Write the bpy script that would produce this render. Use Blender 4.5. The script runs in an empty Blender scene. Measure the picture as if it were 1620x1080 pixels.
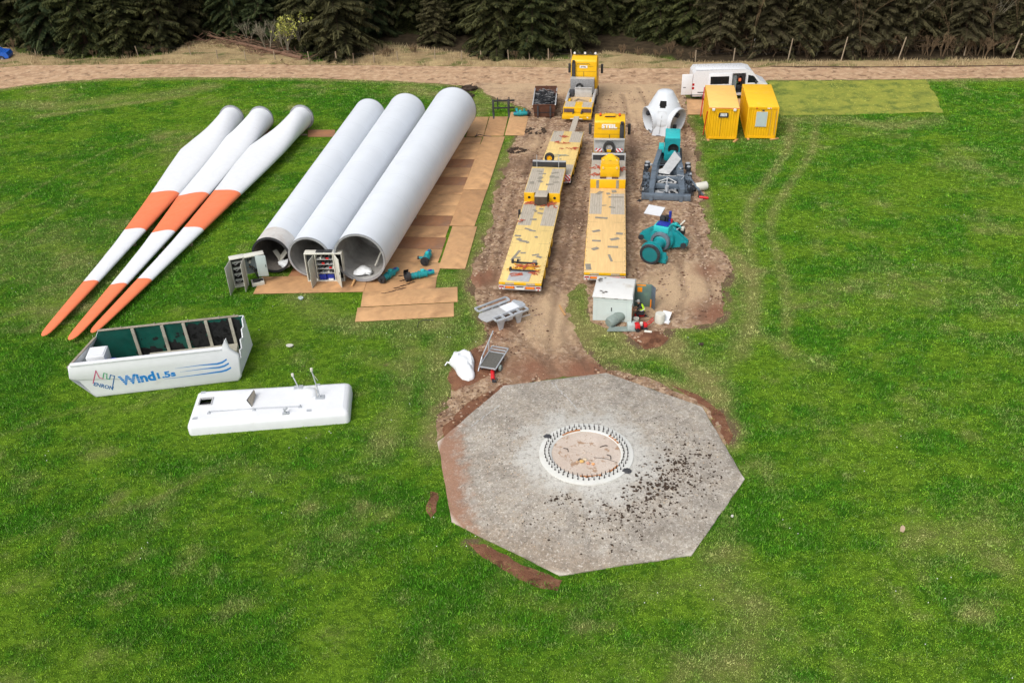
import bpy, bmesh, math, random
import numpy as np
from mathutils import Vector, Matrix
from mathutils.geometry import tessellate_polygon, delaunay_2d_cdt
R = math.radians
PI = math.pi
random.seed(11)
rng = np.random.default_rng(5)
scene = bpy.context.scene
COL = scene.collection

# ------------------------------------------------------------------ survey: camera and pixel -> ground
F, TH, ROLL, CAMH = 1424.58, 0.5727, 0.0316, 26.654
fw = Vector((0, math.cos(TH), -math.sin(TH))); up0 = Vector((0, math.sin(TH), math.cos(TH))); rt0 = Vector((1, 0, 0))
cr, sr = math.cos(ROLL), math.sin(ROLL)
RT = cr*rt0 - sr*up0; UP = sr*rt0 + cr*up0
CAM = Vector((0, 0, CAMH))
def at(px, py, z=0.0):
    """photo pixel -> point of the place at height z"""
    d = fw*F + RT*(px-810) + UP*(540-py)
    return CAM + d*((z-CAMH)/d.z)
def at2(px, py, z=0.0):
    p = at(px, py, z); return (p.x, p.y)
cd = bpy.data.cameras.new("camera"); cam = bpy.data.objects.new("camera", cd); COL.objects.link(cam)
cd.sensor_width = 36; cd.sensor_fit = 'HORIZONTAL'; cd.lens = F/1620*36; cd.clip_start = .5; cd.clip_end = 5000
M3 = Matrix((RT, UP, -fw)).transposed()
cam.matrix_world = Matrix.Translation(CAM) @ M3.to_4x4()
scene.camera = cam

# ------------------------------------------------------------------ materials
def S(r, g, b, k=1.0):
    f = lambda c: ((c/255)/12.92 if c/255 <= .04045 else ((c/255+.055)/1.055)**2.4)*k
    return (f(r), f(g), f(b), 1)
class NT:
    def __init__(s, name):
        s.m = bpy.data.materials.new(name); s.m.use_nodes = True
        s.t = s.m.node_tree; s.n = s.t.nodes; s.b = s.n["Principled BSDF"]
    def new(s, typ, **k):
        x = s.n.new(typ)
        for a, v in k.items(): setattr(x, a, v)
        return x
    def link(s, a, b): s.t.links.new(a, b)
    def coord(s, scale=None, which='Object'):
        c = s.new('ShaderNodeTexCoord').outputs[which]
        if scale:
            m = s.new('ShaderNodeMapping'); m.inputs['Scale'].default_value = scale; s.link(c, m.inputs[0]); c = m.outputs[0]
        return c
    def noise(s, scale, detail=4, vec=None, rough=.55, lo=.3, hi=.7):
        n = s.new('ShaderNodeTexNoise'); n.inputs['Scale'].default_value = scale; n.inputs['Detail'].default_value = detail
        n.inputs['Roughness'].default_value = rough
        if vec is not None: s.link(vec, n.inputs['Vector'])
        r = s.new('ShaderNodeMapRange'); r.inputs[1].default_value = lo; r.inputs[2].default_value = hi
        s.link(n.outputs['Fac'], r.inputs[0]); return r.outputs[0]
    def rng(s, x, a, b, c=0., d=1.):
        r = s.new('ShaderNodeMapRange'); r.inputs[1].default_value = a; r.inputs[2].default_value = b
        r.inputs[3].default_value = c; r.inputs[4].default_value = d; s.link(x, r.inputs[0]); return r.outputs[0]
    def math(s, op, a, b=None):
        m = s.new('ShaderNodeMath', operation=op)
        for i, x in enumerate((a, b)):
            if x is None: continue
            if isinstance(x, (int, float)): m.inputs[i].default_value = x
            else: s.link(x, m.inputs[i])
        return m.outputs[0]
    def mix(s, fac, a, b, mode='MIX'):
        m = s.new('ShaderNodeMix', data_type='RGBA', blend_type=mode)
        for i, x in ((0, fac), (6, a), (7, b)):
            if isinstance(x, (int, float)): m.inputs[i].default_value = x
            elif isinstance(x, (tuple, list)): m.inputs[i].default_value = x
            else: s.link(x, m.inputs[i])
        return m.outputs[2]
    def attr(s, name, typ='GEOMETRY', out='Fac'):
        a = s.new('ShaderNodeAttribute', attribute_name=name, attribute_type=typ); return a.outputs[out]
    def bump(s, h, strength=.4, dist=.02):
        b = s.new('ShaderNodeBump'); b.inputs['Strength'].default_value = strength; b.inputs['Distance'].default_value = dist
        s.link(h, b.inputs['Height']); s.link(b.outputs[0], s.b.inputs['Normal'])
    def col(s, c): s.link(c, s.b.inputs['Base Color'])
def mat(name, col, rough=.55, metal=0., var=.12, scale=2.5, grime=None, gamt=.3, gscale=1.3, bump=0., bscale=30, stretch=None):
    t = NT(name); t.b.inputs['Roughness'].default_value = rough; t.b.inputs['Metallic'].default_value = metal
    v = t.coord(stretch)
    n = t.noise(scale, 5, v)
    d = tuple(c*(1-var) for c in col[:3])+(1,); l = tuple(min(1, c*(1+var)) for c in col[:3])+(1,)
    c = t.mix(n, d, l)
    if grime:
        g = t.noise(gscale, 8, v, .65, .72-gamt*.45, .80)
        c = t.mix(t.math('MULTIPLY', g, .8), c, grime)
    t.col(c)
    r = t.noise(scale*3, 3, v); t.link(t.rng(r, 0, 1, max(.05, rough-.1), min(1, rough+.12)), t.b.inputs['Roughness'])
    if bump: t.bump(t.noise(bscale, 4, v), bump, .01)
    return t.m
DIRT = S(120, 92, 68)
M = {}
M['white'] = mat('white_shell', (.74, .755, .775, 1), .45, var=.03, grime=(.62, .62, .58, 1), gamt=.18, gscale=.5)
M['tower'] = mat('tower_paint', (.71, .745, .785, 1), .42, var=.03, scale=.6, grime=(.60, .62, .63, 1), gamt=.2, gscale=.35)
M['towerseam'] = mat('tower_seam', (.60, .635, .675, 1), .5, var=.05)
M['towerburn'] = mat('tower_edge_scorched', (.62, .60, .57, 1), .6, var=.12, grime=(.35, .27, .2, 1), gamt=.6, gscale=1.2)
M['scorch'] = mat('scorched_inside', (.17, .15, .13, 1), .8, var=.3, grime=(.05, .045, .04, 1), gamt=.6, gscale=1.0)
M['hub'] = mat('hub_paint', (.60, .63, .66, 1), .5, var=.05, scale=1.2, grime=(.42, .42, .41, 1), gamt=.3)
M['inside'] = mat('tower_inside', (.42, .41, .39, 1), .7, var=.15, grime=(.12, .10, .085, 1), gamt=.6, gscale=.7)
M['flange'] = mat('flange_steel', (.36, .37, .39, 1), .5, .3, var=.15, grime=(.18, .17, .16, 1), gamt=.4)
M['orange'] = mat('orange_band', S(244, 128, 82, .95), .5, var=.05, scale=.7, grime=S(234, 146, 108), gamt=.3)
M['plate'] = mat('steel_plate', S(190, 146, 102, .95), .7, .0, var=.2, scale=.9, grime=S(116, 84, 60), gamt=.5, gscale=.6, bump=.2)
M['plate2'] = mat('steel_plate_dusty', S(200, 156, 110, .95), .75, .0, var=.18, scale=1.0, grime=S(132, 96, 66), gamt=.5, gscale=.8, bump=.2)
M['plate3'] = mat('steel_plate_rusty', S(164, 114, 76, .95), .7, .0, var=.2, scale=.9, grime=S(110, 94, 82), gamt=.65, gscale=.5, bump=.2)
M['yellow'] = mat('yellow_paint', S(238, 184, 8, .92), .45, var=.06, grime=S(176, 124, 30), gamt=.25, gscale=1.4)
M['deck'] = mat('worn_yellow_deck', S(232, 202, 130, .9), .7, var=.10, scale=1.5, stretch=(6, .5, 1), grime=S(206, 176, 118), gamt=.45, gscale=1.1, bump=.15)
M['deckr'] = mat('dusty_yellow_deck', S(232, 194, 134, .9), .7, var=.10, scale=1.5, stretch=(6, .5, 1), grime=S(208, 172, 118), gamt=.5, gscale=1.0, bump=.15)
M['ply'] = mat('grey_planks', S(178, 168, 152), .85, var=.14, scale=3, grime=S(140, 128, 112), gamt=.45, gscale=2, stretch=(6, .6, 1))
M['patch'] = mat('grey_grip_patch', S(140, 134, 120), .85, var=.2, scale=4)
M['tan'] = mat('dusty_timber_floor', S(196, 168, 128), .85, var=.14, grime=S(140, 118, 92), gamt=.4)
M['wood'] = mat('sawn_wood', S(190, 146, 96), .8, var=.2, scale=5, stretch=(1, 8, 8))
M['oldwood'] = mat('weathered_wood', S(150, 134, 112), .9, var=.22, scale=5, stretch=(8, 8, 1))
M['rubber'] = mat('tyre_rubber', (.028, .027, .026, 1), .85, var=.3, grime=(.12, .10, .08, 1), gamt=.3, gscale=3)
M['black'] = mat('black_steel', (.025, .025, .028, 1), .6, var=.3, grime=(.09, .075, .06, 1), gamt=.3)
M['dark'] = mat('dark_chassis', (.055, .055, .06, 1), .6, .2, var=.3, grime=(.16, .13, .10, 1), gamt=.3)
M['galv'] = mat('galvanised_steel', (.50, .525, .55, 1), .45, .35, var=.14, scale=4, grime=(.36, .35, .33, 1), gamt=.3)
M['silver'] = mat('aluminium_plate', (.55, .55, .54, 1), .45, .35, var=.12, scale=3, grime=(.34, .32, .29, 1), gamt=.35)
M['frame'] = mat('blue_grey_casting', S(104, 116, 128, .95), .5, .15, var=.2, grime=S(58, 60, 62), gamt=.45, gscale=1.8)
M['framed'] = mat('oily_casting', S(58, 62, 68), .45, .2, var=.3, grime=S(30, 28, 27), gamt=.5, gscale=2)
M['teal'] = mat('teal_paint', S(22, 142, 148, .95), .42, var=.14, grime=S(34, 74, 76), gamt=.45, gscale=2.2)
M['teal2'] = mat('teal_lid', S(48, 186, 188, .95), .45, var=.06, grime=S(60, 160, 160), gamt=.2)
M['blue'] = mat('blue_tarp', S(28, 48, 150), .4, var=.25, scale=6)
M['red'] = mat('red_paint', S(206, 34, 40, .95), .45, var=.12)
M['strap'] = mat('orange_red_strap', S(178, 84, 58, .95), .7, var=.25, scale=8)
M['rope'] = mat('yellow_webbing', S(224, 170, 40, .9), .75, var=.2, scale=8)
M['amber'] = mat('amber_reflector', S(250, 150, 20), .35, var=.06)
M['redglass'] = mat('red_lens', S(170, 14, 18), .2, var=.1)
M['lamp'] = mat('clear_lamp', (.75, .75, .72, 1), .2, var=.05)
M['glass'] = mat('dark_glass', (.012, .015, .018, 1), .08, var=.2)
M['van'] = mat('white_van_paint', (.74, .75, .765, 1), .3, var=.02, grime=(.58, .55, .5, 1), gamt=.12)
M['plastic'] = mat('black_plastic', (.03, .03, .032, 1), .55, var=.2)
M['offwhite'] = mat('offwhite_enamel', S(214, 212, 200, .95), .55, var=.05, grime=S(170, 164, 146), gamt=.3, gscale=2)
M['cabgrey'] = mat('grey_door_panel', S(186, 184, 172, .95), .6, var=.06, grime=S(120, 116, 104), gamt=.35, gscale=1.6)
M['board'] = mat('component_board', S(128, 138, 142), .6, var=.2, scale=6)
M['kiosk'] = mat('pale_grey_grp', S(202, 212, 208, .95), .55, var=.03, grime=S(150, 150, 138), gamt=.2, gscale=1.2)
M['kroof'] = mat('stained_white_roof', S(220, 220, 216, .95), .6, var=.04, grime=S(170, 152, 118), gamt=.42, gscale=1.0)
M['green'] = mat('green_resin', S(10, 80, 68, .9), .5, var=.3, scale=1.2, grime=S(8, 44, 38), gamt=.4, gscale=.9)
M['tar'] = mat('black_residue', (.006, .007, .007, 1), .8, var=.4)
M['rib'] = mat('pale_rib', S(170, 166, 150), .7, var=.12, grime=S(96, 92, 80), gamt=.4)
M['grpedge'] = mat('cut_grp_edge', S(150, 140, 126), .8, var=.2)
M['logoblue'] = mat('blue_lettering', S(28, 124, 196), .5, var=.04)
M['logopink'] = mat('pink_lettering', S(196, 80, 120), .5, var=.04)
M['logogreen'] = mat('green_lettering', S(60, 160, 110), .5, var=.04)
M['logodeep'] = mat('deep_blue_lettering', S(30, 96, 156), .5, var=.04)
M['textwhite'] = mat('white_lettering', (.8, .8, .78, 1), .5, var=.04)
M['ctop1'] = mat('faded_orange_roof', S(250, 200, 110, .95), .65, var=.05, scale=.8, grime=S(228, 180, 100), gamt=.35)
M['ctop2'] = mat('yellow_roof', S(250, 196, 40, .95), .55, var=.05, scale=.8, grime=S(236, 196, 90), gamt=.35)
M['cyel'] = mat('container_yellow', S(236, 180, 6, .92), .5, var=.05, scale=.9, grime=S(196, 140, 20), gamt=.25)
M['panel'] = mat('pale_shutter', S(178, 190, 188), .5, var=.05)
M['rustskip'] = mat('rusty_skip', S(96, 62, 46), .8, .1, var=.25, grime=S(58, 42, 36), gamt=.5, bump=.2)
M['cable'] = mat('black_cable', (.02, .021, .024, 1), .5, var=.3)
M['cable2'] = mat('bare_cable', (.20, .20, .20, 1), .5, var=.3)
M['conc'] = None
M['bag'] = mat('white_woven_bag', (.80, .82, .83, 1), .7, var=.05, scale=6, bump=.3, bscale=12)
M['tankgrey'] = mat('grey_plastic_tank', S(130, 142, 136), .6, var=.15)
M['mesh'] = mat('dirty_grey_mesh', S(92, 90, 84), .8, var=.3, scale=14)
M['rod'] = mat('rusty_stud', S(54, 46, 42), .7, .3, var=.4)
M['stone'] = mat('pale_stone', S(190, 166, 138), .9, var=.2)
M['clod'] = mat('dark_clod', S(62, 48, 36), .95, var=.4)
M['bark'] = mat('spruce_bark', S(72, 58, 44), .95, var=.3, scale=4)
M['barkpale'] = mat('pale_bark', S(142, 112, 78), .9, var=.25, scale=4)
M['deadtwig'] = mat('dead_twigs', S(112, 92, 68), .95, var=.35, scale=3)
M['bare'] = mat('bare_grey_twigs', S(134, 126, 108), .95, var=.25, scale=3)
M['skin'] = mat('skin', S(206, 150, 120), .6, var=.06)
M['hivis'] = mat('hi_vis_yellow', S(206, 250, 40, .95), .7, var=.08)
M['cloth'] = mat('black_cloth', (.022, .022, .026, 1), .9, var=.3)
M['cap'] = mat('grey_cap', S(150, 150, 146), .85, var=.1)
M['carblue'] = mat('blue_car_paint', S(40, 96, 190), .3, var=.05)
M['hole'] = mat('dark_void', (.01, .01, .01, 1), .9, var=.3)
M['mortar'] = mat('pale_mortar', (.46, .45, .43, 1), .9, var=.12, scale=3)

# ------------------------------------------------------------------ mesh builder
def rotz(h): return Matrix.Rotation(h, 4, 'Z')
def basis(d, upv=Vector((0, 0, 1))):
    d = Vector(d).normalized()
    if abs(d.dot(upv)) > .98: upv = Vector((0, 1, 0))
    x = d.cross(upv).normalized(); y = x.cross(d)
    return x, y, d
class MB:
    def __init__(s): s.v = []; s.f = []; s.m = []; s.T = Matrix()
    def add(s, vs, fs, mi=0):
        o = len(s.v)
        s.v += [tuple(s.T @ Vector(v)) for v in vs]; s.f += [tuple(o+i for i in f) for f in fs]
        s.m += [mi]*len(fs) if isinstance(mi, int) else list(mi)
        return s
    def box(s, x0, x1, y0, y1, z0, z1, mi=0, top=None, bev=0.):
        if bev > 0:
            bm = bmesh.new(); bmesh.ops.create_cube(bm, size=1)
            for v in bm.verts: v.co = Vector(((x0+x1)/2+v.co.x*(x1-x0), (y0+y1)/2+v.co.y*(y1-y0), (z0+z1)/2+v.co.z*(z1-z0)))
            bmesh.ops.bevel(bm, geom=bm.edges[:], offset=bev, segments=2, affect='EDGES', profile=.5)
            bm.verts.index_update(); bm.normal_update()
            fs = [[v.index for v in f.verts] for f in bm.faces]
            ms = [top if (top is not None and f.normal.z > .8) else mi for f in bm.faces]
            s.add([v.co.copy() for v in bm.verts], fs, ms); bm.free(); return s
        vs = [(x, y, z) for z in (z0, z1) for y in (y0, y1) for x in (x0, x1)]
        fs = [(0, 2, 3, 1), (4, 5, 7, 6), (0, 1, 5, 4), (2, 6, 7, 3), (0, 4, 6, 2), (1, 3, 7, 5)]
        t = mi if top is None else top
        return s.add(vs, fs, [mi, t, mi, mi, mi, mi])
    def obox(s, c, size, rot, mi=0, bev=0.):
        T = s.T; s.T = T @ Matrix.Translation(Vector(c)) @ rot.to_4x4()
        a, b, d = size; s.box(-a/2, a/2, -b/2, b/2, -d/2, d/2, mi, bev=bev); s.T = T; return s
    def bar(s, p, q, w, h=None, mi=0):
        p, q = Vector(p), Vector(q); x, y, d = basis(q-p); h = h or w
        vs = []
        for c in (p, q):
            for a, b in ((-1, -1), (1, -1), (1, 1), (-1, 1)): vs.append(c+x*(a*w/2)+y*(b*h/2))
        return s.add(vs, [(0, 3, 2, 1), (4, 5, 6, 7), (0, 1, 5, 4), (1, 2, 6, 5), (2, 3, 7, 6), (3, 0, 4, 7)], mi)
    def lathe(s, prof, p, d, n=24, mi=0, close=False):
        """prof: (radius, distance along d)"""
        p = Vector(p); x, y, d = basis(d); vs = []; fs = []; ms = []
        for r, h in prof:
            for k in range(n):
                a = 2*PI*k/n; vs.append(p+d*h+x*(r*math.cos(a))+y*(r*math.sin(a)))
        L = len(prof)
        for i in range(L if close else L-1):
            j = (i+1) % L
            m = mi if isinstance(mi, int) else mi[i]
            for k in range(n):
                fs.append((i*n+k, j*n+k, j*n+(k+1) % n, i*n+(k+1) % n)); ms.append(m)
        return s.add(vs, fs, ms)
    def cyl(s, p, q, r, r2=None, n=14, mi=0, cap=True):
        p, q = Vector(p), Vector(q); L = (q-p).length; r2 = r if r2 is None else r2
        x, y, d = basis(q-p); vs = []
        for c, rr in ((p, r), (q, r2)):
            for k in range(n):
                a = 2*PI*k/n; vs.append(c+x*(rr*math.cos(a))+y*(rr*math.sin(a)))
        fs = [(k, (k+1) % n, n+(k+1) % n, n+k) for k in range(n)]
        if cap: fs += [tuple(range(n-1, -1, -1)), tuple(range(n, 2*n))]
        return s.add(vs, fs, mi)
    def tube(s, pts, r, n=6, mi=0):
        pts = [Vector(p) for p in pts]; vs = []; fs = []
        for i, p in enumerate(pts):
            d = pts[min(i+1, len(pts)-1)]-pts[max(i-1, 0)]
            x, y, d = basis(d); rr = r[i] if isinstance(r, (list, tuple)) else r
            for k in range(n):
                a = 2*PI*k/n; vs.append(p+x*(rr*math.cos(a))+y*(rr*math.sin(a)))
        for i in range(len(pts)-1):
            for k in range(n): fs.append((i*n+k, i*n+(k+1) % n, (i+1)*n+(k+1) % n, (i+1)*n+k))
        fs += [tuple(range(n-1, -1, -1)), tuple(range((len(pts)-1)*n, len(pts)*n))]
        return s.add(vs, fs, mi)
    def prism(s, poly, a0, a1, axis='z', mi=0, side=None):
        """poly in the two other axes, extruded along axis"""
        def P(u, v, w): return {'z': (u, v, w), 'y': (u, w, v), 'x': (w, u, v)}[axis]
        n = len(poly); vs = [P(u, v, a0) for u, v in poly]+[P(u, v, a1) for u, v in poly]
        tr = tessellate_polygon([[Vector((u, v, 0)) for u, v in poly]])
        fs = [tuple(t) for t in tr]+[tuple(n+i for i in t[::-1]) for t in tr]+[(i, (i+1) % n, n+(i+1) % n, n+i) for i in range(n)]
        sd = mi if side is None else side
        ms = [mi]*(2*len(tr))+([sd]*n if isinstance(sd, int) else list(sd))
        return s.add(vs, fs, ms)
    def holed(s, outer, holes, org, u, v, th, mi=0, side=None):
        """plate with holes: 2-D loops in frame (org,u,v), thickness th along u x v"""
        org, u, v = Vector(org), Vector(u), Vector(v); nrm = u.cross(v).normalized()*th
        loops = [outer]+list(holes); flat = [p for l in loops for p in l]; N = len(flat)
        tr = tessellate_polygon([[Vector((a, b, 0)) for a, b in l] for l in loops])
        vs = [org+u*a+v*b for a, b in flat]; vs += [q+nrm for q in vs]
        fs = [tuple(t) for t in tr]+[tuple(N+i for i in t[::-1]) for t in tr]; ms = [mi]*len(fs); o = 0
        for l in loops:
            n = len(l)
            for i in range(n): fs.append((o+i, o+(i+1) % n, N+o+(i+1) % n, N+o+i)); ms.append(mi if side is None else side)
            o += n
        return s.add(vs, fs, ms)
    def quad(s, a, b, c, d, mi=0): return s.add([a, b, c, d], [(0, 1, 2, 3)], mi)
    def blob(s, c, r, mi=0, n=8, jit=.25):
        c = Vector(c); rx, ry, rz = r if isinstance(r, (tuple, list)) else (r, r, r)
        vs = []; fs = []; m = max(4, n//2+1)
        for i in range(m+1):
            ph = PI*i/m
            for k in range(n):
                a = 2*PI*k/n; j = 1+random.uniform(-jit, jit) if 0 < i < m else 1
                vs.append(c+Vector((rx*j*math.sin(ph)*math.cos(a), ry*j*math.sin(ph)*math.sin(a), rz*j*math.cos(ph))))
        for i in range(m):
            for k in range(n): fs.append((i*n+k, (i+1)*n+k, (i+1)*n+(k+1) % n, i*n+(k+1) % n))
        return s.add(vs, fs, mi)
    def build(s, name, mats, parent=None, smooth=None, loc=None, rz=0.):
        me = bpy.data.meshes.new(name); me.from_pydata(s.v, [], s.f)
        if not isinstance(mats, (list, tuple)): mats = [mats]
        for m in mats: me.materials.append(M[m] if isinstance(m, str) else m)
        if len(mats) > 1: me.polygons.foreach_set('material_index', s.m)
        bm = bmesh.new(); bm.from_mesh(me); bmesh.ops.recalc_face_normals(bm, faces=bm.faces[:]); bm.to_mesh(me); bm.free()
        if smooth:
            me.polygons.foreach_set('use_smooth', [True]*len(me.polygons)); me.set_sharp_from_angle(angle=R(smooth))
        me.update()
        o = bpy.data.objects.new(name, me); COL.objects.link(o)
        if parent: o.parent = parent
        if loc: o.location = loc
        if rz: o.rotation_euler.z = rz
        return o
def tag(o, label=None, cat=None, group=None, kind=None):
    for k, v in (('label', label), ('category', cat), ('group', group), ('kind', kind)):
        if v: o[k] = v
    return o
def thing(name, label, cat, loc=(0, 0, 0), rz=0., group=None):
    o = bpy.data.objects.new(name, None); COL.objects.link(o); o.empty_display_size = .3
    o.location = (loc[0], loc[1], loc[2] if len(loc) > 2 else 0); o.rotation_euler.z = rz
    return tag(o, label, cat, group)
def copy_tree(o, parent=None):
    c = o.copy(); COL.objects.link(c)
    if parent: c.parent = parent
    for ch in list(o.children): copy_tree(ch, c)
    return c
def text_mesh(txt, size, offset=0.0, shear=0., extrude=.004, spacing=1.0):
    cu = bpy.data.curves.new("lettering", 'FONT'); cu.body = txt; cu.size = size; cu.offset = offset; cu.shear = shear
    cu.extrude = extrude; cu.space_character = spacing; cu.resolution_u = 3
    ob = bpy.data.objects.new("lettering", cu); COL.objects.link(ob)
    dg = bpy.context.evaluated_depsgraph_get(); me = bpy.data.meshes.new_from_object(ob.evaluated_get(dg))
    bpy.data.objects.remove(ob); return me
def lettering(name, txt, size, mt, parent, M4, width=None, **k):
    me = text_mesh(txt, size, **k)
    xs = [v.co.x for v in me.vertices]; x0, w = min(xs), max(xs)-min(xs)
    for v in me.vertices:
        v.co.x = (v.co.x-x0)*((width/w) if width else 1)
    me.transform(M4); me.materials.clear(); me.materials.append(M[mt])
    o = bpy.data.objects.new(name, me); COL.objects.link(o); o.parent = parent; return o
def frameM(org, u, v):
    u, v = Vector(u).normalized(), Vector(v).normalized(); n = u.cross(v)
    m = Matrix((u, v, n)).transposed().to_4x4(); m.translation = Vector(org); return m
def wheel(parent, x, y, r, w, mt_rim='silver', z=None, name='wheel'):
    """road wheel on an axle along x, hub face outward"""
    z = r if z is None else z; s = 1 if x > 0 else -1
    t = MB(); t.lathe([(r*.55, -w/2), (r*.93, -w/2), (r, -w*.36), (r, w*.36), (r*.93, w/2), (r*.55, w/2)], (x, y, z), (1, 0, 0), 20, close=True)
    o = t.build(name, 'rubber', parent, 35)
    t = MB(); t.lathe([(.02, s*w*.30), (r*.2, s*w*.32), (r*.24, s*w*.12), (r*.45, s*w*.10), (r*.55, s*w*.42)], (x, y, z), (1, 0, 0), 16)
    t.cyl((x-w*.3*s, y, z), (x+w*.08*s, y, z), r*.54, n=16)
    t.build('rim', mt_rim, o, 35); return o
# ------------------------------------------------------------------ helpers: value noise, polygons, distances (numpy)
def vnoise(x, y, scale, seed):
    g = np.random.default_rng(seed).random((256, 256)); u, v = x/scale, y/scale
    i, j = np.floor(u).astype(int), np.floor(v).astype(int); a, b = u-i, v-j
    a = a*a*(3-2*a); b = b*b*(3-2*b); G = lambda p, q: g[p % 256, q % 256]
    return (G(i, j)*(1-a)+G(i+1, j)*a)*(1-b)+(G(i, j+1)*(1-a)+G(i+1, j+1)*a)*b
def fbm(x, y, scale, seed, n=4, g=.5):
    s = 0; amp = 1; tot = 0
    for k in range(n): s = s+amp*vnoise(x, y, scale/2**k, seed+k*17); tot += amp; amp *= g
    return s/tot
def pip(x, y, poly):
    ins = np.zeros(x.shape, bool); n = len(poly)
    for i in range(n):
        x1, y1 = poly[i][:2]; x2, y2 = poly[(i+1) % n][:2]
        if y1 == y2: continue
        c = ((y1 > y) != (y2 > y)) & (x < (x2-x1)*(y-y1)/(y2-y1)+x1); ins ^= c
    return ins
def pdist(x, y, line, closed=False):
    d = np.full(x.shape, 1e9); n = len(line)
    for i in range(n if closed else n-1):
        ax, ay = line[i][:2]; bx, by = line[(i+1) % n][:2]
        L2 = (bx-ax)**2+(by-ay)**2+1e-9; t = np.clip(((x-ax)*(bx-ax)+(y-ay)*(by-ay))/L2, 0, 1)
        d = np.minimum(d, np.hypot(x-ax-t*(bx-ax), y-ay-t*(by-ay)))
    return d
def W(*pts): return [at2(*p) for p in pts]

OCT_C = (3.1723, 31.2111); OCT_R = 6.967; OCT_A = 2.9077
OCT = [(OCT_C[0]+OCT_R*math.cos(OCT_A+k*PI/4), OCT_C[1]+OCT_R*math.sin(OCT_A+k*PI/4)) for k in range(8)]
YARD = W((752,133),(900,132),(1086,133),(1086,152),(1088,185),(1097,215),(1102,260),(1109,300),(1116,350),(1126,388),(1146,402),(1160,428),(1146,455),(1150,490),(1132,512),
         (1085,517),(1058,520),(1050,540),(1025,548),(1000,538),(975,520),(938,511),(931,470),(926,452),(915,452),(900,468),(893,487),(898,510),(918,535),(930,560),(955,577),(985,590),
         (1050,606),(1105,628),(1143,655),(1158,688),(1152,702),(1132,680),(1112,645),(953,594),(801,610),(693,700),(682,694),(684,668),(702,640),(722,612),(722,585),(742,562),(764,545),(772,530),(768,512),
         (752,482),(746,455),(750,425),(764,388),(781,350),(784,310),(800,258),(818,222),(836,190),(832,172),(770,150))
ROAD_TOP = [(-90,120),(-30,108),(60,103.5),(180,102.5),(300,102),(450,103),(600,104),(800,106),(1000,108.5),(1100,108),(1210,107),(1400,107),(1500,106),(1640,104.5),(1720,104)]
ROAD_BOT = [(1720,123),(1620,123.5),(1500,125),(1400,126),(1215,127),(1150,133),(1086,139),(900,140),(752,138),(700,133),(640,129),(500,124),(300,122.5),(180,124),(100,129),(40,135),(0,141),(-40,148),(-90,160)]
ROAD = W(*(ROAD_TOP+ROAD_BOT))
MAT_GRASS = W((1216,129),(1466,126),(1478,148),(1490,178),(1360,181),(1234,183),(1205,160))
BANK_FRONT = W((742,856),(770,862),(812,884),(850,905),(888,919),(880,936),(850,928),(822,915),(790,897),(755,876))
BANK_LEFT = W((678,776),(692,778),(694,806),(684,818),(675,805))

def fray(poly, step, amp, seed):
    """outline resampled and roughened so that bare earth ends raggedly"""
    out = []; n = len(poly)
    for i in range(n):
        a, b = Vector(poly[i]), Vector(poly[(i+1) % n]); k = max(1, int((b-a).length/step))
        for j in range(k): out.append(a+(b-a)*(j/k))
    x = np.array([p.x for p in out]); y = np.array([p.y for p in out])
    dx = (fbm(x, y, 1.4, seed, 4, .7)-.5)*2*amp; dy = (fbm(x, y, 1.4, seed+91, 4, .7)-.5)*2*amp
    return [(float(a), float(b)) for a, b in zip(x+dx, y+dy)]
def sheet(name, poly, mt, z, grid, hfun, step=.22, amp=.35, seed=3, attrs=None):
    pl = fray(poly, step, amp, seed); xs = np.array([p[0] for p in pl]); ys = np.array([p[1] for p in pl])
    gx, gy = np.meshgrid(np.arange(xs.min(), xs.max(), grid), np.arange(ys.min(), ys.max(), grid))
    gx = gx.ravel()+rng.uniform(-.3, .3, gx.size)*grid; gy = gy.ravel()+rng.uniform(-.3, .3, gy.size)*grid
    k = pip(gx, gy, pl); gx, gy = gx[k], gy[k]; k = pdist(gx, gy, pl, True) > grid*.5; gx, gy = gx[k], gy[k]
    vs = [Vector(p) for p in pl]+[Vector((a, b)) for a, b in zip(gx, gy)]
    n = len(pl); v2, e2, f2, *_ = delaunay_2d_cdt(vs, [(i, (i+1) % n) for i in range(n)], [tuple(range(n))], 1, 1e-4)
    X = np.array([v.x for v in v2]); Y = np.array([v.y for v in v2])
    d = np.clip(pdist(X, Y, pl, True)/.6, 0, 1); Z = z+d*np.maximum(0, hfun(X, Y))
    me = bpy.data.meshes.new(name); me.from_pydata([(float(a), float(b), float(c)) for a, b, c in zip(X, Y, Z)], [], f2)
    me.materials.append(mt); me.polygons.foreach_set('use_smooth', [True]*len(me.polygons)); me.update()
    bm = bmesh.new(); bm.from_mesh(me)
    for f in bm.faces:
        if f.normal.z < 0: f.normal_flip()
    bm.to_mesh(me); bm.free()
    for nm, fn in (attrs or {}).items():
        a = me.attributes.new(nm, 'FLOAT', 'POINT'); a.data.foreach_set('value', fn(X, Y).astype(np.float32))
    o = bpy.data.objects.new(name, me); COL.objects.link(o); tag(o, kind='structure'); return o

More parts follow.
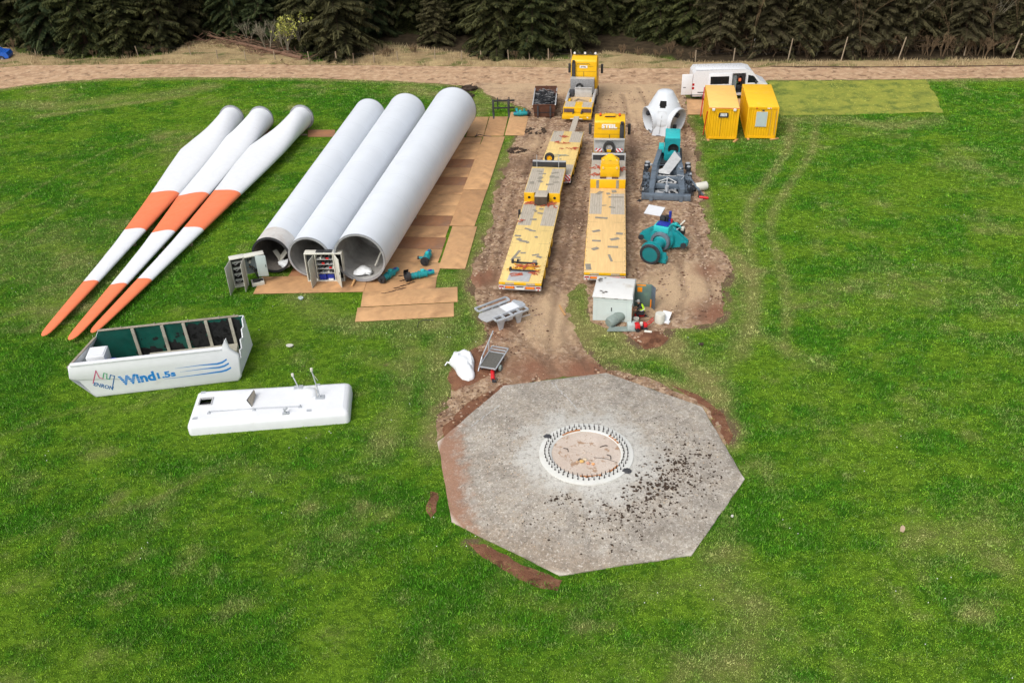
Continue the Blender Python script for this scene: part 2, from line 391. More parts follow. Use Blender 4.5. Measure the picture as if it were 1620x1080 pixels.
# ------------------------------------------------------------------ wear of the turf (true bare, dry and trampled places)
TRACKS = [ # pixel lines, half width m, strength
 ([(1252,190),(1246,240),(1217,280),(1187,322),(1181,350),(1186,400),(1194,440),(1192,500),(1180,560)], .52, .54),
 ([(1292,190),(1286,240),(1252,290),(1224,330),(1218,360),(1229,400),(1240,440),(1246,495),(1240,560)], .52, .5),
 ([(1112,345),(1140,375),(1165,400),(1185,440)], .45, .8), ([(1190,520),(1250,555),(1310,580)], .7, .5), ([(1060,560),(1110,600),(1150,640)], .6, .6),
 ([(1190,440),(1185,500),(1160,560),(1120,610),(1150,680)], 1.0, .5),
 ([(1060,545),(1100,580),(1130,620)], 1.5, .65),
 ([(470,470),(520,505),(580,515),(640,500),(700,520)], 1.5, .45),
 ([(640,510),(650,560),(640,610),(625,670),(600,720)], 1.1, .42),
 ([(700,540),(690,590),(690,640),(680,720)], 1.0, .5),
 ([(560,560),(620,580),(680,560)], 1.2, .3),
 ([(0,165),(100,168),(180,155),(260,150),(330,138)], 1.9, .5),
 ([(60,185),(150,172),(300,150)], .9, .5),
 ([(185,232),(120,262),(40,310),(0,340)], .3, .4), ([(235,235),(150,290),(60,360),(0,400)], .3, .35),
 ([(290,290),(220,340),(120,420),(20,500)], .3, .3), ([(0,690),(80,660),(160,640)], .35, .35),
 ([(0,860),(120,820),(230,800),(330,745)], .4, .3), ([(0,770),(160,770)], .3, .2),
 ([(1240,188),(1330,188),(1400,200),(1480,190)], 1.6, .45), ([(1330,210),(1430,215)], 1.2, .3),
 ([(1250,560),(1300,640),(1310,700)], .8, .25), ([(1140,760),(1210,730),(1230,790)], .8, .3),
 ([(1130,880),(1180,960),(1150,1060)], 1.8, .4), ([(950,950),(1060,930),(1150,900)], 1.0, .3),
 ([(900,480),(905,520),(935,560),(1000,560),(1060,545)], 1.2, .8), ([(940,520),(1000,540)], 1.0, .8),
 ([(735,440),(748,400),(768,330),(800,240)], .8, .5), ([(720,500),(740,470)], .8, .4),
 ([(1330,620),(1420,560),(1500,470)], .3, .2), ([(1380,330),(1470,350),(1500,400)], .4, .2),
 ([(640,140),(700,150),(760,160)], 2.2, .55), ([(690,175),(770,172)], 1.2, .6)]
TRW = [(W(*p), w, s) for p, w, s in TRACKS]
def wear(x, y):
    n1 = fbm(x, y, 9, 21, 4); n2 = fbm(x, y, 2.2, 31, 4, .6); n3 = fbm(x, y*1.6, .7, 41, 3, .6)
    w = np.clip((n1-.48)*2.4, 0, 1)*.36+np.clip((n2-.53)*3.0, 0, 1)*.32+np.clip((fbm(x, y*1.3, 1.1, 151, 3, .6)-.56)*3.5, 0, 1)*.30
    for ln, wd, s in TRW:
        d = pdist(x, y, ln); w = np.maximum(w, w*.5+.80*s*np.exp(-(d/(wd*.85))**2)*(.35+1.3*(n2*.5+n3*.5)))
    d = pdist(x, y, YARD, True); w = np.maximum(w, .75*np.exp(-(d/.7)**2)*(.4+1.1*n3))
    d = pdist(x, y, ROAD, True); w = np.maximum(w, .8*np.exp(-(d/1.0)**2)*(.4+1.1*n3))
    return np.clip(w, 0, 1)
def lush(x, y):
    return np.clip(.45+2.4*(fbm(x, y*1.7, 3.2, 61, 4, .62)-.5)+1.7*(fbm(x, y*1.8, .75, 71, 3, .6)-.5)+1.3*(fbm(x, y, 14, 81, 2)-.5), 0, 1)
def soil(x, y):
    n = fbm(x, y, 1.1, 55, 4, .65); d = np.minimum(pdist(x, y, YARD, True), pdist(x, y, BANK_FRONT, True))
    return np.clip(np.exp(-(d/.45)**2)*np.clip((n-.42)*4, 0, 1)+np.clip((n-.735)*9, 0, 1)*.8*np.clip(wear(x, y)*2, .15, 1), 0, 1)

# ------------------------------------------------------------------ ground: one sheet out to the horizon
xs = np.concatenate([[-1600, -700, -300, -160, -110, -85, -70], np.arange(-62, 66, .45), [70, 85, 110, 160, 300, 700, 1600]])
ys = np.concatenate([[-900, -300, -100, -30, 0, 8, 14], np.arange(17, 106, .45), [112, 125, 150, 200, 300, 600, 1600]])
GX, GY = np.meshgrid(xs, ys); nx, ny = len(xs), len(ys)
me = bpy.data.meshes.new("ground")
idx = np.arange(nx*ny).reshape(ny, nx)
faces = np.stack([idx[:-1, :-1], idx[:-1, 1:], idx[1:, 1:], idx[1:, :-1]], -1).reshape(-1, 4)
gx, gy = GX.ravel(), GY.ravel()
me.from_pydata(np.stack([gx, gy, 0*gx], 1).tolist(), [], faces.tolist())
for nm, fn in (('wear', wear), ('lush', lush), ('soil', soil)):
    a = me.attributes.new(nm, 'FLOAT', 'POINT'); a.data.foreach_set('value', fn(gx, gy).astype(np.float32))
fl = 93.6-.105*gx-np.where(gx > 18, 5.5, 0)+1.4*(fbm(gx, gy, 7, 15)-.5)*2+np.where(gx < -12, 2.5, 0)   # line where the turf gives way to the wood's litter
a = me.attributes.new('litter', 'FLOAT', 'POINT'); a.data.foreach_set('value', np.clip((gy-fl-2)/3, 0, 1).astype(np.float32))
G_LUSH, G_MID, G_DRY, G_SOIL = (.066, .225, .012), (.215, .385, .026), (.34, .315, .115), (.27, .175, .115)
t = NT("turf"); pos = t.coord()
n_f = t.noise(9, 5, pos, .7, .25, .75); n_c = t.noise(2.6, 4, t.coord((1, 1.7, 1)), .6); n_t = t.noise(30, 3, pos, .6, .25, .75)
lu = t.math('ADD', t.math('MULTIPLY', t.attr('lush'), .6), t.math('MULTIPLY', t.math('ADD', n_f, n_c), .22))
c = t.mix(t.rng(lu, .2, .8), G_MID+(1,), G_LUSH+(1,)); vg = t.new('ShaderNodeTexVoronoi'); vg.inputs['Scale'].default_value = 4.2; t.link(t.coord((.8, 1.3, 1)), vg.inputs[0]); bg_ = t.new('ShaderNodeRGBToBW'); t.link(vg.outputs['Color'], bg_.inputs[0]); c = t.mix(t.rng(bg_.outputs[0], .25, .75, .0, .55), c, (.026, .092, .006, 1))
we = t.math('ADD', t.attr('wear'), t.math('MULTIPLY', t.math('SUBTRACT', n_f, .55), .35))
c = t.mix(t.rng(we, .12, .75), c, G_DRY+(1,))
so = t.math('ADD', t.attr('soil'), t.math('MULTIPLY', t.math('SUBTRACT', n_t, .5), .5))
c = t.mix(t.rng(so, .3, .6), c, G_SOIL+(1,))
c = t.mix(t.rng(n_t, 0, 1, .0, .75), c, (.010, .028, .003, 1))
lit = t.mix(t.noise(1.2, 6, pos, .65), (.10, .075, .045, 1), (.038, .028, .018, 1))
c = t.mix(t.attr('litter'), c, lit); t.col(c); t.b.inputs['Roughness'].default_value = .9; t.b.inputs['Specular IOR Level'].default_value = .04
t.bump(t.math('ADD', n_t, t.math('MULTIPLY', n_f, 2.)), .7, .05)
me.materials.append(t.m); o = bpy.data.objects.new("ground", me); COL.objects.link(o); tag(o, kind='structure')

# ------------------------------------------------------------------ bare earth: yard, track, banks
def earth(name, c1, c2, c3, gravel, ruts=None, tone=False):
    t = NT(name); p = t.coord()
    big = t.noise(.28, 5, p, .6) if not ruts else t.noise(.5, 3, t.coord((.16, 1.3, 1)), .5, .3, .7); mid = t.noise(1.5, 6, p, .65); fine = t.noise(14, 5, p, .7, .25, .75)
    c = t.mix(big, c1, c2); c = t.mix(t.math('MULTIPLY', t.rng(mid, .35, .8), .85), c, c3); c = t.mix(t.rng(t.noise(.9, 6, p, .7), .62, .8), c, tuple(x*.62 for x in c2[:3])+(1,))
    v = t.new('ShaderNodeTexVoronoi'); v.inputs['Scale'].default_value = 9; t.link(p, v.inputs['Vector'])
    st = t.mix(.75, v.outputs['Color'], (.5, .42, .36, 1), 'MULTIPLY')
    bw = t.new('ShaderNodeRGBToBW'); t.link(st, bw.inputs[0])
    g = t.math('MULTIPLY', t.rng(v.outputs['Distance'], .42, .25), t.math('MULTIPLY', t.rng(t.noise(.6, 4, p), .3, .8), gravel))
    c = t.mix(t.math('MULTIPLY', g, t.rng(bw.outputs[0], .12, .3)), c, (.40, .32, .26, 1))
    vv = t.new('ShaderNodeTexVoronoi'); vv.inputs['Scale'].default_value = 5.5; t.link(p, vv.inputs[0]); bb = t.new('ShaderNodeRGBToBW'); t.link(vv.outputs['Color'], bb.inputs[0])
    if tone:
        c = t.mix(t.rng(bb.outputs[0], .5, .2, 0, .5), c, tuple(x*.5 for x in c2[:3])+(1,)); c = t.mix(t.rng(bb.outputs[0], .6, .8, 0, .5), c, S(222, 198, 172))
        k = lambda q, a, b: t.rng(t.math('ADD', t.attr(q), t.math('MULTIPLY', t.math('SUBTRACT', mid, .5), .35)), a, b)
        c = t.mix(k('pale', .2, .9), c, S(214, 184, 148)); c = t.mix(k('red', .25, .9), c, S(146, 100, 78)); c = t.mix(k('shade_and_ruts', .3, 1.2), c, S(104, 82, 68))
    c = t.mix(t.rng(fine, 0, 1, 0, .22 if ruts else .5), c, tuple(x*.45 for x in c1[:3])+(1,))
    t.col(c); t.b.inputs['Roughness'].default_value = .95; t.b.inputs['Specular IOR Level'].default_value = .15
    t.bump(t.math('ADD', fine, mid), .8, .06); return t.m
M['yard'] = earth('yard_earth', S(180, 148, 120), S(150, 118, 94), S(204, 174, 138), 1.0, None, True)
M['road'] = earth('track_earth', S(204, 168, 134), S(176, 140, 110), S(220, 190, 156), .3, True)
M['bank'] = earth('red_soil', S(140, 96, 74), S(118, 80, 60), S(158, 116, 88), .25)
RUTS = [W(*l) for l in ([(910,300),(900,380),(880,470),(868,540),(872,590)],[(925,300),(915,400),(902,450)],[(800,260),(785,340),(765,430),(775,480),(830,540),(880,590)],[(815,300),(800,360),(780,450)],
  [(1005,330),(1002,400),(1010,440)],[(1095,330),(1110,400),(1125,470),(1110,505)],[(1075,420),(1085,470),(1060,505)],[(880,150),(860,220),(830,280)],[(985,150),(1000,220),(1005,300)],[(1080,170),(1088,260),(1095,320)],[(1010,140),(1030,180)],[(905,470),(890,530),(930,585)])]
def rutd(x, y):
    d = np.full(x.shape, 9.)
    for l in RUTS: d = np.minimum(d, np.abs(pdist(x, y, l)-.0))
    return d
def yard_h(x, y):
    d = rutd(x, y); return .04+.09*fbm(x, y, 1.3, 5, 4, .6)-.025+.05*np.clip(fbm(x, y, .45, 8, 2)-.55, 0, 1)-.07*np.exp(-(d/.24)**2)+.05*np.exp(-((d-.5)/.18)**2)
def blobs(*bl):
    pts = [(at2(px, py), r) for px, py, r in bl]
    return lambda x, y: np.clip(sum(np.exp(-((x-c[0])**2+((y-c[1])*.8)**2)/r**2) for c, r in pts)*(.35+1.2*(fbm(x, y, 2.2, 131, 4, .6)-.1)), 0, 1)
PALE = blobs((1090,450,2.6),(865,490,1.8),(1010,480,1.2),(1060,250,2.2),(1030,180,3),(900,130,5),(1000,140,5),(800,140,3),(855,230,2.0),(1040,470,1.6),(870,530,1.6))
REDD = blobs((765,440,1.3),(1130,500,1.6),(1120,430,1.0),(790,520,1.2),(840,590,1.8),(930,590,1.4),(800,480,1.0),(1000,535,1.2),(760,560,1.0))
DARKP = lambda x, y: np.clip(blobs((870,400,1.2),(905,350,1.4),(1005,340,1.1),(820,260,1.5),(1070,405,.9),(835,470,1.0),(905,200,1.2),(1000,230,1.6),(750,410,.8))(x, y)+.7*np.exp(-(rutd(x, y)/.3)**2), 0, 1)  # dark earth: shade beside and behind the trailers painted in, plus darker ruts
sheet("dirt_yard", YARD, M['yard'], .008, .22, yard_h, .2, .6, 3, {'pale': PALE, 'red': REDD, 'shade_and_ruts': DARKP})
def road_h(x, y):
    return .03*fbm(x, y, 1.5, 9, 3)-.01
sheet("dirt_track", ROAD, M['road'], .014, .55, road_h, .4, .3, 8)
sheet("soil_bank", BANK_FRONT, M['bank'], .008, .16, lambda x, y: .20*fbm(x, y, .9, 12, 4)-.02, .15, .22, 4)
sheet("soil_bank", BANK_LEFT, M['bank'], .008, .16, lambda x, y: .16*fbm(x, y, .8, 13, 4), .15, .2, 5)
SB2 = W((702,690),(697,672),(735,632),(800,604),(806,609),(735,668),(700,697))
sheet("soil_bank", SB2, M['bank'], .012, .16, lambda x, y: .2*fbm(x, y, .8, 14, 4), .15, .12, 6)
SB3 = W((1060,608),(1105,625),(1146,656),(1160,690),(1152,704),(1136,684),(1114,645))
sheet("soil_bank", SB3, M['bank'], .012, .16, lambda x, y: .2*fbm(x, y, .8, 15, 4), .15, .12, 7)
SB4 = W((708,598),(722,566),(752,548),(768,560),(800,590),(770,606),(720,625))
sheet("soil_bank", SB4, M['bank'], .012, .16, lambda x, y: .25*fbm(x, y, .8, 16, 4), .15, .15, 9)
# soil heap by the kiosk
HE = W((1000,535),(1015,521),(1040,521),(1058,535),(1045,548),(1020,552))
sheet("soil_heap", HE, M['bank'], .012, .12, lambda x, y: .42*fbm(x, y, .6, 19, 4)*np.exp(-((x-8.0)**2+(y-41.0)**2)/1.6), .12, .1, 10)
# trampled pale grass where cabins stood
t = NT("trampled_turf"); p = t.coord(); n1 = t.noise(.9, 5, p, .65); n2 = t.noise(10, 4, p, .7, .25, .75)
c = t.mix(n1, S(176, 174, 70), S(136, 150, 54)); c = t.mix(t.rng(t.noise(.6, 6, p, .75), .45, .75), c, S(98, 118, 42)); c = t.mix(t.rng(n2, 0, 1, 0, .6), c, S(92, 100, 30)); t.col(c)
t.b.inputs['Roughness'].default_value = .9; t.bump(n2, .5, .03); M['matgrass'] = t.m
sheet("trampled_turf", MAT_GRASS, M['matgrass'], .006, .5, lambda x, y: .01+0*x, .3, .42, 11)
# verge beyond the track: tan bank
VERGE = [(-62, 101.5)]+W((-30,107.5),(60,103),(300,101.5),(600,103.5),(800,105.5),(1000,108),(1100,107.5),(1210,106.5),(1400,106.5),(1640,104))+[(66, 88.5), (66, 93.6)]+W((1620,93),(1400,96.5),(1250,97.5),(1100,99),(1040,92),(1000,86),(960,82),(905,94),(780,96),(760,86),(690,80),(640,74),(590,66),(560,90),(500,99),(470,92),(420,80),(350,62),(300,66),(268,86),(200,93),(100,93),(30,85),(0,60))+[(-62, 108)]
t = NT("verge_turf"); p = t.coord(); n1 = t.noise(.5, 6, p, .7); n2 = t.noise(6, 5, p, .7, .25, .75)
c = t.mix(n1, S(204, 180, 130), S(150, 124, 88)); c = t.mix(t.rng(t.noise(.33, 4, t.coord((1, 2, 1)), .6), .6, .85), c, S(110, 112, 56)); c = t.mix(t.rng(n2, 0, 1, 0, .5), c, S(72, 56, 40)); t.col(c)
t.b.inputs['Roughness'].default_value = .95; t.bump(n2, .7, .08); M['verge'] = t.m
sheet("grass_verge", VERGE, M['verge'], .01, .8, lambda x, y: .35*fbm(x, y, 3, 25, 4), .6, .4, 12)
# dark ditch edge along the far side of the right-hand track
sheet("soil_bank", W((1215,106.5),(1300,107.5),(1420,107.5),(1520,106.5),(1640,104.5),(1640,103.2),(1520,105),(1420,105.8),(1300,105.8),(1215,105.2)), mat('ditch_soil', S(86, 62, 48), .95, var=.3), .05, .4, lambda x, y: .3*fbm(x, y, 2, 27, 3), .3, .15, 13)

# ------------------------------------------------------------------ steel ground plates
PO = Vector(at2(735, 427)); PH = R(7.0); PV = Vector((math.sin(PH), math.cos(PH))); PU = Vector((PV.y, -PV.x))
def pf(a, b, z=0): q = PO+PU*a+PV*b; return Vector((q.x, q.y, z))
PLATES = []
def ground_plate(x0, x1, y0, y1, mt, label, lift=0., rot=0., group='steel plates laid under the tower sections'):
    c = pf((x0+x1)/2, (y0+y1)/2, .012+lift); w, h = (x1-x0)/2-.012, (y1-y0)/2-.012
    t = MB(); t.box(-w, w, -h, h, 0, .022, bev=.006); o = t.build('ground_plate', mt, None, 30, c, -PH+rot)
    tag(o, label, 'steel plate', group); a = math.cos(-PH+rot); b = math.sin(-PH+rot)
    PLATES.append([(c.x+a*u-b*v, c.y+b*u+a*v) for u, v in ((-w, -h), (w, -h), (w, h), (-w, h))])
edges = [-1.5, .81, 2.65, 4.36, 6.08, 7.77, 9.54, 11.39, 13.11, 14.69, 16.56, 18.38, 20.0, 21.7, 23.3]
who = ['nearest the black motor necks', 'beside the upright teal motor', 'with a dark stain beside the tower', 'second past the dark stain', 'with bare grey streaks beside the tower', 'third past the grey streaks',
       'halfway along the widest tower section', 'just past the middle of the tower', 'darker, past the middle of the tower', 'under the far half of the tower', 'ahead of the far seam', 'two before the pale far plate', 'one before the pale far plate', 'touching the pale far plate']
for i in range(14):
    xr = -1.9+.2*math.sin(i*1.3)*.4+(.35 if i == 0 else 0); mt = ['plate2', 'plate', 'plate3', 'plate', 'plate3', 'plate2'][i % 6]
    ground_plate(xr-6.2, xr, edges[i]+.01, edges[i+1], mt, 'crosswise rusty tan steel plate '+who[i], .002*(i % 2), R(random.uniform(-.5, .5)))
ground_plate(-1.72, .0, .02, 6.1, 'plate2', 'long tan steel plate at the near end of the outer plate row', .026, R(.8))
ground_plate(-1.95, -.2, 6.14, 12.3, 'plate', 'long tan steel plate in the middle of the outer plate row', .026, R(-.6))
ground_plate(-1.95, -.12, 12.34, 23.5, 'plate2', 'longest tan steel plate at the far end of the outer plate row', .026, R(-.3))
ground_plate(-5.6, .1, -4.5, -2.7, 'plate2', 'pale tan steel plate jutting towards the grey steel stand', .03, R(9.3))
ground_plate(-6.2, -1.45, -2.9, -1.3, 'plate', 'tan steel plate streaked with oil under the teal motors', .004, R(6.5))
ground_plate(-5.5, .15, -6.12, -4.53, 'plate2', 'nearest tan steel plate with a bent black wire on it', .006, R(9.3))
ground_plate(-12.45, -5.75, -3.5, -1.35, 'plate', 'wide tan steel plate under the two open control cabinets', .026, R(5.6))
ground_plate(-10.9, -7.9, -1.6, 1.3, 'plate3', 'dark tan steel plate in the gap between the two narrower tower mouths', .004)
ground_plate(-3.5, -2.0, 23.4, 28.4, 'plate2', 'pale tan steel plate beside the bolted tower end', .03, R(2))
ground_plate(-1.98, -.3, 23.7, 28.6, 'plate', 'tan steel plate under the black fork carriage', .004, R(1.5))
ground_plate(-.22, 1.46, 23.8, 29.8, 'plate2', 'tan steel plate running up to the cable skip', .03, R(1.0))
def free_plate(poly, mt, label, group, z=.02):
    t = MB(); t.prism(poly, 0, .022); o = t.build('ground_plate', mt, None, None, (0, 0, z)); tag(o, label, 'steel plate', group); PLATES.append(poly)
free_plate([at2(1086, 157), at2(1190, 157), at2(1190, 182), at2(1088, 182)], 'plate2', 'pale tan steel plate under the white van', None, .03)
free_plate([at2(487, 206), at2(530, 206), at2(530, 217), at2(487, 217)], 'plate3', 'brown steel plate between the blade roots and the towers', None, .012)
free_plate([at2(405, 207), at2(460, 207), at2(450, 218), at2(398, 218)], 'plate3', 'dark brown steel plate under the blade roots', None, .012)

# ------------------------------------------------------------------ grass blades, dry grass, stones
NOGRASS = [YARD, ROAD, OCT, BANK_FRONT, BANK_LEFT]+PLATES
def scatter(n, xr, yr, keep, pw=1.5):
    x = rng.uniform(xr[0], xr[1], n*6); y = rng.uniform(yr[0], yr[1], n*6)
    k = rng.random(n*6) < (24/np.hypot(np.maximum(y, 18), 10))**pw; x, y = x[k], y[k]
    k = np.abs(x) < (y*.62+7); x, y = x[k], y[k]; k = keep(x, y); return x[k][:n], y[k][:n]
def keep_grass(x, y):
    k = np.ones(x.shape, bool); xx, yy = x+rng.normal(0, .2, x.shape), y+rng.normal(0, .2, x.shape)
    for p in PLATES+[OCT]: k &= ~pip(x, y, p)
    for p in NOGRASS: k &= ~pip(xx, yy, p)
    return k & (y < 93.5-.1*x)
def blades(name, x, y, ht, wd, colr, mt, lean=.5):
    n = len(x); a = rng.uniform(0, 2*PI, n); l = rng.uniform(.1, 1, n)*lean*ht; b = rng.uniform(0, 2*PI, n)
    P = np.zeros((n, 3, 3), np.float32); ca, sa = np.cos(a)*wd/2, np.sin(a)*wd/2
    P[:, 0] = np.stack([x-ca, y-sa, 0*x], 1); P[:, 1] = np.stack([x+ca, y+sa, 0*x], 1)
    P[:, 2] = np.stack([x+np.cos(b)*l, y+np.sin(b)*l, ht], 1)
    me = bpy.data.meshes.new(name); me.vertices.add(3*n); me.vertices.foreach_set('co', P.ravel())
    me.loops.add(3*n); me.loops.foreach_set('vertex_index', np.arange(3*n, dtype=np.int32))
    me.polygons.add(n); me.polygons.foreach_set('loop_start', np.arange(0, 3*n, 3, dtype=np.int32)); me.polygons.foreach_set('loop_total', np.full(n, 3, np.int32))
    me.update(calc_edges=True)
    c = me.attributes.new('tint', 'FLOAT_COLOR', 'FACE'); q = np.ones((n, 4), np.float32); q[:, :3] = colr; c.data.foreach_set('color', q.ravel())
    me.materials.append(mt); o = bpy.data.objects.new(name, me); COL.objects.link(o); tag(o, kind='stuff'); return o
t = NT("grass_blade"); t.col(t.attr('tint', out='Color')); t.b.inputs['Roughness'].default_value = .8; t.b.inputs['Specular IOR Level'].default_value = .06
M['blade'] = t.m
def grass_col(x, y, k=1.0):
    n = len(x); lu = np.clip(lush(x, y)+rng.normal(0, .20, n), 0, 1)[:, None]; we = np.clip(wear(x, y)*1.1+rng.normal(0, .08, n), 0, 1)[:, None]
    a = np.array([(.250, .415, .034)]); b = np.array([(.080, .260, .017)]); d = np.array([(.46, .46, .18)]); e = np.array([(.15, .27, .06)])
    c = a*(1-lu)+b*lu; c = np.where(rng.random((n, 1)) < .15, e, c); we = np.clip((we-.12)/.65, 0, 1); c = c*(1-we)+d*we
    return c*k*np.exp(rng.normal(-.02, .21, n))[:, None]
x, y = scatter(210000, (-70, 70), (17, 96), keep_grass)
k = rng.random(len(x)) > .72*soil(x, y); x, y = x[k], y[k]; n = len(x)
lu = lush(x, y); inm = pip(x, y, MAT_GRASS)
th_ = (.035+.065*lu)*np.exp(rng.normal(0, .3, n))*(1-.45*wear(x, y))*np.where(inm, .5, 1); tc = grass_col(x, y)
tc = np.where(inm[:, None], np.array([(.42, .42, .10)])*np.exp(rng.normal(-.1, .35, n))[:, None], tc)
B = 5; rep = lambda q: np.repeat(q, B, axis=0)
xx, yy = rep(x), rep(y); rad = .04+.08*rep(rng.random(n))+.0012*np.hypot(yy, 24); an = rng.uniform(0, 2*PI, n*B); q = np.sqrt(rng.random(n*B))*rad
dist = np.hypot(yy, 24)
blades("grass", xx+q*np.cos(an), yy+q*np.sin(an), rep(th_)*rng.uniform(.6, 1.25, n*B), .010+.00066*dist, rep(tc)*rng.uniform(.82, 1.18, (n*B, 1)), M['blade'], 1.0)
# short tufts invading the trampled rectangle and the yard edge are part of the same turf
x = rng.uniform(-60, 66, 120000); y = rng.uniform(88, 108, 120000)
k = pip(x, y, VERGE); x, y = x[k], y[k]; n = len(x)
g = np.clip((fbm(x, y, 4, 33, 3)-.55)*5, 0, 1)[:, None]; q = rng.random(n)[:, None]
colr = (np.array([(.60, .48, .28)])*q+np.array([(.30, .22, .13)])*(1-q))*(1-g*.8)+np.array([(.12, .15, .04)])*g*.8
blades("dry_grass", x, y, rng.uniform(.12, .5, n)*(.4+1.1*fbm(x, y, 2.5, 44, 3)), rng.uniform(.04, .09, n), colr, M['blade'], .8)
# daisies
x, y = scatter(330, (-40, 45), (18, 60), lambda a, b: keep_grass(a, b) & (fbm(a, b, 3, 77, 3) > .60))
t = MB()
for a, b in zip(x, y): t.blob((a, b, .10), .022, 0, 5, 0)
o = t.build("daisies", mat('daisy_white', (.75, .75, .72, 1), .8), None); tag(o, kind='stuff')
# loose stones on the yard and round the slab
def keep_yard(x, y):
    k = pip(x, y, YARD) & ~pip(x, y, OCT)
    for p in PLATES: k &= ~pip(x, y, p)
    return k & (fbm(x, y, 3, 101, 3) > .40)
x, y = scatter(9000, (-12, 20), (34, 84), keep_yard, 1.2); t = MB()
for a, b in zip(x, y):
    r = random.choice((.025, .03, .035, .04, .05, .06, .085)); t.blob((a, b, .06), (r, r*random.uniform(.6, 1), r*.6), 0 if random.random() < .2 else (1 if random.random() < .62 else 2), 5, .3)
o = t.build("gravel", ['stone', mat('brown_stone', S(98, 70, 54), .95, var=.3), mat('grey_stone', S(172, 148, 128), .95, var=.3)], None); tag(o, kind='stuff')
# ------------------------------------------------------------------ tower sections lying on the plates
def tower(near, far, r0, r1, label, bolts, scorched=False, z0=.12, hatch=False):
    a, b = Vector(near), Vector(far); L = (b-a).length; h = math.atan2(b.x-a.x, b.y-a.y)
    g = thing('tower_section', label, 'tower section', (a.x, a.y, 0), -h, 'wind turbine tower sections lying side by side')
    sl = (r1-r0)/L; p0 = Vector((0, 0, r0+z0)); d = Vector((0, L, r1-r0)).normalized(); LL = math.hypot(L, r1-r0)
    t = MB(); prof = [(r0, .0)]; ms = []
    if scorched:
        prof += [(r0+sl*.5, .5), (r0+sl*1.5, 1.5)]; ms = [1, 1]
    k = 9
    for i in range(1, k+1): prof.append((r0+(r1-r0)*i/k, LL*i/k)); ms.append(0)
    t.lathe(prof, p0, d, 72, ms); t.build('shell', ['tower', 'towerburn'], g, 40)
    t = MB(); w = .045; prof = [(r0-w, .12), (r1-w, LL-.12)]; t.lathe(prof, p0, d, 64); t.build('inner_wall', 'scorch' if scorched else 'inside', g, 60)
    for nm, r, q in (('flange', r0, 0), ('flange', r1, LL)):
        t = MB(); s = -1 if q == 0 else 1
        t.lathe([(r-.11, q+s*.02), (r+.012, q+s*.02), (r+.012, q-s*.06), (r-.04, q-s*.07), (r-.11, q-s*.07)], p0, d, 64, close=True)
        o = t.build(nm, 'black' if scorched and q == 0 else 'flange', g, 30)
        if q and bolts:
            x, y, dd = basis(d); t = MB(); t.cyl((0, 0, 0), d*.16, .04, n=6); b0 = t.build('bolt', 'rod', o)
            for i in range(60):
                an = 2*PI*i/60; b = b0 if i == 0 else b0.copy(); b.location = p0+d*(q+.02)+x*((r-.01)*math.cos(an))+y*((r-.01)*math.sin(an))
                if i: COL.objects.link(b); b.parent = o
    for q in [LL*k_/9 for k_ in range(1, 9)]:   # weld seams
        t = MB(); r = r0+(r1-r0)*q/LL; t.lathe([(r-.01, q-.02), (r+.003, q-.012), (r+.003, q+.012), (r-.01, q+.02)], p0, d, 64); t.build('weld_seam', 'towerseam', g, 40)
    if hatch:
        t = MB(); x, y, dd = basis(d)    # doorway cut in the far wall, seen through the open end
        c = p0+d*4.2
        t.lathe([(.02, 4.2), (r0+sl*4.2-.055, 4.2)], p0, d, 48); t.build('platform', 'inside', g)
        t = MB(); t.holed([(-.42, -.5), (.42, -.5), (.42, .5), (-.42, .5)], [[(-.34, -.42), (.34, -.42), (.34, .42), (-.34, .42)]], c+Vector((-.45, -.06, .35)), (1, 0, 0), (0, 0, 1), .05)
        t.build('hatch_frame', 'rustskip', g)
        t = MB(); t.quad(*[c+Vector((-.45+u, -.03, .35+v)) for u, v in ((-.34, -.42), (.34, -.42), (.34, .42), (-.34, .42))]); t.build('hatch_opening', 'hole', g)
    else:
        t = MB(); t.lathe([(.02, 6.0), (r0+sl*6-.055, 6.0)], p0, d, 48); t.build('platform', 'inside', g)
    for s in (-1, 1):
        for i in range(4):
            t = MB(); yy = L*(.06+.29*i); r = r0+sl*yy; t.prism([(s*.35, 0), (s*1.0, 0), (s*.95, .42)], yy-.15, yy+.15, 'y'); t.build('chock', 'oldwood', g)
    return g, d, p0
tower((-9.03, 48.45), (-4.26, 74.76), 1.6, 1.87, 'widest white tower section, with a ring of bolts round its far end', True, hatch=True)
tower((-12.21, 49.28), (-8.33, 75.28), 1.34, 1.6, 'middle white tower section, with an open control cabinet before its mouth', False)
tower((-14.75, 50.0), (-11.56, 75.66), 1.2, 1.36, 'narrowest white tower section, with scorched brown mouth next to the blades', False, True)
# debris in the mouths
def crumple(name, c, r, mt, label, cat, sq=.5, n=18, amp=.5, seed=1):
    rnd = random.Random(seed); t = MB(); vs = []; fs = []; m = 9
    for i in range(m+1):
        ph = PI*i/m
        for k in range(n):
            a = 2*PI*k/n; j = 1+amp*(math.sin(3*a+seed)*.5+rnd.uniform(-.5, .5))*math.sin(ph)
            vs.append((c[0]+r[0]*j*math.sin(ph)*math.cos(a), c[1]+r[1]*j*math.sin(ph)*math.sin(a), max(.02, c[2]+r[2]*math.cos(ph)*(1+rnd.uniform(-.12, .12)))))
    for i in range(m):
        for k in range(n): fs.append((i*n+k, (i+1)*n+k, (i+1)*n+(k+1) % n, i*n+(k+1) % n))
    t.add(vs, fs); o = t.build(name, mt, None, 60); return tag(o, label, cat)
crumple('plastic_sheet', (-9.05, 49.3, .42), (.52, .5, .20), 'bag', 'crumpled white sheet inside the mouth of the widest tower section', 'sheet', seed=3)
crumple('plastic_sheet', (-14.1, 50.6, .40), (.4, .45, .2), 'bag', 'crumpled white wrap inside the scorched tower mouth', 'sheet', seed=5)
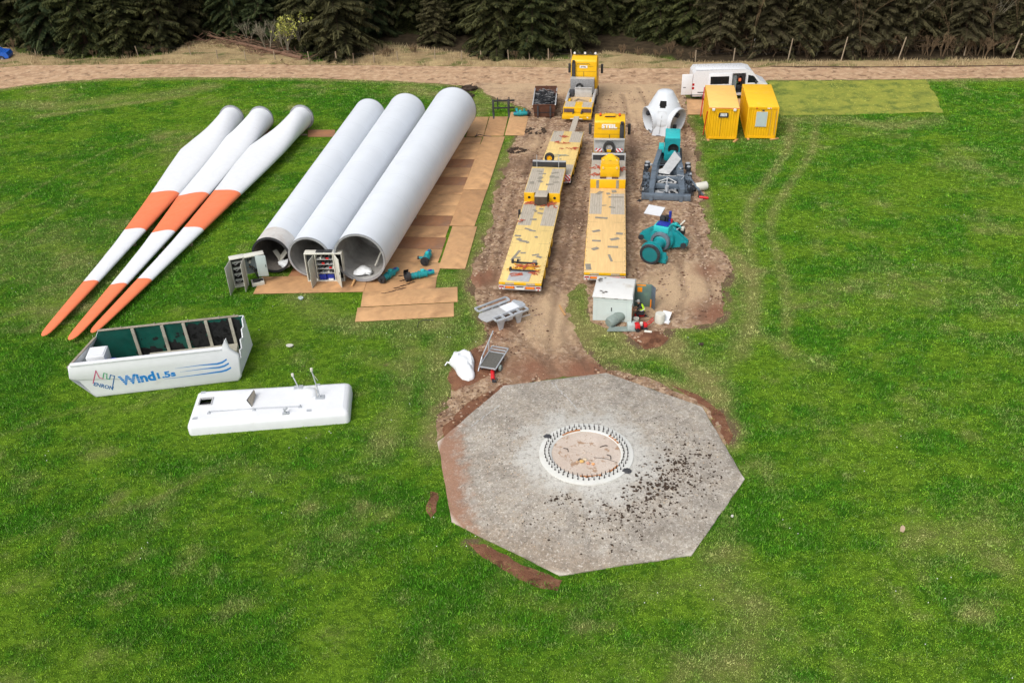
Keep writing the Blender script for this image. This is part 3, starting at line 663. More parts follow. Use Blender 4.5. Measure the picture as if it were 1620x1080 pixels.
t = MB(); t.bar((-8.4, 50.0, .35), (-7.75, 50.9, 1.5), .10, .05); o = t.build('plank', 'offwhite', None); tag(o, 'pale plank leaning inside the widest tower mouth', 'plank')
t = MB(); t.bar((-14.6, 51.0, .4), (-13.9, 51.4, 1.2), .5, .03); t.bar((-14.3, 50.9, .3), (-14.9, 51.5, .9), .3, .03); o = t.build('scrap_sheet', 'cabgrey', None); tag(o, 'bent pale scrap panel inside the scorched tower mouth', 'scrap panel')
t = MB(); t.bar((-9.62, 47.93, .08), (-9.5, 48.5, .22), .12, .12); o = t.build('timber_block', 'wood', None); tag(o, 'orange timber block beside the right cabinet door', 'timber')
t = MB(); t.obox((-15.75, 50.2, .55), (.7, .06, 1.1), Matrix.Rotation(R(25), 3, 'X'), bev=.01); o = t.build('loose_panel', 'cabgrey', None); tag(o, 'grey panel leaning on the outside of the scorched tower mouth', 'panel')

# ------------------------------------------------------------------ blades
SEC = [ # s, left offset, right offset, half thickness, squareness(1 = round root)
 (0, .95, -.95, .95, 1), (1.5, .96, -.95, .95, 1), (3, 1.2, -1.0, .82, .8), (5, 1.65, -1.12, .62, .4), (7.3, 1.92, -1.17, .46, .1), (10.8, 1.62, -1.1, .36, 0), (14, 1.3, -1.0, .30, 0), (17.4, 1.0, -.88, .25, 0),
 (20.3, .78, -.80, .21, 0), (23.2, .58, -.70, .18, 0), (26, .46, -.62, .155, 0), (28.9, .38, -.55, .13, 0), (31.5, .30, -.44, .10, 0), (33.2, .25, -.36, .075, 0), (33.8, .20, -.30, .055, 0), (34.08, .12, -.2, .035, 0), (34.2, .03, -.08, .015, 0)]
def blade(root, tip, roll, label, k=1.0, zr=1.1, zt=.32, tilt=0.):
    a = Vector((root[0], root[1], 0)); b = Vector((tip[0], tip[1], 0)); L = (b-a).length; h = math.atan2(b.x-a.x, b.y-a.y)
    g = thing('turbine_blade', label, 'turbine blade', (a.x, a.y, 0), -h, 'wind turbine blades lying on the grass')
    n = 36; vs = []; fs = []; ms = []; S2 = []
    for i in range(len(SEC)-1):
        m = 12
        for j in range(m):
            f = j/m; S2.append([SEC[i][q]*(1-f)+SEC[i+1][q]*f for q in range(5)])
    for q in (9.9,): pass
    S2.append(list(SEC[-1]))
    sc = L/34.15
    for s, l, r, th, sq in S2:
        z = zr+(zt-zr)*(s/34.15)**.8; c = (l+r)/2; w = (l-r)/2*k
        for q in range(n):
            an = 2*PI*q/n; u, v = math.cos(an), math.sin(an)
            # airfoil: thickest toward the leading (right) side
            x = c*k+w*u; tk = th*(v if sq > .99 else v*(sq+(1-sq)*(.55-.45*u)*1.35))
            ro = roll*(1-.35*s/34.15)*(1-sq)
            X, Z = x*math.cos(ro)-tk*math.sin(ro), x*math.sin(ro)+tk*math.cos(ro)
            vs.append((X, s*sc, max(.03, z+Z)))
    N = len(S2)
    for i in range(N-1):
        for q in range(n):
            an = 2*PI*(q+.5)/n; s = (S2[i][0]+S2[i+1][0])/2
            fs.append((i*n+q, (i+1)*n+q, (i+1)*n+(q+1) % n, i*n+(q+1) % n))
            ms.append(1 if (15.3 < s < 21.3 or s > 28.2) else 0)
    fs.append(tuple(range((N-1)*n, N*n))); ms.append(1)
    t = MB(); t.add(vs, fs, ms); t.build('blade_shell', ['white', 'orange'], g, 70)
    t = MB(); t.lathe([(.80, -.08), (1.07, -.08), (1.07, .12), (.95, .14), (.80, .1)], (0, 0, zr), (0, 1, 0), 40, close=True)
    f = t.build('root_flange', 'flange', g, 30)
    t = MB(); t.lathe([(.01, .05), (.82, .05)], (0, 0, zr), (0, 1, 0), 32); t.build('root_plate', 'dark', f)
    t = MB()
    for q in range(40):
        an = 2*PI*q/40; t.cyl((.89*math.cos(an), -.06, zr+.89*math.sin(an)), (.89*math.cos(an), -.15, zr+.89*math.sin(an)), .025, n=5)
    t.build('stud_ring', 'rod', f)
    for yy, nm in ((1.4, 'root_cradle'), (22.5, 'tip_support')):
        t = MB(); zz = max(.08, (zr+(zt-zr)*(yy/34.15)**.8)-(1.0 if yy < 5 else .22)); t.box(-.8 if yy < 5 else -.45, .8 if yy < 5 else .45, yy-.1, yy+.1, 0, zz, bev=.01); t.build(nm, 'oldwood', g)
    return g
BL = 'white turbine blade with two orange bands, '
blade((-23.83, 77.1), (-26.25, 43.0), R(4), BL+'leftmost of the three')
blade((-21.16, 76.6), (-24.55, 42.5), R(-3), BL+'in the middle and lying widest', 1.12)
blade((-17.63, 76.6), (-23.58, 43.2), R(9), BL+'nearest the tower sections', .95)

# ------------------------------------------------------------------ nacelle cover (open tub)
g = thing('nacelle_cover', 'open white nacelle cover with blue lettering and a torn end, lying in the grass', 'nacelle cover', (-21.229, 37.295), R(8.6))
Hn = 2.12
def near_prof(): return [(0, 0), (7.1, 0), (7.28, .25), (7.38, 1.60), (7.0, 2.0), (6.92, 2.6), (6.80, 2.45), (6.66, Hn), (-.72, Hn-.1), (-.86, 1.95), (-.95, 1.30), (-.85, 1.22), (-.56, 1.10), (-.12, .18)]
t = MB(); P = near_prof()
pc = (3.2, 1.1); t.prism(P, .09, .15, 'y', 0)
Pin = [(pc[0]+(a-pc[0])*.982, pc[1]+(b-pc[1])*.93) for a, b in P]; Pm = [(pc[0]+(a-pc[0])*.996, pc[1]+(b-pc[1])*.98) for a, b in P]; nP = len(P)
vs = [(a, .09, b) for a, b in P]+[(a, .03, b) for a, b in Pm]+[(a, 0, b) for a, b in Pin]
t.add(vs, [(k*nP+i, k*nP+(i+1) % nP, (k+1)*nP+(i+1) % nP, (k+1)*nP+i) for k in (0, 1) for i in range(nP)]+[tuple(2*nP+i for i in q) for q in tessellate_polygon([[Vector((a, b, 0)) for a, b in Pin]])]); t.build('side_wall', 'white', g, 50)
Pf = [(0.2, 0), (7.5, 0), (7.6, .25), (7.57, 1.0), (7.46, Hn), (.0, Hn), (-.3, 1.6), (-.5, 1.2), (.1, .2)]
# far wall, pale outside and green inside
t = MB(); t.prism(Pf, 3.05, 3.10, 'y', 0); t.build('far_wall', 'white', g, 30)
t = MB(); t.prism([(a*.995+.02, max(.1, b-.02)) for a, b in Pf], 3.03, 3.046, 'y', 0); t.build('lining', 'green', g)
t = MB(); t.box(.05, 7.1, .155, 3.02, .03, .10); t.build('floor_panel', 'tar', g)
t = MB(); t.box(.3, 7.0, .152, .165, .1, Hn-.15); t.build('near_lining', 'green', g)
# torn end wall
t = MB(); E = [(.07, .25), (3.05, .25), (3.05, Hn), (2.7, Hn+.02), (2.55, 1.75), (2.2, 1.80), (2.0, 1.42), (1.6, 1.55), (1.45, 1.12), (1.1, 1.2), (.95, .85), (.7, .95), (.5, 1.3), (.07, 1.75)]
t.prism(E, 7.16, 7.22, 'x', 0); t.v = [(x+.42*y/3.05-.14*z/2.1, y, z) for x, y, z in t.v]; t.build('torn_end_wall', 'white', g, 30)
t = MB(); t.quad((7.1, .07, 0.001), (7.2, .07, .25), (7.61, 3.05, .25), (7.5, 3.05, .001)); t.build('chamfer', 'white', g)
# sloping nose wall, swept
t = MB(); A = [(-.95, .03, 1.30), (-.50, 3.07, 1.25), (-.2, 3.07, 1.72), (-.83, .03, 1.92)]
t.add(A+[(x+.06, y, z) for x, y, z in A], [(0, 1, 2, 3), (4, 7, 6, 5), (0, 4, 5, 1), (1, 5, 6, 2), (2, 6, 7, 3), (3, 7, 4, 0)]); t.build('nose_wall', 'white', g, 30)
t = MB(); t.add([(-.94, .03, 1.28), (-.12, .03, .18), (0, .03, .02), (.2, 3.07, .02), (.1, 3.07, .2), (-.49, 3.07, 1.22)], [(0, 1, 4, 5), (1, 2, 3, 4)]); t.build('nose_underside', 'white', g)
# rims
t = MB(); t.box(-.72, 6.6, -.04, .20, Hn-.1, Hn-.02, bev=.015); t.build('rim', 'white', g, 30)
t = MB(); t.box(.0, 7.2, 2.98, 3.14, Hn, Hn+.05, bev=.01)
for x in (1.2, 2.9, 4.6, 6.2, 7.0): t.cyl((x, 3.05, Hn+.05), (x, 3.05, Hn+.14), .03, n=6)
t.build('rim', 'grpedge', g, 30)
t = MB(); t.bar((-.85, .05, 1.94), (-.22, 3.03, 1.76), .12, .05); t.build('rim', 'grpedge', g)
for x in (1.75, 3.25, 4.35, 5.5, 6.75):
    t = MB(); t.bar((x, 2.96, Hn-.02), (x+.05, 2.96, .12), .16, .10); t.build('rib', 'rib', g)
t = MB(); t.box(2.3, 6.9, 2.2, 2.9, .1, .55, bev=.02); t.build('floor_ledge', 'rib', g)
t = MB(); t.bar((2.3, 2.1, .1), (2.3, 2.1, .85), .10); t.build('ledge_post', 'rib', g)
rs = random.Random(4)
for (cx, cz, w, h, n) in ((4.9, 1.2, .54, .9, 90), (6.1, 1.25, .66, .9, 120), (6.95, 1.2, .3, .9, 60), (3.7, .6, .5, .3, 22), (2.3, .45, .7, .2, 26), (5.6, .75, 1.2, .3, 26), (3.8, 1.3, .25, .4, 5), (2.1, 1.35, .2, .06, 3), (2.8, 1.3, .2, .06, 3), (3.7, .9, .2, .15, 4)):
    t = MB()
    for i in range(n):
        x = cx+rs.gauss(0, w*.5); z = cz+rs.gauss(0, h*.45); r = rs.uniform(.08, .30)*(1 if n > 5 else .4)
        if abs(x-cx) > w or abs(z-cz) > h: continue
        m = rs.randint(5, 8); z = min(max(z, .5), Hn-.3)
        pl = [(x+r*rs.uniform(.6, 1.2)*math.cos(2*PI*q/m), min(Hn-.06, z+r*rs.uniform(.6, 1.3)*math.sin(2*PI*q/m))) for q in range(m)]
        yy = 3.024-.0006*(i % 12); t.add([(u, yy, v) for u, v in pl], [tuple(range(m))])
    t.build('black_residue', 'tar', g)
# lettering on the near side
Mw = lambda x, z, ang=0: frameM((x, -.004, z), (math.cos(ang), 0, math.sin(ang)), (-math.sin(ang), 0, math.cos(ang)))
lettering('lettering_wind', 'Wind', .74, 'logoblue', g, Mw(1.36, .59, R(3)), 1.76, offset=.03)
lettering('lettering_number', '1.5s', .47, 'logoblue', g, Mw(3.22, .74, R(3)), .90, offset=.018)
lettering('lettering_name', 'ENRON', .31, 'logodeep', g, Mw(.08, .76, R(-26)), .92, offset=.006)
t = MB()   # white gaps striping the large word
for i in range(4):
    z = .70+.11*i; t.quad((1.3, -.0095, z), (2.5-.15*i, -.0095, z+.05), (2.5-.15*i, -.0095, z+.068), (1.3, -.0095, z+.018))
t.build('lettering_stripe', 'white', g)
def seg(pts, w, mt, nm):
    t = MB()
    for p, q in zip(pts[:-1], pts[1:]):
        p, q = Vector((p[0], 0, p[1])), Vector((q[0], 0, q[1])); d = (q-p).normalized(); nn = Vector((-d.z, 0, d.x))*w/2; p -= d*w/2; q += d*w/2
        t.quad(*[v+Vector((0, -.006-.0004*len(t.f), 0)) for v in (p-nn, q-nn, q+nn, p+nn)])
    t.build(nm, mt, g)
seg([(.13, .98), (.42, 1.62)], .05, 'logopink', 'logo_stroke'); seg([(.42, 1.62), (.47, 1.18), (.62, 1.10)], .045, 'logopink', 'logo_stroke')
seg([(.62, 1.10), (.75, 1.42), (.88, 1.36), (.80, 1.08), (.92, 1.02)], .045, 'logogreen', 'logo_stroke')
seg([(.92, 1.02), (1.03, 1.27), (1.20, 1.18), (.90, .44)], .045, 'logodeep', 'logo_stroke')
seg([(.13, .98), (.10, .90)], .05, 'logopink', 'logo_stroke')
for (x0, z0, x1, z1, z2) in ((4.15, 1.22, 6.6, 1.25, 1.42), (4.35, .98, 6.66, 1.02, 1.17), (3.5, .66, 6.72, .76, .90)):
    pts = [(x0, z0), ((x0+x1)/2, z0+.03), (x1-.35, z1-.03), (x1-.1, z1+.02), (x1+.15, z2)]; t = MB()
    for i, (p, q) in enumerate(zip(pts[:-1], pts[1:])):
        w0, w1 = [(.008, .045), (.045, .10), (.10, .11), (.11, .10)][i]
        t.quad((p[0], -.006, p[1]-w0/2), (q[0], -.006, q[1]-w1/2), (q[0], -.006, q[1]+w1/2), (p[0], -.006, p[1]+w0/2))
    t.build('lettering_swoosh', 'logoblue', g)
# things standing inside
ca = math.cos(R(8.6)); sa = math.sin(R(8.6))
def nl(x, y, z): return (-21.229+ca*x-sa*y, 37.295+sa*x+ca*y, z)
t = MB(); t.box(-.45, .45, -.5, .5, 0, 1.0, bev=.03); t.box(-.38, .38, -.43, .43, 1.0, 1.03); o = t.build('equipment_box', 'white', None, 30, nl(.25, 1.35, .9), R(8.6)); tag(o, 'white box standing in the nose of the open nacelle cover', 'box')
t = MB(); t.lathe([(.01, 0), (.26, .02), (.30, .3), (.24, .55), (.01, .6)], nl(.95, 1.0, 1.05), (.4, -.3, 1), 18); t.lathe([(.27, .18), (.305, .2), (.305, .24), (.27, .26)], nl(.95, 1.0, 1.05), (.4, -.3, 1), 18, mi=1)
o = t.build('fan_motor', ['blue', 'silver'], None, 40); tag(o, 'small blue drum beside the white box inside the nacelle cover', 'drum')

# ------------------------------------------------------------------ nacelle roof lid
g = thing('nacelle_roof', 'white nacelle roof lid with a square hatch and two short masts, flat on the grass', 'nacelle roof', (-15.56, 33.92), R(4.6))
def rrect(x0, y0, x1, y1, r, n=5, sk=.25):
    out = []
    for cx, cy, a0 in ((x1-r, y0+r, -90), (x1-r, y1-r, 0), (x0+r, y1-r, 90), (x0+r, y0+r, 180)):
        for i in range(n+1):
            a = R(a0+90*i/n); out.append([cx+r*math.cos(a), cy+r*math.sin(a)])
    for p in out:   # slightly wider at the hatch end
        p[1] = p[1] if p[1] < 1.2 else p[1]+sk*(1-(p[0]/7.7))
    return [tuple(p) for p in out]
o0 = rrect(0, .0, 7.65, 2.62, .22); ring = [(0, 0.), (0, .40), (.06, .55), (.16, .64), (.30, .68)]
t = MB(); n = len(o0); vs = []; cx, cy = 3.8, 1.35
hole = [(.34, 1.5), (.34, 2.02), (.90, 2.02), (.90, 1.5)]
for ins, z in ring:
    for x, y in o0:
        dx, dy = x-cx, y-cy; vs.append((cx+dx*(1-ins/3.82), cy+dy*(1-ins/1.36), z))
fs = []
for i in range(len(ring)-1):
    for k in range(n): fs.append((i*n+k, i*n+(k+1) % n, (i+1)*n+(k+1) % n, (i+1)*n+k))
t.add(vs, fs); top = [(v[0], v[1]) for v in vs[-n:]]
t.holed(top, [hole], (0, 0, .68), (1, 0, 0), (0, 1, 0), -.04); t.build('lid_shell', 'white', g, 40)
t = MB(); t.holed([(.28, 1.44), (.96, 1.44), (.96, 2.08), (.28, 2.08)], [hole], (0, 0, .682), (1, 0, 0), (0, 1, 0), .03); f = t.build('hatch_frame', 'silver', g)
t = MB(); t.quad((.3, 1.46, .45), (.94, 1.46, .45), (.94, 2.06, .45), (.3, 2.06, .45)); t.build('hatch_well', 'hole', f)
t = MB(); t.add([(1.5, 1.15, .682), (2.95, 1.0, .682), (3.0, 2.0, .682), (1.75, 1.95, .682), (2.75, 1.08, 1.06), (2.98, 1.95, 1.06)], [(0, 1, 4), (3, 5, 2), (0, 4, 5, 3), (0, 3, 2, 1)]); f = t.build('vent_hood', 'white', g)
t = MB(); t.quad((2.97, 1.03, .70), (3.02, 1.97, .70), (3.0, 1.93, 1.05), (2.79, 1.10, 1.05)); t.build('vent_grille', 'ply', f)
t = MB(); t.tube([(.95, .85, .74), (2.9, .80, .76), (5.3, .68, .76)], .018)
for x in (.95, 3.1, 5.3): t.cyl((x, .80-.02*(x-1)*.5, .68), (x, .80-.02*(x-1)*.5, .78), .03, n=6); t.box(x-.08, x+.08, .72-.02*x, .86-.02*x, .68, .70)
t.build('hand_rail', 'galv', g)
for x, y, hh, lab in ((6.2, 1.35, 1.65, 1), (5.05, 2.35, .6, 0)):
    t = MB(); t.box(x-.22, x+.22, y-.16, y+.16, .68, .72, bev=.01); t.cyl((x, y, .7), (x-.22, y+.25, .7+hh*.86), .032, n=8); f = t.build('mast', 'galv', g)
    t = MB(); t.lathe([(.02, 0), (.07, .02), (.07, .16), (.02, .2)], (x-.22, y+.25, .7+hh*.85), (0, 0, 1), 10)
    if lab: t.bar((x-.25, y+.2, .7+hh*.85), (x-.05, y+.5, 1.35), .02); t.bar((x-.12, y+.1, .72), (x-.2, y+.22, 1.3), .02)
    t.build('sensor', 'offwhite', f, 40)
t = MB(); t.lathe([(.42, 0), (.38, .13), (.26, .23), (.01, .28)], (5.65, 1.75, .68), (0, 0, 1), 20); t.build('dome', 'white', g, 50)
for x, y in ((.35, 2.55), (.35, .45), (5.75, .35), (6.0, 2.45)):
    t = MB(); t.box(x-.11, x+.11, y-.09, y+.09, .68, .70); t.build('lifting_plate', 'galv', g)
t = MB(); t.box(4.5, 4.82, .18, .36, .68, .72); t.cyl((4.66, .27, .72), (4.6, .27, .98), .04, n=8); t.cyl((4.6, .2, .9), (4.75, .36, .95), .05, n=8); t.build('lifting_eye', 'galv', g)

# ------------------------------------------------------------------ foundation slab
g = thing('foundation_slab', 'octagonal grey concrete foundation slab with a ring of rusty bolts in its middle', 'foundation', (OCT_C[0], OCT_C[1]))
t = NT("dusty_concrete"); p = t.coord(); sx = t.new('ShaderNodeSeparateXYZ'); t.link(p, sx.inputs[0])
ln = t.new('ShaderNodeVectorMath', operation='LENGTH'); t.link(p, ln.inputs[0]); rad = ln.outputs['Value']
n1 = t.noise(.35, 6, p, .62); n2 = t.noise(2.2, 6, p, .68); n3 = t.noise(16, 5, p, .75, .2, .8); n4 = t.noise(.9, 5, p, .6)
c = t.mix(n1, S(184, 176, 164), S(208, 200, 188)); c = t.mix(t.math('MULTIPLY', t.rng(n2, .3, .9), .6), c, S(198, 182, 158))
dust = t.math('ADD', t.rng(rad, 2.0, 4.4, 1, 0), t.math('MULTIPLY', t.math('SUBTRACT', n4, .55), .8))
c = t.mix(t.math('MULTIPLY', t.rng(dust, .25, .8), .85), c, S(222, 221, 214))
v = t.new('ShaderNodeTexVoronoi'); v.inputs['Scale'].default_value = 8.5; t.link(p, v.inputs[0]); bw = t.new('ShaderNodeRGBToBW'); t.link(v.outputs['Color'], bw.inputs[0])
ang_ = t.math('ARCTAN2', sx.outputs[1], sx.outputs[0]); cb = t.new('ShaderNodeCombineXYZ'); t.link(t.math('MULTIPLY', ang_, 3.2), cb.inputs[0]); t.link(t.math('MULTIPLY', rad, .25), cb.inputs[1]); stn = t.noise(2.4, 6, cb.outputs[0], .7, .48, .68)
c = t.mix(t.math('MULTIPLY', stn, t.rng(rad, 2.2, 3.4, 0, .42)), c, S(142, 136, 126)); c = t.mix(t.math('MULTIPLY', t.noise(.55, 5, p, .6, .5, .7), t.rng(rad, 2.8, 4, 0, .5)), c, S(140, 134, 126))
chips = t.math('MULTIPLY', t.rng(v.outputs['Distance'], .34, .2), t.math('MULTIPLY', t.rng(bw.outputs[0], .6, .7), t.rng(n2, .35, .7)))
c = t.mix(t.math('MULTIPLY', chips, t.rng(rad, 2.6, 3.4)), c, S(240, 232, 222))
v2 = t.new('ShaderNodeTexVoronoi'); v2.inputs['Scale'].default_value = 7; t.link(t.coord((1.1, .9, 1)), v2.inputs[0]); bw2 = t.new('ShaderNodeRGBToBW'); t.link(v2.outputs['Color'], bw2.inputs[0])
peb = t.math('MULTIPLY', t.rng(v2.outputs['Distance'], .36, .24), t.math('MULTIPLY', t.rng(bw2.outputs[0], .66, .7), t.rng(t.noise(.7, 4, p), .35, .7)))
c = t.mix(t.math('MULTIPLY', peb, t.rng(rad, 2.6, 3.6, 0, .8)), c, S(76, 66, 56))
edge = t.math('ADD', t.math('MULTIPLY', sx.outputs[0], -1), t.math('ADD', t.math('MULTIPLY', sx.outputs[1], -.12), t.math('MULTIPLY', t.math('SUBTRACT', n2, .5), .9)))
c = t.mix(t.math('MULTIPLY', t.rng(edge, 5.0, 6.0), .7), c, S(168, 128, 102))
e2 = t.math('ADD', t.math('ADD', t.math('MULTIPLY', sx.outputs[1], -1), t.math('MULTIPLY', sx.outputs[0], -.45)), t.math('MULTIPLY', n2, 1.0))
c = t.mix(t.math('MULTIPLY', t.rng(e2, 5.6, 7.2), .6), c, S(170, 148, 124))
sc_ = t.noise(1.3, 8, p, .78, .45, .62); c = t.mix(t.math('MULTIPLY', sc_, t.rng(rad, 2.6, 4, 0, .45)), c, S(120, 112, 100)); c = t.mix(t.rng(t.noise(5, 6, p, .8), .5, .9, 0, .7), c, S(108, 98, 86)); c = t.mix(t.rng(n3, 0, 1, 0, .55), c, S(96, 88, 78)); vv = t.new('ShaderNodeTexVoronoi'); vv.inputs['Scale'].default_value = 11; t.link(p, vv.inputs[0]); bb = t.new('ShaderNodeRGBToBW'); t.link(vv.outputs['Color'], bb.inputs[0]); c = t.mix(t.math('MULTIPLY', t.rng(t.noise(9, 7, p, .85), .42, .25), t.rng(rad, 2.4, 3.6, 0, .5)), c, S(104, 96, 84)); c = t.mix(t.math('MULTIPLY', t.rng(t.noise(7, 7, t.coord((1.1, .93, 1)), .85), .6, .8), t.rng(rad, 2.4, 3.6, 0, .6)), c, S(238, 230, 218)); c = t.mix(t.math('MULTIPLY', t.rng(edge, 5.35, 6.0), .75), c, t.mix(n3, S(166, 124, 98), S(140, 102, 80))); c = t.mix(t.rng(rad, 6.72, 6.9, 0, .6), c, S(212, 204, 192))
t.col(c); t.b.inputs['Roughness'].default_value = .92; t.bump(t.math('ADD', n3, t.math('MULTIPLY', n2, 1.5)), .6, .03); M['conc'] = t.m
t = MB(); lv = [(OCT_R, -.25), (OCT_R, .05), (OCT_R-.02, .07)]+[(OCT_R*(1-q)+2.1*q, .07+.36*q) for q in (.1, .25, .4, .55, .7, .85, .95, 1.0)]+[(.02, .435)]
vs = []; fs = []; n = 96
rnd = random.Random(2)
for r, z in lv:
    for k in range(n):
        a = OCT_A+2*PI*k/n; m = ((2*PI*k/n) % (PI/4))-PI/8; oc = math.cos(PI/8)/math.cos(m); f = min(1, max(0, (r-2.2)/2.5))
        rr = r*(oc*f+(1-f)); ch = (rnd.uniform(-.03, .03) if r > 6.5 and z > 0 else 0); vs.append(((rr+ch)*math.cos(a), (rr+ch)*math.sin(a), z))
for i in range(len(lv)-1):
    for k in range(n): fs.append((i*n+k, i*n+(k+1) % n, (i+1)*n+(k+1) % n, (i+1)*n+k))
t.add(vs, fs); t.build('slab', M['conc'], g, 30)
M['ringc'] = mat('pale_grout', S(214, 214, 208, .95), .85, var=.05, scale=5, grime=S(186, 180, 168), gamt=.3, bump=.2)
RI = 1.80
t = MB(); t.lathe([(2.12, .42), (2.11, .475), (2.06, .49), (1.60, .49), (1.55, .45), (1.54, .40)], (0, 0, 0), (0, 0, 1), 90); t.build('grout_ring', 'ringc', g, 30)
tt = NT("pit_sand"); p = tt.coord(); c = tt.mix(tt.noise(1.1, 6, p, .65), S(196, 178, 162), S(216, 204, 192)); c = tt.mix(tt.rng(tt.noise(2.3, 5, p, .7), .6, .8), c, S(168, 138, 112)); c = tt.mix(tt.rng(tt.noise(18, 4, p, .7), 0, 1, 0, .3), c, S(120, 100, 84)); tt.col(c); tt.b.inputs['Roughness'].default_value = .95; tt.bump(tt.noise(6, 5, p, .7), .5, .03)
t = MB(); N1 = 48; vs = []; fs = []
for i in range(9):
    for k in range(N1):
        r = .01+1.54*i/8; vs.append((r*math.cos(2*PI*k/N1), r*math.sin(2*PI*k/N1), .437+(.03*rnd.random() if i < 8 else 0)))
for i in range(8):
    for k in range(N1): fs.append((i*N1+k, i*N1+(k+1) % N1, (i+1)*N1+(k+1) % N1, (i+1)*N1+k))
t.add(vs, fs); t.build('pit_floor', tt.m, g, 60)
t = MB(); rust = mat('rust_stain', S(176, 116, 66), .9, var=.2)
for a0, a1 in ((95, 128), (255, 290), (300, 325), (20, 45)):
    A = [R(a0+(a1-a0)*i/8) for i in range(9)]
    for p, q in zip(A[:-1], A[1:]):
        r0, r1 = 1.565, 1.60+.12*random.random(); t.quad((r0*math.cos(p), r0*math.sin(p), .493), (r1*math.cos(p), r1*math.sin(p), .493), (r1*math.cos(q), r1*math.sin(q), .493), (r0*math.cos(q), r0*math.sin(q), .493))
t.build('rust_stain', rust, g)
t = MB(); t.cyl((0, 0, 0), (0, 0, .19), .017, n=6); t.cyl((0, 0, .03), (0, 0, .06), .034, n=6); st = t.build('anchor_bolt', 'rod', g)
first = True
for rr in (1.68, 1.86):
    for k in range(50):
        a = 2*PI*(k+.25*(rr > 1.7))/50; o = st if first else st.copy()
        if not first: COL.objects.link(o); o.parent = g
        first = False; o.location = (rr*math.cos(a), rr*math.sin(a), .488); o.rotation_euler = (random.uniform(-.08, .08), random.uniform(-.08, .08), a)
for (a, r, s) in ((143, 2.08, .16), (-38, 2.1, .17)):
    t = MB(); c = (r*math.cos(R(a)), r*math.sin(R(a)), .44); t.blob((c[0], c[1], .47), (s*1.3, s, .07), 0, 9); t.build('cable_duct', 'dark', g)
t = MB(); 
for pts in ([(-1.2, 6.0), (-.6, 4.6), (.1, 2.9)], [(-.2, 6.2), (.2, 6.25), (.6, 6.3)], [(-5.2, 2.6), (-4.3, 3.7), (-3.8, 4.2)]):
    for p, q in zip(pts[:-1], pts[1:]):
        k = lambda r: .07+.36*min(1, max(0, (OCT_R*.95-math.hypot(*r))/(OCT_R-2.1)))+.012
        p, q = Vector(p), Vector(q); m = 7
        for i in range(m):
            a, b = p+(q-p)*(i/m), p+(q-p)*((i+.75)/m); j = random.uniform(-.05, .05); t.bar((a.x+j, a.y, k(a)), (b.x+j, b.y, k(b)), .05, .012)
t.build('cement_streak', 'mortar', g)
zs = lambda x, y: .07+.36*min(1, max(0, (OCT_R*.96-math.hypot(x, y))/(OCT_R-2.1)))
# loose lumps lying on the slab: dark clods and pale chips nobody could count
t = MB(); t2 = MB()
def put(mb, n, cx, cy, sx, sy, ang, rlo, rhi):
    for _ in range(n):
        u, v = random.gauss(0, sx), random.gauss(0, sy); x, y = cx+u*math.cos(ang)-v*math.sin(ang), cy+u*math.sin(ang)+v*math.cos(ang)
        d = math.hypot(x, y)
        if d < 2.25 or d > 6.1 or x < -4.9: continue
        r = random.uniform(rlo, rhi)*random.uniform(.5, 1); mb.blob((OCT_C[0]+x, OCT_C[1]+y, zs(x, y)+r*.35), (r*random.uniform(.7, 1.3), r, r*.6), 0, 6, .4)
put(t, 420, 3.0, -2.0, 1.5, .6, R(40), .015, .085); put(t, 260, 1.0, -4.2, 2.4, .8, R(8), .012, .055); put(t, 160, 4.6, -.4, .8, 1.3, 0, .012, .055); put(t, 110, 3.9, -.9, .8, .5, R(60), .015, .08); put(t, 90, 1.9, -3.6, .8, .5, 0, .015, .07)
put(t, 60, -1.2, -2.9, .35, .2, 0, .02, .07); put(t, 120, 0, -3.6, 2.2, .7, 0, .01, .04); put(t, 110, -3.4, 1.5, .8, .6, 0, .01, .035); put(t, 90, 3.6, 1.6, .9, .8, 0, .01, .045); put(t, 130, 0, 0, 4, 4, 0, .01, .04); put(t, 40, 5.2, -1.6, .5, .4, 0, .015, .06)
put(t2, 700, 0, -1, 4, 3.4, 0, .01, .035); put(t2, 200, -3, 0, 1.4, 1.8, 0, .01, .035); put(t, 500, 0, 0, 4, 4, 0, .01, .03)
o = t.build('soil_clods', 'clod', None, 60); tag(o, kind='stuff')
o = t2.build('stone_chips', 'stone', None, 60); tag(o, kind='stuff')
# stones and sticks in the pit
for i, (x, y, r, lab) in enumerate(((-.32, -.48, .085, 'dark grey stone in the bolt ring, leftmost of the small heap'), (-.10, -.50, .10, 'pale stone in the middle of the small heap in the bolt ring'), (-.25, -.62, .11, 'ochre stone in the small heap in the bolt ring'),
                              (.02, -.74, .095, 'pinkish stone at the near side of the small heap in the bolt ring'), (.24, -.80, .08, 'orange stone set apart right of the small heap in the bolt ring'), (-.45, -.62, .07, 'small buff stone at the far left of the heap in the bolt ring'))):
    t = MB(); t.blob((0, 0, 0), (r, r*.85, r*.7), 0, 9, .2); o = t.build('stone', mat('pit_stone', [S(90, 84, 80), S(206, 190, 164), S(206, 168, 104), S(196, 150, 128), S(222, 160, 108), S(190, 160, 128)][i], .9, var=.15), None, 50, (OCT_C[0]+x, OCT_C[1]+y, .46+r*.5)); tag(o, lab, 'stone', 'stones heaped inside the bolt ring')
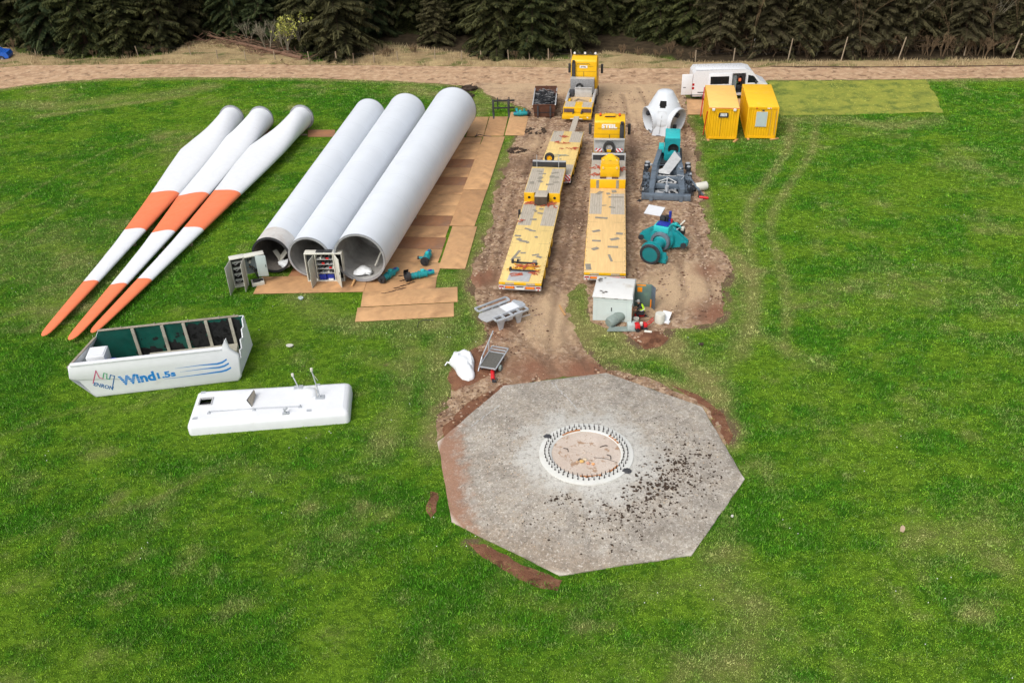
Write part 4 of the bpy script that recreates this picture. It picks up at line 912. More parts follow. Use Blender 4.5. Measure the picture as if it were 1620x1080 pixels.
for i, (p, q, w, lab) in enumerate((((-1.0, .35), (-.8, .1), .03, 'dark stick left of centre inside the bolt ring'), ((.65, .35), (1.0, .42), .03, 'dark twig beyond the centre inside the bolt ring'), ((.9, -.2), (1.05, -.5), .035, 'bent dark rod right of centre inside the bolt ring'), ((.3, -.35), (1.3, -.75), .015, 'long thin wire running to the right edge of the bolt ring'))):
    t = MB(); m = ((p[0]+q[0])/2+.08, (p[1]+q[1])/2+.06); t.tube([(OCT_C[0]+p[0], OCT_C[1]+p[1], .49), (OCT_C[0]+m[0], OCT_C[1]+m[1], .50), (OCT_C[0]+q[0], OCT_C[1]+q[1], .49)], w*.6); o = t.build('stick', 'rod', None); tag(o, lab, 'stick')
# ------------------------------------------------------------------ low loaders
H1, H2, HD, HK = R(9.0), R(6.84), R(10.6), R(10.2)
def patches(name, parent, spots, z, mt='patch'):
    for i, (x, y, w, h, a) in enumerate(spots):
        t = MB()
        w *= 1.1; h *= 1.55
        ca, sa = math.cos(R(a)), math.sin(R(a)); zz = z+.0004*i
        t.quad(*[(x+u*ca-v*sa, y+u*sa+v*ca, zz) for u, v in ((-w/2, -h/2), (w/2, -h/2), (w/2, h/2), (-w/2, h/2))]); t.build(name, mt, parent)
def chevron(parent, org, u, v, w, h, flip=1, name='warning_board'):
    org, u, v = Vector(org), Vector(u), Vector(v); n = u.cross(v)
    t = MB(); t.add([org, org+u*w, org+u*w+v*h, org+v*h]+[p-n*.03 for p in (org, org+u*w, org+u*w+v*h, org+v*h)], [(0, 1, 2, 3), (4, 7, 6, 5), (0, 4, 5, 1), (1, 5, 6, 2), (2, 6, 7, 3), (3, 7, 4, 0)])
    b = t.build(name, 'textwhite', parent); t = MB(); s = .14; k = -2
    while k*s < w+h:
        # stripe between u+-v = k*s .. (k+1)*s clipped to the board
        poly = []
        for (a, c) in ((k*s, 0), ((k+1)*s, 0), ((k+1)*s-h, h), (k*s-h, h)): poly.append((a, c))
        cl = [(min(max(a, 0), w), c if 0 <= a <= w else (c-(0-a) if False else c)) for a, c in poly]
        # simple clip by sampling rows
        R_ = 5
        for i in range(R_):
            c0, c1 = h*i/R_, h*(i+1)/R_; a0, a1 = max(0, k*s-c0), min(w, (k+1)*s-c0)
            if a1 > a0: t.quad(*[org+u*(q if flip > 0 else w-q)+v*c+n*.004 for q, c in ((a0, c0), (a1, c0), (max(0, min(w, (k+1)*s-c1)), c1), (max(0, min(w, k*s-c1)), c1))])
        k += 2
    t.build('red_stripe', 'red', b); return b
def rear_lights(g, wd, z0, y, parent_name='rear_bumper'):
    t = MB(); t.box(-wd, wd, y-.10, y, z0-.26, z0, bev=.012); b = t.build(parent_name, 'silver', g, 30)
    for s in (-1, 1):
        t = MB(); t.box(s*.60-.27, s*.60+.27, y-.125, y-.10, z0-.16, z0-.02); t.build('reflector_frame', 'red', b)
        t = MB(); t.box(s*.60-.23, s*.60+.23, y-.130, y-.125, z0-.14, z0-.04); t.build('reflector', 'amber', b)
        t = MB(); t.box(s*(wd-.17)-.13, s*(wd-.17)+.13, y-.135, y-.10, z0-.10, z0-.02); t.build('tail_light', 'redglass', b)
        t = MB(); t.box(s*(wd-.17)-.12, s*(wd-.17)+.12, y-.13, y-.10, z0-.24, z0-.12); t.build('triangle_panel', 'lamp', b)
        t = MB(); c = s*(wd-.17); t.prism([(c-.07, z0-.23), (c+.07, z0-.23), (c, z0-.13)], y-.136, y-.131, 'y'); t.build('red_triangle', 'redglass', b)
    t = MB(); t.box(-.26, .26, y-.125, y-.10, z0-.22, z0-.10); t.build('number_plate', 'textwhite', b)
    t = MB(); t.box(-.2, .2, y-.12, y-.10, z0-.08, z0-.02); t.build('plate_lamp', 'black', b)
def tarp_stripes(g, xs, y0, y1, z, mt='ply', name='plank_panel'):
    for a, b in xs:
        t = MB(); t.box(a, b, y0, y1, z, z+.008); o = t.build(name, mt, g)
        t = MB(); n = max(2, int((b-a)/.14))
        for i in range(1, n): x = a+(b-a)*i/n; t.quad((x-.008, y0, z+.0095), (x+.008, y0, z+.0095), (x+.008, y1, z+.0095), (x-.008, y1, z+.0095))
        t.build('plank_gap', 'patch', o)
def bed(g, wd, y0, y1, z, deckm, axles, r=.36):
    t = MB(); t.box(-wd, wd, y0, y1, z-.16, z, 1, top=0, bev=.012); t.build('deck', [deckm, 'yellow'], g, 30)
    t = MB(); t.box(-.45, .45, y0+.2, y1, z-.55, z-.165, bev=.02); t.build('chassis', 'dark', g)
    for s in (-1, 1):
        ys = [y0+.02]+[a for a in axles]+[y1-.02]
        for a in axles: wheel(g, s*(wd-.22), a, r, .34, 'yellow')
        for i in range(len(axles)-1):
            m = (axles[i]+axles[i+1])/2; t = MB(); t.box(s*wd-.03, s*wd+.03, m-.30, m+.30, z-.50, z-.165, bev=.01); t.build('side_panel', 'yellow', g)
    t = MB()
    for y in np.arange(y0+1.4, y1-.5, 1.85):
        t.quad((-wd+.02, y-.008, z+.002), (-wd*.45, y-.008, z+.002), (-wd*.45, y+.008, z+.002), (-wd+.02, y+.008, z+.002)); t.quad((wd*.4, y-.008, z+.002), (wd-.02, y-.008, z+.002), (wd-.02, y+.008, z+.002), (wd*.4, y+.008, z+.002))
    for s in (-1, 1):
        for y in np.arange(y0+.3, y1-.2, .62): t.quad((s*(wd-.06)-.03, y-.02, z+.0025), (s*(wd-.06)+.03, y-.02, z+.0025), (s*(wd-.06)+.03, y+.03, z+.0025), (s*(wd-.06)-.03, y+.03, z+.0025))
    t.build('deck_seam', 'dark', g)
# --- the left-hand trailer
g1 = thing('low_loader', 'yellow low loader trailer with forks and red straps lying on its rear deck', 'low loader trailer', (.575, 46.19), -H1)
bed(g1, 1.26, 0, 11.5, .95, 'deck', [1.1, 2.5, 3.9, 5.3, 6.7])
tarp_stripes(g1, [(-1.2, -.32), (.30, 1.2)], 7.7, 11.0, .952)
patches('grip_patch', g1, [(-.72, 3.4, .16, .9, -14), (-.55, 3.1, .3, .1, 10), (-.45, 2.8, .2, .15, 0), (-.3, 3.75, .3, .12, 6), (.5, 3.55, .42, .12, 25), (.75, 3.3, .35, .14, -30), (.55, 2.6, .24, .35, 0), (-.95, 6.1, .38, .14, -6), (-.8, 5.6, .3, .2, -40), (-.5, 5.35, .45, .16, -12), (-.2, 5.2, .2, .12, 30), (.25, 6.0, .18, .16, 20), (-.4, 7.1, .5, .12, -30), (-.1, 6.9, .4, .12, -10),
        (-.25, 8.6, .4, .16, 5), (.1, 9.6, .36, .16, -20), (-.3, 10.0, .2, .3, 30), (.1, 10.3, .25, .15, 0), (-1.0, 8.2, .18, .25, 0)], .9615)
rear_lights(g1, 1.26, .76, 0)
t = MB(); t.box(-1.26, 1.26, -.012, .002, .80, .94); f = t.build('rear_beam', 'yellow', g1)
for s in (-1, 1):
    t = MB(); t.box(s*.62-.26, s*.62+.26, -.018, -.012, .82, .92); t.build('rear_label', 'ply', f)
# gooseneck
t = MB(); t.box(-1.24, 1.24, 11.9, 16.2, 1.28, 1.6, 1, top=0, bev=.015); t.box(-1.24, -.52, 11.5, 11.9, .82, 1.6, 1, top=0, bev=.012); t.box(.5, 1.24, 11.5, 11.9, .82, 1.6, 1, top=0, bev=.012)
gn = t.build('gooseneck', ['deck', 'yellow'], g1, 30)
t = MB()
for x in (-.88, .88): t.cyl((x, 11.49, 1.25), (x, 11.502, 1.25), .10, n=16)
t.build('round_hole', 'hole', gn)
tarp_stripes(gn, [(-1.2, -.30), (.28, 1.2)], 11.55, 15.9, 1.602)
patches('grip_patch', gn, [(-.6, 15.3, .42, .14, -12), (-.35, 14.9, .5, .12, 0), (-.4, 14.1, .3, .3, -20), (-.9, 13.2, .3, .3, 10), (-.35, 13.5, .4, .2, -40), (.55, 15.1, .5, .16, 25), (.4, 14.4, .3, .28, 0), (.75, 14.3, .3, .26, 20), (.4, 13.0, .5, .16, 10), (.8, 13.4, .4, .14, 15)], 1.613)
t = MB(); t.box(-1.22, 1.22, 16.2, 16.55, 1.28, 2.0, 0, top=1, bev=.02); bk = t.build('bulkhead', ['black', 'silver'], g1, 30)
for x in (-.88, .72):
    t = MB(); t.cyl((x, 16.1, 1.6), (x, 16.1, 2.55), .022, n=8); t.build('marker_pole', 'galv', g1)
t = MB(); t.box(-.18, .10, 16.56, 16.9, 1.5, 1.95, bev=.02); t.build('spare_carrier', 'yellow', g1)
T = wheel(g1, -.05, 17.0, .36, .26, 'yellow', 2.02, 'spare_wheel'); T.rotation_euler = (0, 0, 0)
# the spare stands across the trailer: swing its mesh to face rearwards
def face_rear(o, c):
    Mx = Matrix.Translation(Vector(c)) @ Matrix.Rotation(R(90), 4, 'Z') @ Matrix.Translation(-Vector(c))
    for q in [o]+list(o.children): q.data.transform(Mx)
face_rear(T, (-.05, 17.0, 2.02))
t = MB(); t.box(-1.36, -1.22, 9.3, 9.5, .55, 1.25, bev=.02); t.build('mudguard_lamp', 'black', g1)
def gl(g, x, y, z):
    c, s = math.cos(g.rotation_euler.z), math.sin(g.rotation_euler.z); return (g.location.x+c*x-s*y, g.location.y+s*x+c*y, z)
t = MB(); t.box(-.44, .42, -.55, .55, 0, .66, 0, top=1, bev=.012)
for z in (.2, .42): t.box(-.445, .425, -.556, -.55, z, z+.012)
o = t.build('timber_crate', [mat('dark_timber', S(74, 62, 50), .9, var=.3), 'ply'], None, 30, gl(g1, 0, 11.35, .962), -H1); tag(o, 'dark timber crate with a grey lid in front of the left trailer gooseneck', 'crate')
def strap_pile(c, r, label, n=9, mt='strap', seed=1, rad=.028, grp=None):
    rnd = random.Random(seed); t = MB()
    for i in range(n):
        a = rnd.uniform(0, 2*PI); pts = []
        x, y = rnd.gauss(0, r[0]*.4), rnd.gauss(0, r[1]*.4)
        for k in range(6):
            pts.append((c[0]+x, c[1]+y, c[2]+rad+rnd.uniform(0, .05))); a += rnd.uniform(-1, 1); x += math.cos(a)*r[0]*.35; y += math.sin(a)*r[1]*.35
        t.tube(pts, rad, 5)
    o = t.build('lashing_strap', mt, None, 50); tag(o, label, 'strap', grp); return o
SG = 'lashing straps lying on the trailers'
for (x, y, r, lab, n, m, sd) in ((-.75, 11.1, (.35, .25), 'orange-red strap heap left of the timber crate', 7, 'strap', 2), (.75, 11.0, (.4, .35), 'orange-red strap heap right of the timber crate', 10, 'strap', 3), (-.05, 1.75, (.55, .25), 'yellow webbing heap between the fork bars on the left trailer', 16, 'rope', 4),
                              (.15, 1.85, (.4, .22), 'red strap heap on the yellow webbing between the fork bars', 8, 'strap', 5), (-.05, .9, (.5, .12), 'red strap strewn on the grey sheet on the left trailer', 4, 'strap', 6), (.78, 1.15, (.18, .3), 'small dark red strap heap beside the grey sheet', 7, 'strap', 7), (-1.0, 8.2, (.12, .18), 'tiny reddish strap tangle at the left edge of the left trailer', 4, 'strap', 8)):
    strap_pile(gl(g1, x, y, .965 if m != 'strap' or sd != 5 else 1.03), r, lab, n, m, sd)
t = MB(); t.box(-.65, .65, -.62, .62, 0, .03, bev=.008); o = t.build('steel_sheet', 'silver', None, 30, gl(g1, -.12, .75, .963), -H1-.05); tag(o, 'grey metal sheet lying at the rear of the left trailer', 'metal sheet')
for i, (y, lab) in enumerate(((1.35, 'black fork bar beside the grey metal sheet on the left trailer'), (2.35, 'black fork bar beyond the yellow webbing on the left trailer'))):
    t = MB(); t.box(-.78, .78, -.06, .06, 0, .09, bev=.01); t.box(-.82, -.70, -.05, .22, 0, .16, bev=.01)
    if i: t.box(.55, .75, -.4, -.06, 0, .05); t.box(-.5, -.42, .06, .3, 0, .14)
    o = t.build('fork_bar', 'black', None, 30, gl(g1, -.02, y, .964), -H1-.03); tag(o, lab, 'steel bar')

# --- the rear module in front of it
g3 = thing('low_loader', 'short yellow trailer with red straps, joined to the far truck by a grey beam', 'low loader trailer', (3.45, 61.9), -HD)
bed(g3, 1.25, 0, 9.35, 1.05, 'deck', [1.1, 2.5, 3.9, 5.3, 6.7, 8.1], .4)
tarp_stripes(g3, [(-1.2, -.36), (.30, 1.2)], 6.9, 9.3, 1.052); tarp_stripes(g3, [(.35, 1.2)], .1, 2.2, 1.052)
rear_lights(g3, 1.25, .82, 0)
chevron(g3, (.62, -.11, .78), (1, 0, 0), (0, 0, 1), .6, .42)
t = MB(); t.box(.02, .48, 9.35, 13.2, .88, 1.02, bev=.02); t.build('drawbar', 'ply', g3)
patches('grip_patch', g3, [(.3, 2.6, .5, .12, -6), (-1.05, 9.1, .2, .15, 0), (1.05, 9.1, .25, .2, 0), (0, 3.2, .3, .1, 8)], 1.0615)
for (x, y, r, lab, n, m, sd) in ((-.35, 8.0, (.28, .2), 'orange strap tangle farthest up the short trailer', 7, 'strap', 12), (-.65, 6.7, (.16, .14), 'small red strap bundle at the left of the short trailer', 7, 'strap', 13), (.05, 6.5, (.3, .12), 'grey and orange strap mid deck on the short trailer', 5, 'strap', 14),
                              (.75, 5.4, (.25, .2), 'red strap tangle at the right of the short trailer', 9, 'strap', 15), (-.15, 5.3, (.15, .08), 'scrap of orange strap mid deck on the short trailer', 3, 'strap', 16), (-.1, 3.9, (.4, .12), 'greenish grey ropes across the short trailer by the spare wheel', 5, 'tankgrey', 17)):
    strap_pile(gl(g3, x, y, 1.064), r, lab, n, m, sd, .022)

# --- heavy tractor units
def cab(g, y0, fairing, beacons, sign, z0=.95):
    """cab with its rear wall at y0, 2.3 m long"""
    wd = 1.2
    prof = [(y0, z0), (y0, 3.62), (y0+.16, 3.78), (y0+.75, 3.92), (y0+1.35, 3.86), (y0+1.85, 3.35), (y0+2.2, 2.35), (y0+2.32, 1.75), (y0+2.32, .55), (y0+1.6, .5), (y0+1.55, .85), (y0+.7, .95)]
    bm = bmesh.new(); vs0 = [bm.verts.new((-wd, a, b)) for a, b in prof]; f = bm.faces.new(vs0)
    ex = bmesh.ops.extrude_face_region(bm, geom=[f]); bmesh.ops.translate(bm, vec=(2*wd, 0, 0), verts=[v for v in ex['geom'] if isinstance(v, bmesh.types.BMVert)])
    for v in bm.verts:   # tumblehome
        if v.co.z > 2.2: v.co.x *= 1-.045*(v.co.z-2.2)/1.6
    bmesh.ops.bevel(bm, geom=bm.edges[:], offset=.06, segments=2, affect='EDGES', profile=.6); bmesh.ops.recalc_face_normals(bm, faces=bm.faces[:])
    bm.verts.index_update(); t = MB(); t.add([v.co.copy() for v in bm.verts], [[v.index for v in f.verts] for f in bm.faces]); bm.free()
    c = t.build('cab', 'yellow', g, 35)
    for s in (-1, 1):
        X = s*(wd+.004); q = lambda a, b: (X-s*max(0, (b-2.2))*.034, a, b)
        t = MB(); t.quad(q(y0+.75, 2.0), q(y0+1.75, 2.0), q(y0+1.6, 2.85), q(y0+.75, 2.85)); t.build('side_window', 'glass', c)
        t = MB(); t.box(min(s*1.22, s*1.52), max(s*1.22, s*1.52), y0+2.0, y0+2.06, 2.62, 2.68); t.box(min(s*1.40, s*1.62), max(s*1.40, s*1.62), y0+1.93, y0+2.1, 2.0, 2.85, bev=.03); t.build('mirror', 'plastic', c, 30)
    t = MB(); t.quad((-1.05, y0+1.90, 3.24), (1.05, y0+1.90, 3.24), (1.08, y0+2.225, 2.32), (-1.08, y0+2.225, 2.32)); t.build('windscreen', 'glass', c)
    t = MB(); t.box(-1.1, 1.1, y0+1.72, y0+1.95, 3.42, 3.5, bev=.02); t.build('sun_visor', 'plastic', c)
    t = MB(); t.box(fairing*.92-.16, fairing*.92+.16, y0-.22, y0-.02, 1.1, 3.55, bev=.05); t.cyl((fairing*.92, y0-.1, 3.5), (fairing*.92, y0-.16, 3.72), .13, n=12); t.build('air_intake', 'plastic', c, 35)
    t = MB(); t.box(-.9, .85, y0-.012, y0-.002, 3.18, 3.195); t.box(-1.1, 1.1, y0-.010, y0-.002, 2.72, 2.735); t.box(-.02, .02, y0-.012, y0-.002, 1.6, 2.7)
    t.build('panel_gap', 'plastic', c)
    t = MB()
    for x in (-.28, .28): t.box(x-.05, x+.05, y0-.05, y0-.002, 1.95, 2.06)
    t.build('rear_lamp', 'plastic', c)
    if sign == 'big':
        o = lettering('sign_lettering', 'STEIL', .40, 'textwhite', c, frameM((-.60, y0-.006, 3.22), (1, 0, 0), (0, 0, 1)), 1.15, offset=.02)
        t = MB(); t.box(-.6, .55, y0-.008, y0-.002, 3.10, 3.14); t.build('sign_line', 'ply', c)
    else:
        t = MB(); t.box(-.38, .32, y0-.02, y0-.002, 3.02, 3.26, bev=.006); b = t.build('sign_board', 'textwhite', c)
        lettering('sign_lettering', 'STEIL', .18, 'patch', b, frameM((-.28, y0-.022, 3.08), (1, 0, 0), (0, 0, 1)), .5, offset=.01)
        t = MB(); t.tube([(-.62, y0-.01, 3.34), (-.60, y0-.08, 3.44), (.5, y0-.08, 3.44), (.52, y0-.01, 3.34)], .018); t.build('grab_rail', 'plastic', c)
    if beacons:
        for x in (-.72, .72):
            t = MB(); t.cyl((x, y0+.7, 3.9), (x, y0+.7, 3.96), .09, n=12); b = t.build('beacon', 'plastic', c); t = MB(); t.lathe([(.075, 0), (.08, .1), (.05, .16), (.005, .17)], (x, y0+.7, 3.96), (0, 0, 1), 12); t.build('beacon_lens', mat('orange_lens', S(235, 90, 30), .25, var=.05), b, 40)
        t = MB(); t.box(-.42, .42, y0+.45, y0+1.05, 3.9, 4.02, bev=.03); f = t.build('roof_hatch', 'yellow', c, 30); t = MB(); t.box(-.38, .38, y0+.435, y0+.449, 3.91, 3.99); t.build('hatch_vent', 'plastic', f)
    else:
        t = MB(); t.box(-.95, .95, y0+.98, y0+1.12, 3.95, 4.0, bev=.01)
        for x in (-.8, .8): t.bar((x, y0+1.05, 3.86), (x, y0+1.05, 3.97), .04)
        b = t.build('light_bar', 'plastic', c)
        for x in (-.95, -.5, 0, .5, .95):
            t = MB(); t.lathe([(.01, 0), (.10, .02), (.11, .14), (.01, .16)], (x, y0+.97, 4.07), (0, 1, 0), 14); t.build('roof_lamp', 'lamp' if abs(x) != .5 else 'plastic', b, 40)
    return c
def truck_base(g, axles, y0, y1):
    t = MB(); t.box(-.42, -.3, y0, y1, .62, .92); t.box(.3, .42, y0, y1, .62, .92)
    for y in axles: t.cyl((-1.0, y, .52), (1.0, y, .52), .09, n=8); t.box(-.2, .2, y-.2, y+.2, .38, .75, bev=.05)
    t.build('chassis', 'dark', g)
    for y in axles:
        for s in (-1, 1): wheel(g, s*1.05, y, .52, .42)
# far truck: ballast tractor
g4 = thing('heavy_tractor', 'far yellow heavy tractor with an open grey load bed behind its cab', 'truck', (6.1, 75.3), -HK)
truck_base(g4, [2.3, 3.75, 6.0, 8.2], .9, 8.9)
t = MB(); t.box(-1.27, 1.27, .42, .80, .42, .74, bev=.03); t.box(-1.27, 1.27, .42, 1.2, .66, .745, 0, bev=.02); t.build('rear_bumper', 'yellow', g4, 30)
t = MB(); t.box(-1.26, 1.26, 1.35, 3.0, .98, 1.15, 0, bev=.012); t.box(-1.26, 1.26, 1.33, 1.39, .70, 1.0, 0); rd = t.build('rear_deck', 'yellow', g4, 30)
for a, b in ((-1.2, -.30), (.34, 1.2)):
    t = MB(); t.box(a, b, 1.5, 2.95, 1.152, 1.162); t.build('plank_panel', 'ply', rd); t = MB(); t.box(a, b, 1.315, 1.329, .74, 1.06); t.build('dark_panel', mat('purple_grey_panel', S(92, 72, 72), .8, var=.2), rd)
t = MB(); t.box(-1.2, 1.2, 3.0, 6.2, .86, .94); t.build('bed_floor', 'tan', g4)
for s in (-1, 1):
    t = MB(); t.box(s*1.16-.1, s*1.16+.1, 3.0, 6.25, .94, 1.32, bev=.012); t.build('bed_side', 'silver', g4, 30)
t = MB(); t.box(-.62, .92, 4.95, 5.1, .94, 1.75, 0, bev=.012); t.box(-.62, .92, 4.85, 5.1, 1.75, 1.79, 0); t.build('head_board', 'silver', g4, 30)
t = MB(); t.box(-1.15, -.7, 4.9, 5.7, .94, 1.4, bev=.02); t.build('tool_locker', 'dark', g4, 30)
t = MB(); t.box(-1.12, 1.02, 5.9, 6.55, .94, 2.3, 0, top=1, bev=.015)
for i in range(6): t.box(-1.1+.35*i, -1.09+.35*i, 5.893, 5.9, .96, 2.26)
t.build('equipment_box', [mat('tread_plate_grey', (.27, .27, .27, 1), .6, .2, var=.3, scale=14), 'silver'], g4, 30)
T = wheel(g4, -.28, 5.72, .33, .24, 'silver', 1.62, 'spare_wheel'); face_rear(T, (-.28, 5.72, 1.62))
for s in (-1, 1):
    for y in (2.3, 3.75):
        t = MB(); t.lathe([(.60, -.2), (.64, -.2), (.64, .2), (.60, .2)], (s*1.05, y, .52), (1, 0, 0), 24, close=True); tt = t; tt.f = [f for f in tt.f if sum(tt.v[i][2] for i in f)/4 > .62]; tt.m = tt.m[:len(tt.f)]; tt.build('mudguard', 'yellow', g4, 40)
    t = MB(); t.box(s*1.1-.16, s*1.1+.16, 6.7, 7.35, .45, 1.0, bev=.03); t.build('fuel_tank', 'silver', g4, 30)
t = MB(); t.box(-.55, .5, .415, .422, .45, .52); t.cyl((.95, .40, .62), (.95, .42, .62), .07, n=12); t.build('rear_lamp', 'lamp', g4)
cab(g4, 6.75, -1, False, 'small')
for i, (p, q, w, lab) in enumerate((((-.65, 3.3, 0), (-.2, 4.3, .05), .14, 'dark plank lying askew in the far truck bed'), ((-.3, 4.2, .07), (.65, 3.5, .05), .10, 'dark plank crossing the far truck bed'), ((-.45, 3.35, .0), (.6, 3.7, .0), .26, 'pale plank across the far truck bed'), ((-.85, 3.4, 0), (-.85, 4.6, 0), .16, 'pale plank along the left side of the far truck bed'), ((-1.0, 3.4, .0), (-1.0, 4.5, .0), .08, 'thin dark batten along the left side of the far truck bed'))):
    t = MB(); t.bar(gl(g4, p[0], p[1], .97+p[2]), gl(g4, q[0], q[1], .97+q[2]), w, .05); o = t.build('plank', 'oldwood' if 'dark' in lab else 'tan', None); tag(o, lab, 'plank', 'planks in the far truck bed')

# near truck and its trailer
g2 = thing('low_loader', 'yellow low loader trailer with a plain patched deck, right behind the white kiosk', 'low loader trailer', (5.64, 47.05), -H2)
bed(g2, 1.24, 0, 12.55, .95, 'deckr', [1.1, 2.5, 3.9, 5.3, 6.7])
tarp_stripes(g2, [(-1.18, -.36), (.26, 1.18)], 8.2, 11.6, .952)
patches('grip_patch', g2, [(-1.0, .7, .3, .5, 6), (.3, 1.9, .14, .6, 12), (.45, 3.4, .6, .16, 0), (-.65, 3.1, .42, .2, 40), (-.6, 4.2, .5, .16, -3), (.55, 4.5, .55, .2, 25), (-.65, 5.6, .5, .18, 25), (.85, 5.3, .4, .18, -8), (-.35, 7.6, .75, .16, -6), (.35, 9.3, .4, .16, -20), (-.2, 9.6, .3, .08, 15), (-.55, 11.7, .3, .4, -30), (.05, 11.6, .24, .2, 20), (.45, 12.0, .3, .3, 5), (.6, 11.0, .95, .14, 0)], .9615)
rear_lights(g2, 1.24, .76, 0)
t = MB(); t.box(-1.24, 1.24, -.012, .002, .80, .94); f = t.build('rear_beam', 'yellow', g2)
for s in (-1, 1):
    t = MB(); t.box(s*.62-.26, s*.62+.26, -.018, -.012, .82, .92); t.build('rear_label', 'ply', f)
t = MB(); t.box(-1.24, 1.24, 12.6, 16.1, 1.34, 1.6, 1, top=0, bev=.015); t.box(-1.24, 1.24, 12.55, 12.75, .95, 1.58, 1, bev=.012); gn = t.build('gooseneck', ['ply', 'yellow'], g2, 30)
for x in (-.72, .68):
    t = MB(); t.box(x-.10, x+.10, 12.538, 12.549, .96, 1.57); t.build('dark_strip', 'patch', gn)
t = MB(); t.box(-1.24, 1.24, 16.1, 16.3, 1.34, 2.15, 0, top=1, bev=.015); bk = t.build('bulkhead', ['silver', 'silver'], g2, 30)
t = MB(); t.box(-1.16, 1.16, 16.085, 16.099, 1.66, 2.05); t.tube([(-.7, 16.06, 1.9), (-.2, 16.06, 1.95), (.3, 16.06, 1.92)], .02); t.build('bulkhead_recess', 'black', bk)
o = thing('counterweight', 'yellow ribbed steel counterweight block standing on the right-hand trailer gooseneck', 'counterweight', gl(g2, .12, 13.0, 1.603), -H2)
t = MB(); t.box(-.68, .68, 0, .75, 0, .72, bev=.03); t.prism([(-.68, .72), (.68, .72), (.60, .95), (-.60, .95)], .03, .72, 'y'); t.build('block', 'yellow', o, 30)
t = MB(); t.box(-.64, .64, .8, 1.6, 0, .80, bev=.03); t.add([(-.64, .8, .8), (.64, .8, .8), (.64, 1.6, .8), (-.64, 1.6, .8), (-.12, 1.5, 1.18), (.12, 1.5, 1.18)], [(0, 1, 5, 4), (1, 2, 5), (2, 3, 4, 5), (3, 0, 4)]); t.build('rear_block', 'yellow', o, 30)
for s in (-1, 1):
    t = MB(); t.cyl((s*.48, -.08, .70), (s*.48, .05, .70), .075, n=12); t.cyl((s*.48, .72, .92), (s*.48, .9, .92), .075, n=12); t.build('trunnion', 'deck', o, 40)
t = MB(); t.tube([(-.4, .76, .92), (0, .77, .86), (.4, .76, .93)], .022); t.tube([(-.4, .77, .84), (0, .77, .95), (.4, .77, .84)], .022); t.build('chain', 'rod', o)
for x in (-.70, .15): t = MB(); t.box(x, x+.45, -.30, -.05, 0, .05); t.build('foot', 'rustskip', o)
for (x, y, r, lab, n, sd) in ((-.85, 14.6, (.3, .25), 'red strap tangle left of the yellow counterweight, farther one', 9, 31), (-.8, 13.2, (.3, .3), 'red strap tangle left of the yellow counterweight, nearer one', 10, 32), (1.02, 14.5, (.16, .25), 'red strap tangle right of the yellow counterweight', 8, 33)):
    strap_pile(gl(g2, x, y, 1.605), r, lab, n, 'strap', sd)
g5 = thing('heavy_tractor', 'near yellow heavy tractor with white lettering high on the back of its cab', 'truck', gl(g2, 0, 12.0, 0), -H2)
truck_base(g5, [1.6, 3.0, 6.3, 8.2], .8, 8.9)
cab(g5, 6.6, 1, True, 'big')
t = MB(); t.box(-1.15, 1.15, 5.85, 5.95, 1.6, 2.62, 0, bev=.012); t.box(-1.15, 1.15, 5.6, 5.95, 2.62, 2.66, 0); t.build('head_board', 'silver', g5, 30)
T = wheel(g5, 0, 5.55, .44, .28, 'silver', 2.1, 'spare_wheel'); face_rear(T, (0, 5.55, 2.1))
t = MB(); t.box(-.16, .16, 5.3, 5.38, 1.78, 2.0, bev=.02); t.build('spare_bracket', 'yellow', g5)
for s in (-1, 1): chevron(g5, ((-1.0) if s < 0 else .52, 5.35, 1.82), (1, 0, 0), (0, 0, 1), .48, .26, s)
t = MB(); t.box(-1.15, 1.15, 4.4, 5.4, 1.0, 1.5, bev=.03); t.build('rear_platform', 'dark', g5, 30)
for s in (-1, 1):
    t = MB(); t.box(s*1.1-.16, s*1.1+.16, 4.2, 5.4, .45, 1.0, bev=.03); t.build('fuel_tank', 'silver', g5, 30)

# ------------------------------------------------------------------ white van, nose to the right
g = thing('van', 'white panel van with its side and rear doors open, parked behind the yellow cabins', 'van', (17.12, 81.0), R(-1.2))
prof = [(0, .42), (-.03, 1.0), (.03, 2.45), (.22, 2.72), (4.7, 2.76), (5.25, 2.62), (6.05, 1.72), (6.75, 1.42), (6.98, 1.12), (7.02, .40)]
def side(y, holes, th, nm, par, m='van'):
    t = MB(); t.holed(prof, holes, (0, y, 0), (1, 0, 0), (0, 0, 1), th); return t.build(nm, m, par, 30)
slid = [(3.55, .62), (4.75, .62), (4.75, 2.42), (3.55, 2.42)]
b = side(0.0, [slid], -.05, 'body_side', g); side(2.0, [], .05, 'body_side', g)
t = MB(); wdt = 2.0; n = len(prof)
for i in range(1, n-1):
    (a, z), (a2, z2) = prof[i], prof[i+1]
    t.quad((a, -.0, z), (a2, -.0, z2), (a2, 2.0, z2), (a, 2.0, z))
